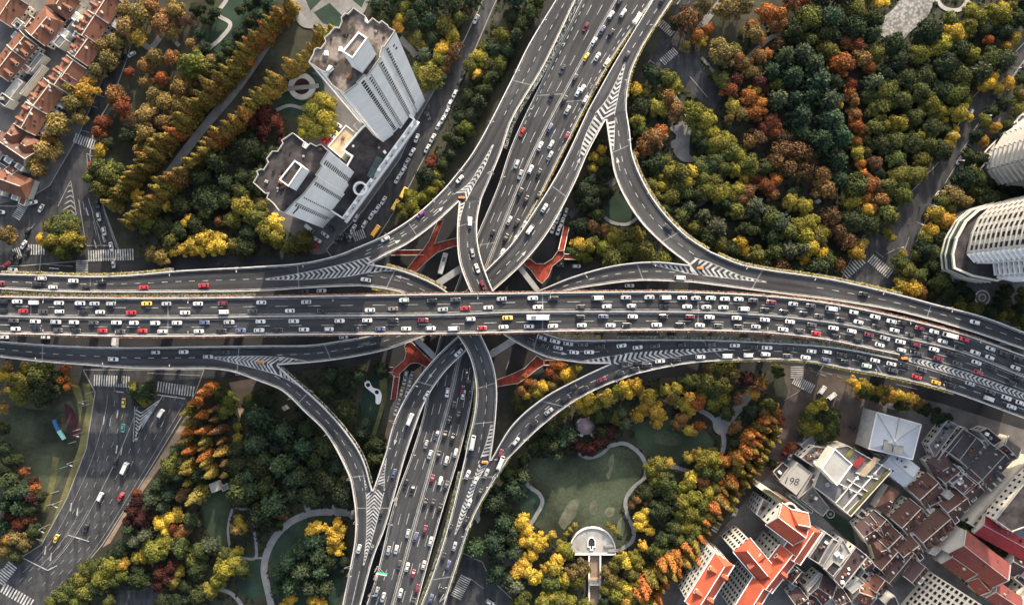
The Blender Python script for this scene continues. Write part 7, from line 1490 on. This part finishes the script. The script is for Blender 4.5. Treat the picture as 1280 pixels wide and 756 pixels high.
# redwoods and park of the lower left
row((231, 516), (229, 606), 8, 6.6, 'VWZWZ', 1.5); row((252, 550), (256, 604), 7, 6.6, 'WVZWZ', 1.5); row((243, 504), (250, 540), 3, 6.6, 'WZV', 2); row((268, 512), (276, 594), 7, 6., 'XXWX', 2)
trees('254,488,8,V 262,484,8,R 258,494,6,R 276,492,11,C 286,500,11,C 280,514,11,C 270,520,9,K 296,534,6,L 240,620,9,Z 228,618,9,O 248,624,8,G 296,548,7,L')
trees('170,628,11,M 166,640,12,M 176,650,11,M 162,652,9,M 170,616,6,S 190,622,11,P 204,634,9,P 180,668,10,P 168,676,9,P 160,660,9,D 195,608,11,D 210,618,10,D 148,688,10,K 138,696,9,K 200,655,10,Y 212,648,10,Y 222,644,9,Y 206,664,8,Y 222,668,10,T 216,660,8,S 230,662,8,T 192,688,14,L 204,680,11,L 180,694,10,Y 170,698,8,L 150,694,6,R 152,706,9,G 140,704,12,L 132,714,12,L 118,708,12,C 126,722,12,L 108,714,12,C 100,724,12,C 90,736,13,C 78,744,13,C 66,752,12,C 106,740,12,C 96,752,11,C 120,736,11,K 140,726,10,C 150,718,9,C 136,752,8,C 200,716,9,M 214,710,10,M 196,732,10,M 210,724,9,M 222,716,7,L 216,728,8,L 250,690,12,C 262,682,11,P 240,700,12,C 246,712,12,K 232,734,11,K 280,712,13,L 290,704,12,L 272,726,11,L 262,738,10,L 302,712,10,C 296,690,8,L 282,694,9,C 300,655,9,G 296,660,9,O 306,656,7,G')
fillz([(150, 670), (215, 570), (235, 610), (262, 630), (262, 690), (300, 720), (268, 756), (205, 756), (190, 735), (150, 735), (130, 756), (90, 756), (160, 690)], 'KKCKDCC', 10.24, 15.86, 900)
fillz([(215, 560), (236, 520), (250, 600), (225, 605)], 'DK', 7.68, 12.2, 200)
fillz([(290, 478), (330, 478), (372, 500), (410, 545), (430, 590), (435, 618), (390, 640), (330, 675), (322, 630), (292, 615), (285, 560), (300, 540)], 'KKDKDK', 10.24, 17.08, 900)
trees('330,575,15,D 362,578,14,D 310,595,15,D 316,612,12,D 366,596,13,D 350,540,16,K 358,556,12,K 340,530,12,K 322,508,9,L 312,500,8,L 322,520,9,K 300,650,8,G 398,590,9,B 408,585,8,K 396,600,9,B')
trees('396,660,7,Y 389,664,9,Y 404,660,6,Y 422,656,9,Y 428,662,8,Y 416,664,8,Y 420,674,10,Y 426,682,8,Y 414,686,7,Y 424,690,7,Y 364,748,8,Y 392,750,9,Y 358,756,8,Y 400,754,8,Y 352,642,10,B 346,656,9,K 358,650,8,B 378,688,14,D 396,694,14,D 362,700,13,D 380,712,15,D 400,716,14,D 350,716,12,D 366,728,13,D 388,734,13,D 406,736,11,D 346,736,10,D 390,676,11,D 412,704,11,K')
fillz([(345, 678), (380, 655), (428, 650), (434, 690), (424, 756), (345, 756)], 'DKK', 8.96, 13.42, 500); fillz([(282, 690), (300, 700), (328, 700), (334, 756), (315, 756), (300, 730)], 'KC', 8.96, 12.2, 80)
fillz([(360, 464), (400, 452), (480, 444), (472, 560), (470, 590), (452, 560), (425, 520), (385, 482)], 'KDKD', 8.96, 13.42, 420); trees('452,540,8,P 457,528,7,P')
fillz([(456, 560), (474, 556), (470, 596), (462, 606)], 'KK', 6.4, 9.76, 80)
# between the lower right ramp and the footbridge
trees('660,478,8,R 656,470,8,R 690,455,8,R 700,458,9,R 686,466,9,S 696,470,9,T 706,468,10,Y 714,466,8,Y 712,476,8,Y 680,484,9,Y 672,490,8,L 690,482,8,O 668,480,8,T 652,488,9,T 658,494,8,G 720,462,7,L 645,500,7,C 648,510,7,K')
# lower centre park
trees('725,504,9,Y 736,500,11,Y 743,508,10,L 738,512,9,G 730,512,8,L 780,485,10,Y 772,490,9,L 785,492,9,Y 796,482,9,Y 788,480,8,G 800,488,7,G 812,500,11,G 818,512,12,G 808,508,9,Y 824,520,9,G 822,528,8,G 814,494,9,L 832,488,9,L 846,486,8,L 842,496,10,O 862,498,13,G 870,504,11,R 856,506,10,L 862,512,10,Y 876,498,10,R 853,522,9,T 846,530,8,T 862,536,8,G 875,532,7,R 868,540,7,G 880,480,14,C 892,488,14,C 900,496,12,L 890,500,11,L 880,492,10,L 904,484,11,C 894,506,9,L 906,500,8,L 918,468,10,O 912,458,8,L 900,462,9,C 888,458,9,O 936,474,10,M 948,482,11,T 944,492,9,G 954,478,8,G 962,508,11,C 956,516,10,O 970,514,9,T 973,528,11,S 968,538,9,M 920,534,8,T 914,538,6,T 776,516,10,P 770,524,10,C 782,528,9,P 760,520,9,K 752,540,10,K 748,520,10,K')
trees('712,545,11,P 700,552,11,D 704,540,10,D 716,532,9,D 748,552,10,M 740,560,10,M 755,548,10,M 730,562,9,M 762,542,9,M 722,558,9,M 765,535,8,M 690,558,11,D 696,566,9,D 682,552,10,K 668,560,10,K 655,575,9,K')
row((968, 526), (936, 578), 9, 7, 'VVVW', 2); row((960, 524), (922, 580), 10, 7, 'VVWV', 2); row((972, 540), (944, 590), 9, 6.5, 'WZWZ', 1.5); row((962, 556), (930, 606), 9, 6.5, 'WZW', 1.5); row((930, 590), (905, 622), 6, 6.5, 'WVZ', 2); row((944, 594), (912, 632), 7, 6., 'ZWZ', 1.5); row((904, 628), (884, 656), 5, 6.5, 'WVV', 2)
row((898, 646), (866, 690), 6, 6.5, 'WVWZ', 2); row((872, 690), (812, 756), 9, 8, 'VVWW', 2.5); row((858, 688), (806, 744), 8, 8, 'VWWZ', 2.5); row((842, 700), (800, 748), 6, 8, 'VVW', 2.5)
trees('870,570,9,R 878,576,12,L 890,574,13,L 884,586,13,C 896,592,13,C 904,576,10,R 874,566,8,Y 862,572,8,G 866,598,9,Y 862,604,9,L 856,610,8,L 824,580,11,L 816,586,11,L 826,594,12,C 832,604,12,C 820,600,9,L 836,614,12,C 822,612,10,K 836,578,9,G 900,602,7,R 906,612,7,R 880,602,10,T')
trees('855,628,11,L 868,622,11,L 878,632,11,C 864,640,13,L 850,644,12,C 880,648,11,C 846,660,11,C 860,658,12,L 872,664,11,C 850,676,11,C 864,678,11,C 838,672,10,K 836,690,10,C 822,688,11,C 828,676,10,K 894,610,9,C 886,616,9,L 846,632,9,K 892,630,8,C')
trees('802,646,8,Y 808,640,7,Y 800,656,8,Y 812,664,8,Y 806,652,8,Y 804,682,8,Y 798,624,7,T 808,628,6,T 790,632,6,B 782,704,12,Y 776,698,10,L 792,698,10,L 798,706,9,L 790,716,9,C 770,708,9,C 758,716,9,O 764,724,11,O 774,732,10,L 784,736,10,Y 770,744,11,L 790,746,11,L 800,732,9,L 758,738,8,C 782,752,10,G 804,748,9,G 756,752,8,K')
trees('652,652,10,Y 658,664,10,Y 662,676,9,Y 654,676,9,Y 672,682,10,Y 678,676,9,Y 664,694,10,Y 656,704,9,Y 650,712,10,Y 644,718,9,Y 660,714,9,Y 666,724,9,Y 672,720,7,Y 694,708,11,Y 698,698,9,Y 682,712,8,G 702,684,8,L 708,688,9,L 712,694,8,L 716,716,11,O 728,712,12,O 722,724,10,L 706,724,9,L 680,752,11,L 690,746,10,L 700,750,11,L 712,752,10,L 730,740,10,C 732,756,9,L 690,668,6,G 688,672,5,L')
fillz([(592, 690), (625, 650), (648, 640), (640, 600), (655, 560), (700, 520), (690, 575), (655, 600), (645, 640), (660, 700), (612, 700)], 'DDKD', 10.24, 15.86, 400); trees('640,664,8,P 626,670,8,P 622,678,9,P 634,690,8,D 642,732,12,P 636,722,9,P 622,712,11,D 618,722,10,D')
fillz([(612, 712), (660, 700), (732, 700), (734, 756), (640, 756)], 'DKCK', 10.24, 15.86, 500); fillz([(752, 700), (800, 690), (845, 660), (860, 640), (800, 756), (752, 756)], 'KCKL', 10.24, 14.64, 500); fillz([(786, 640), (812, 605), (860, 590), (860, 650), (830, 690), (800, 700)], 'KKCK', 10.24, 14.64, 400)
fillz([(690, 500), (760, 466), (870, 456), (960, 455), (965, 500), (905, 515), (800, 520), (700, 560), (640, 620), (625, 600)], 'KKCGKD', 8.96, 13.42, 800); fillz([(905, 500), (960, 490), (965, 520), (930, 575), (905, 575), (912, 545)], 'KKB', 7.68, 12.2, 200)
fillz([(612, 600), (642, 575), (700, 520), (690, 560), (630, 640), (600, 680), (590, 690), (596, 650)], 'KDMK', 8.96, 13.42, 300)
# lower right
trees('975,466,7,C 970,460,6,C 1018,512,11,L 1026,508,10,L 1012,524,12,C 1030,522,12,K 1020,534,12,L 1036,530,12,C 1010,536,10,L 1028,544,11,C 1040,542,9,K 1008,528,8,Y 1042,520,8,K 1065,478,8,G 1072,484,9,Y 1080,480,8,G 1086,486,9,L 1080,490,8,C 1100,490,9,G 1108,488,8,O 1115,494,10,G 1124,494,9,Y 1132,498,9,G 1142,500,9,G 1150,506,9,O 1105,498,8,T 1094,496,8,K 1128,506,9,C 1156,512,9,K 1172,520,10,K 1184,524,8,K 990,560,8,S 966,580,6,K')
trees('1240,678,7,K 1248,686,7,K 1232,668,6,K 1222,660,7,K 1255,690,6,K 1208,662,9,K 1214,655,7,K 1220,730,6,K 1226,738,6,K 1210,724,6,K')
# ---- keep small structures open to the sky
for cx_, cy_, cr_ in ((732.5, 533, 11), (269, 610, 9), (355.5, 510, 5), (740.5, 678, 26), (466, 490, 12), (1022.5, 252, 4), (377, 108, 18), (597, 647, 6), (74, 536, 12), (900, 533, 9), (855, 182, 10), (382, 640, 9), (400, 640, 6), (362, 652, 5), (346, 668, 5), (334, 690, 4), (1038, 642, 6), (742, 715, 5), (742, 740, 5)):
    TREES = [t for t in TREES if math.hypot(PX((t[0], t[1], 6))[0] - cx_, PX((t[0], t[1], 6))[1] - cy_) > cr_ + t[2] * 2.0]
# ---- make them
LAND = [('tallest white tower', 500, 130), ('shorter white tower', 380, 255), ('ring monument', 377, 108), ('triangular junction island', 76, 290), ('red streetside terraces', 60, 120), ('gazebo', 733, 533), ('half-round plaza', 740, 685), ('park hut', 269, 610), ('blue playground slide', 74, 536), ('cobble stream bed', 1125, 30), ('grey bench plaza', 855, 182), ('curved apartment tower', 1200, 310), ('fountain plaza', 416, 2), ('orange-roofed hotel', 985, 665), ('small two-crosswalk junction', 838, 55), ('sheet-roofed hall', 1118, 545), ('white kidney pebble bed', 466, 490), ('pale kiosk in the woods', 1023, 252), ('loop ramp lawn', 775, 262), ('tan roofed hall', 432, 180), ('dark garden kiosk', 355, 510), ('curved garden path fork', 382, 640), ('long bright red hall', 1255, 670), ('avenue crosswalk', 220, 486), ('street lamps by the woods', 1184, 205)]
SECT = ['to the right of', 'to the upper right of', 'above', 'to the upper left of', 'to the left of', 'to the lower left of', 'below', 'to the lower right of']
buckets = {}
for t in TREES:
    px, py = PX((t[0], t[1], 8)); 
    if not (-30 < px < 1310 and -30 < py < 786): continue
    nm, lx, ly = min(LAND, key=lambda l: math.hypot(l[1] - px, l[2] - py)); a = math.degrees(math.atan2(ly - py, px - lx)) % 360; sc = int((a + 22.5) // 45) % 8
    buckets.setdefault((KIND[t[3]][3], sc, nm), []).append((math.hypot(lx - px, ly - py), t))
cnt = {}
for (word, sc, nm), v in buckets.items():
    v.sort(key=lambda q: q[0])
    for i, (dist, t) in enumerate(v):
        x, y, R, k = t; cs, cols, name, _ = KIND[k]; col = TR.choice(cols); j = TR.uniform(.82, 1.2)
        lab = '%s %s the %s' % (word, SECT[sc], nm) if len(v) == 1 else '%s %s %s the %s' % (ordw(i), word, SECT[sc], nm)
        r = tag(empty(name, (x, y, 0)), lab, 'tree', word + 's'); me = TR.choice(CROWN[cs]); c = bpy.data.objects.new('crown', me); C.objects.link(c); c.parent = r
        g_ = sum(col) / 3; c.color = (*[min(.9, (q * .84 + g_ * .16) * .86 * j * TR.uniform(.94, 1.06)) for q in col], 1); zt = 1.0 if cs == 'cone' else 2.6 + R * .12
        hz = TR.uniform(.78, 1.18); R *= TR.uniform(.92, 1.12) if cs == 'cone' else TR.uniform(1.12, 1.34); c.scale = (R, R * TR.uniform(.82, 1.18), R * hz); c.location = (0, 0, zt if cs != 'cone' else .8); tl = .1 if cs == 'cone' else .14; c.rotation_euler = (TR.uniform(-tl, tl), TR.uniform(-tl, tl), TR.uniform(0, 6.28))
        tr = bpy.data.objects.new('trunk', TRUNK['c'][0] if cs == 'cone' else TR.choice(TRUNK['b'])); C.objects.link(tr); tr.parent = r; s = R if cs == 'cone' else max(R, 3.) ; tr.scale = (s, s, s if cs == 'cone' else (zt + R * .3) / .75); cnt[name] = cnt.get(name, 0) + 1
print('trees', cnt, sum(cnt.values()))
# low shrubs covering the dark ground of the parks read as one cover
n = 26000; P = []
zones = [[(170, 268), (350, 110), (390, 305), (388, 320), (176, 324)], [(462, -10), (600, -10), (548, 102), (522, 110), (474, 26)], [(628, -10), (690, -10), (600, 150), (540, 230), (528, 226)], [(785, 100), (860, 110), (880, 70), (985, 0), (1280, -20), (1200, 140), (1040, 345), (960, 335), (880, 305), (800, 200)], [(215, 560), (300, 478), (420, 560), (435, 700), (420, 756), (90, 756), (160, 680)], [(600, 680), (640, 590), (760, 470), (960, 458), (950, 560), (800, 756), (640, 756)], [(705, 330), (760, 180), (850, 328)], [(360, 464), (480, 444), (470, 590)]]
wts = [max(1, (max(p[0] for p in z) - min(p[0] for p in z)) * (max(p[1] for p in z) - min(p[1] for p in z))) for z in zones]; tot = sum(wts)
for z, w in zip(zones, wts):
    x0, x1, y0, y1 = min(p[0] for p in z), max(p[0] for p in z), min(p[1] for p in z), max(p[1] for p in z)
    for _ in range(int(n * w / tot)):
        x, y = TR.uniform(x0, x1), TR.uniform(y0, y1)
        if inside((x, y), z) and not blocked((x, y)): v = W(x, y, 0); P.append((v.x, v.y, TR.uniform(.2, .9)))
me = tuft_mesh('ground_cover', np.array(P), np.tile([0, 0, 1.], (len(P), 1)), .75, LR.random(len(P)), M['hedge']); o = bpy.data.objects.new('ground_cover', me); C.objects.link(o); o.color = (.026, .036, .02, 1); tag(o, 'low dark shrubs and ground cover under the park trees', 'ground cover', None, 'stuff')
# ---------------------------------------------------------------- camera and light
sc = bpy.context.scene
cam = bpy.data.cameras.new('camera'); co = bpy.data.objects.new('camera', cam); C.objects.link(co); co.location = (0, 0, CAMH); co.rotation_euler = (0, 0, 0)
cam.sensor_fit = 'HORIZONTAL'; cam.sensor_width = 36; cam.lens = 36 * CAMH * S0 / 1280; cam.clip_end = 8000; sc.camera = co
AZ_, EL_ = 14.0, 21.0        # sun stands towards the top of the picture, slightly right
w = bpy.data.worlds.new('World'); sc.world = w; w.use_nodes = True; nt = w.node_tree
sky = nt.nodes.new('ShaderNodeTexSky'); sky.sky_type = 'NISHITA'; sky.sun_disc = False; sky.sun_elevation = math.radians(EL_); sky.sun_rotation = math.radians(AZ_); sky.air_density = 1.0; sky.dust_density = 4.0; sky.ozone_density = .6
bg = nt.nodes['Background']; hs = nt.nodes.new('ShaderNodeHueSaturation'); hs.inputs['Saturation'].default_value = .65; nt.links.new(sky.outputs[0], hs.inputs['Color']); nt.links.new(hs.outputs[0], bg.inputs[0]); bg.inputs[1].default_value = .14
sl = bpy.data.lights.new('sun', 'SUN'); sl.energy = 3.0; sl.angle = math.radians(.6); sl.color = (1, .84, .64); so = bpy.data.objects.new('sun', sl); C.objects.link(so)
d = Vector((math.sin(math.radians(AZ_)) * math.cos(math.radians(EL_)), math.cos(math.radians(AZ_)) * math.cos(math.radians(EL_)), math.sin(math.radians(EL_)))); so.rotation_euler = d.to_track_quat('Z', 'Y').to_euler(); so.location = d * 400
sc.view_settings.view_transform = 'Standard'; sc.view_settings.look = 'None'; sc.view_settings.exposure = 1.5; sc.view_settings.gamma = 1; sc.view_settings.use_curve_mapping = False
sc.cycles.max_bounces = 5; sc.cycles.diffuse_bounces = 3; sc.cycles.glossy_bounces = 2; sc.cycles.transmission_bounces = 2; sc.cycles.use_denoising = True
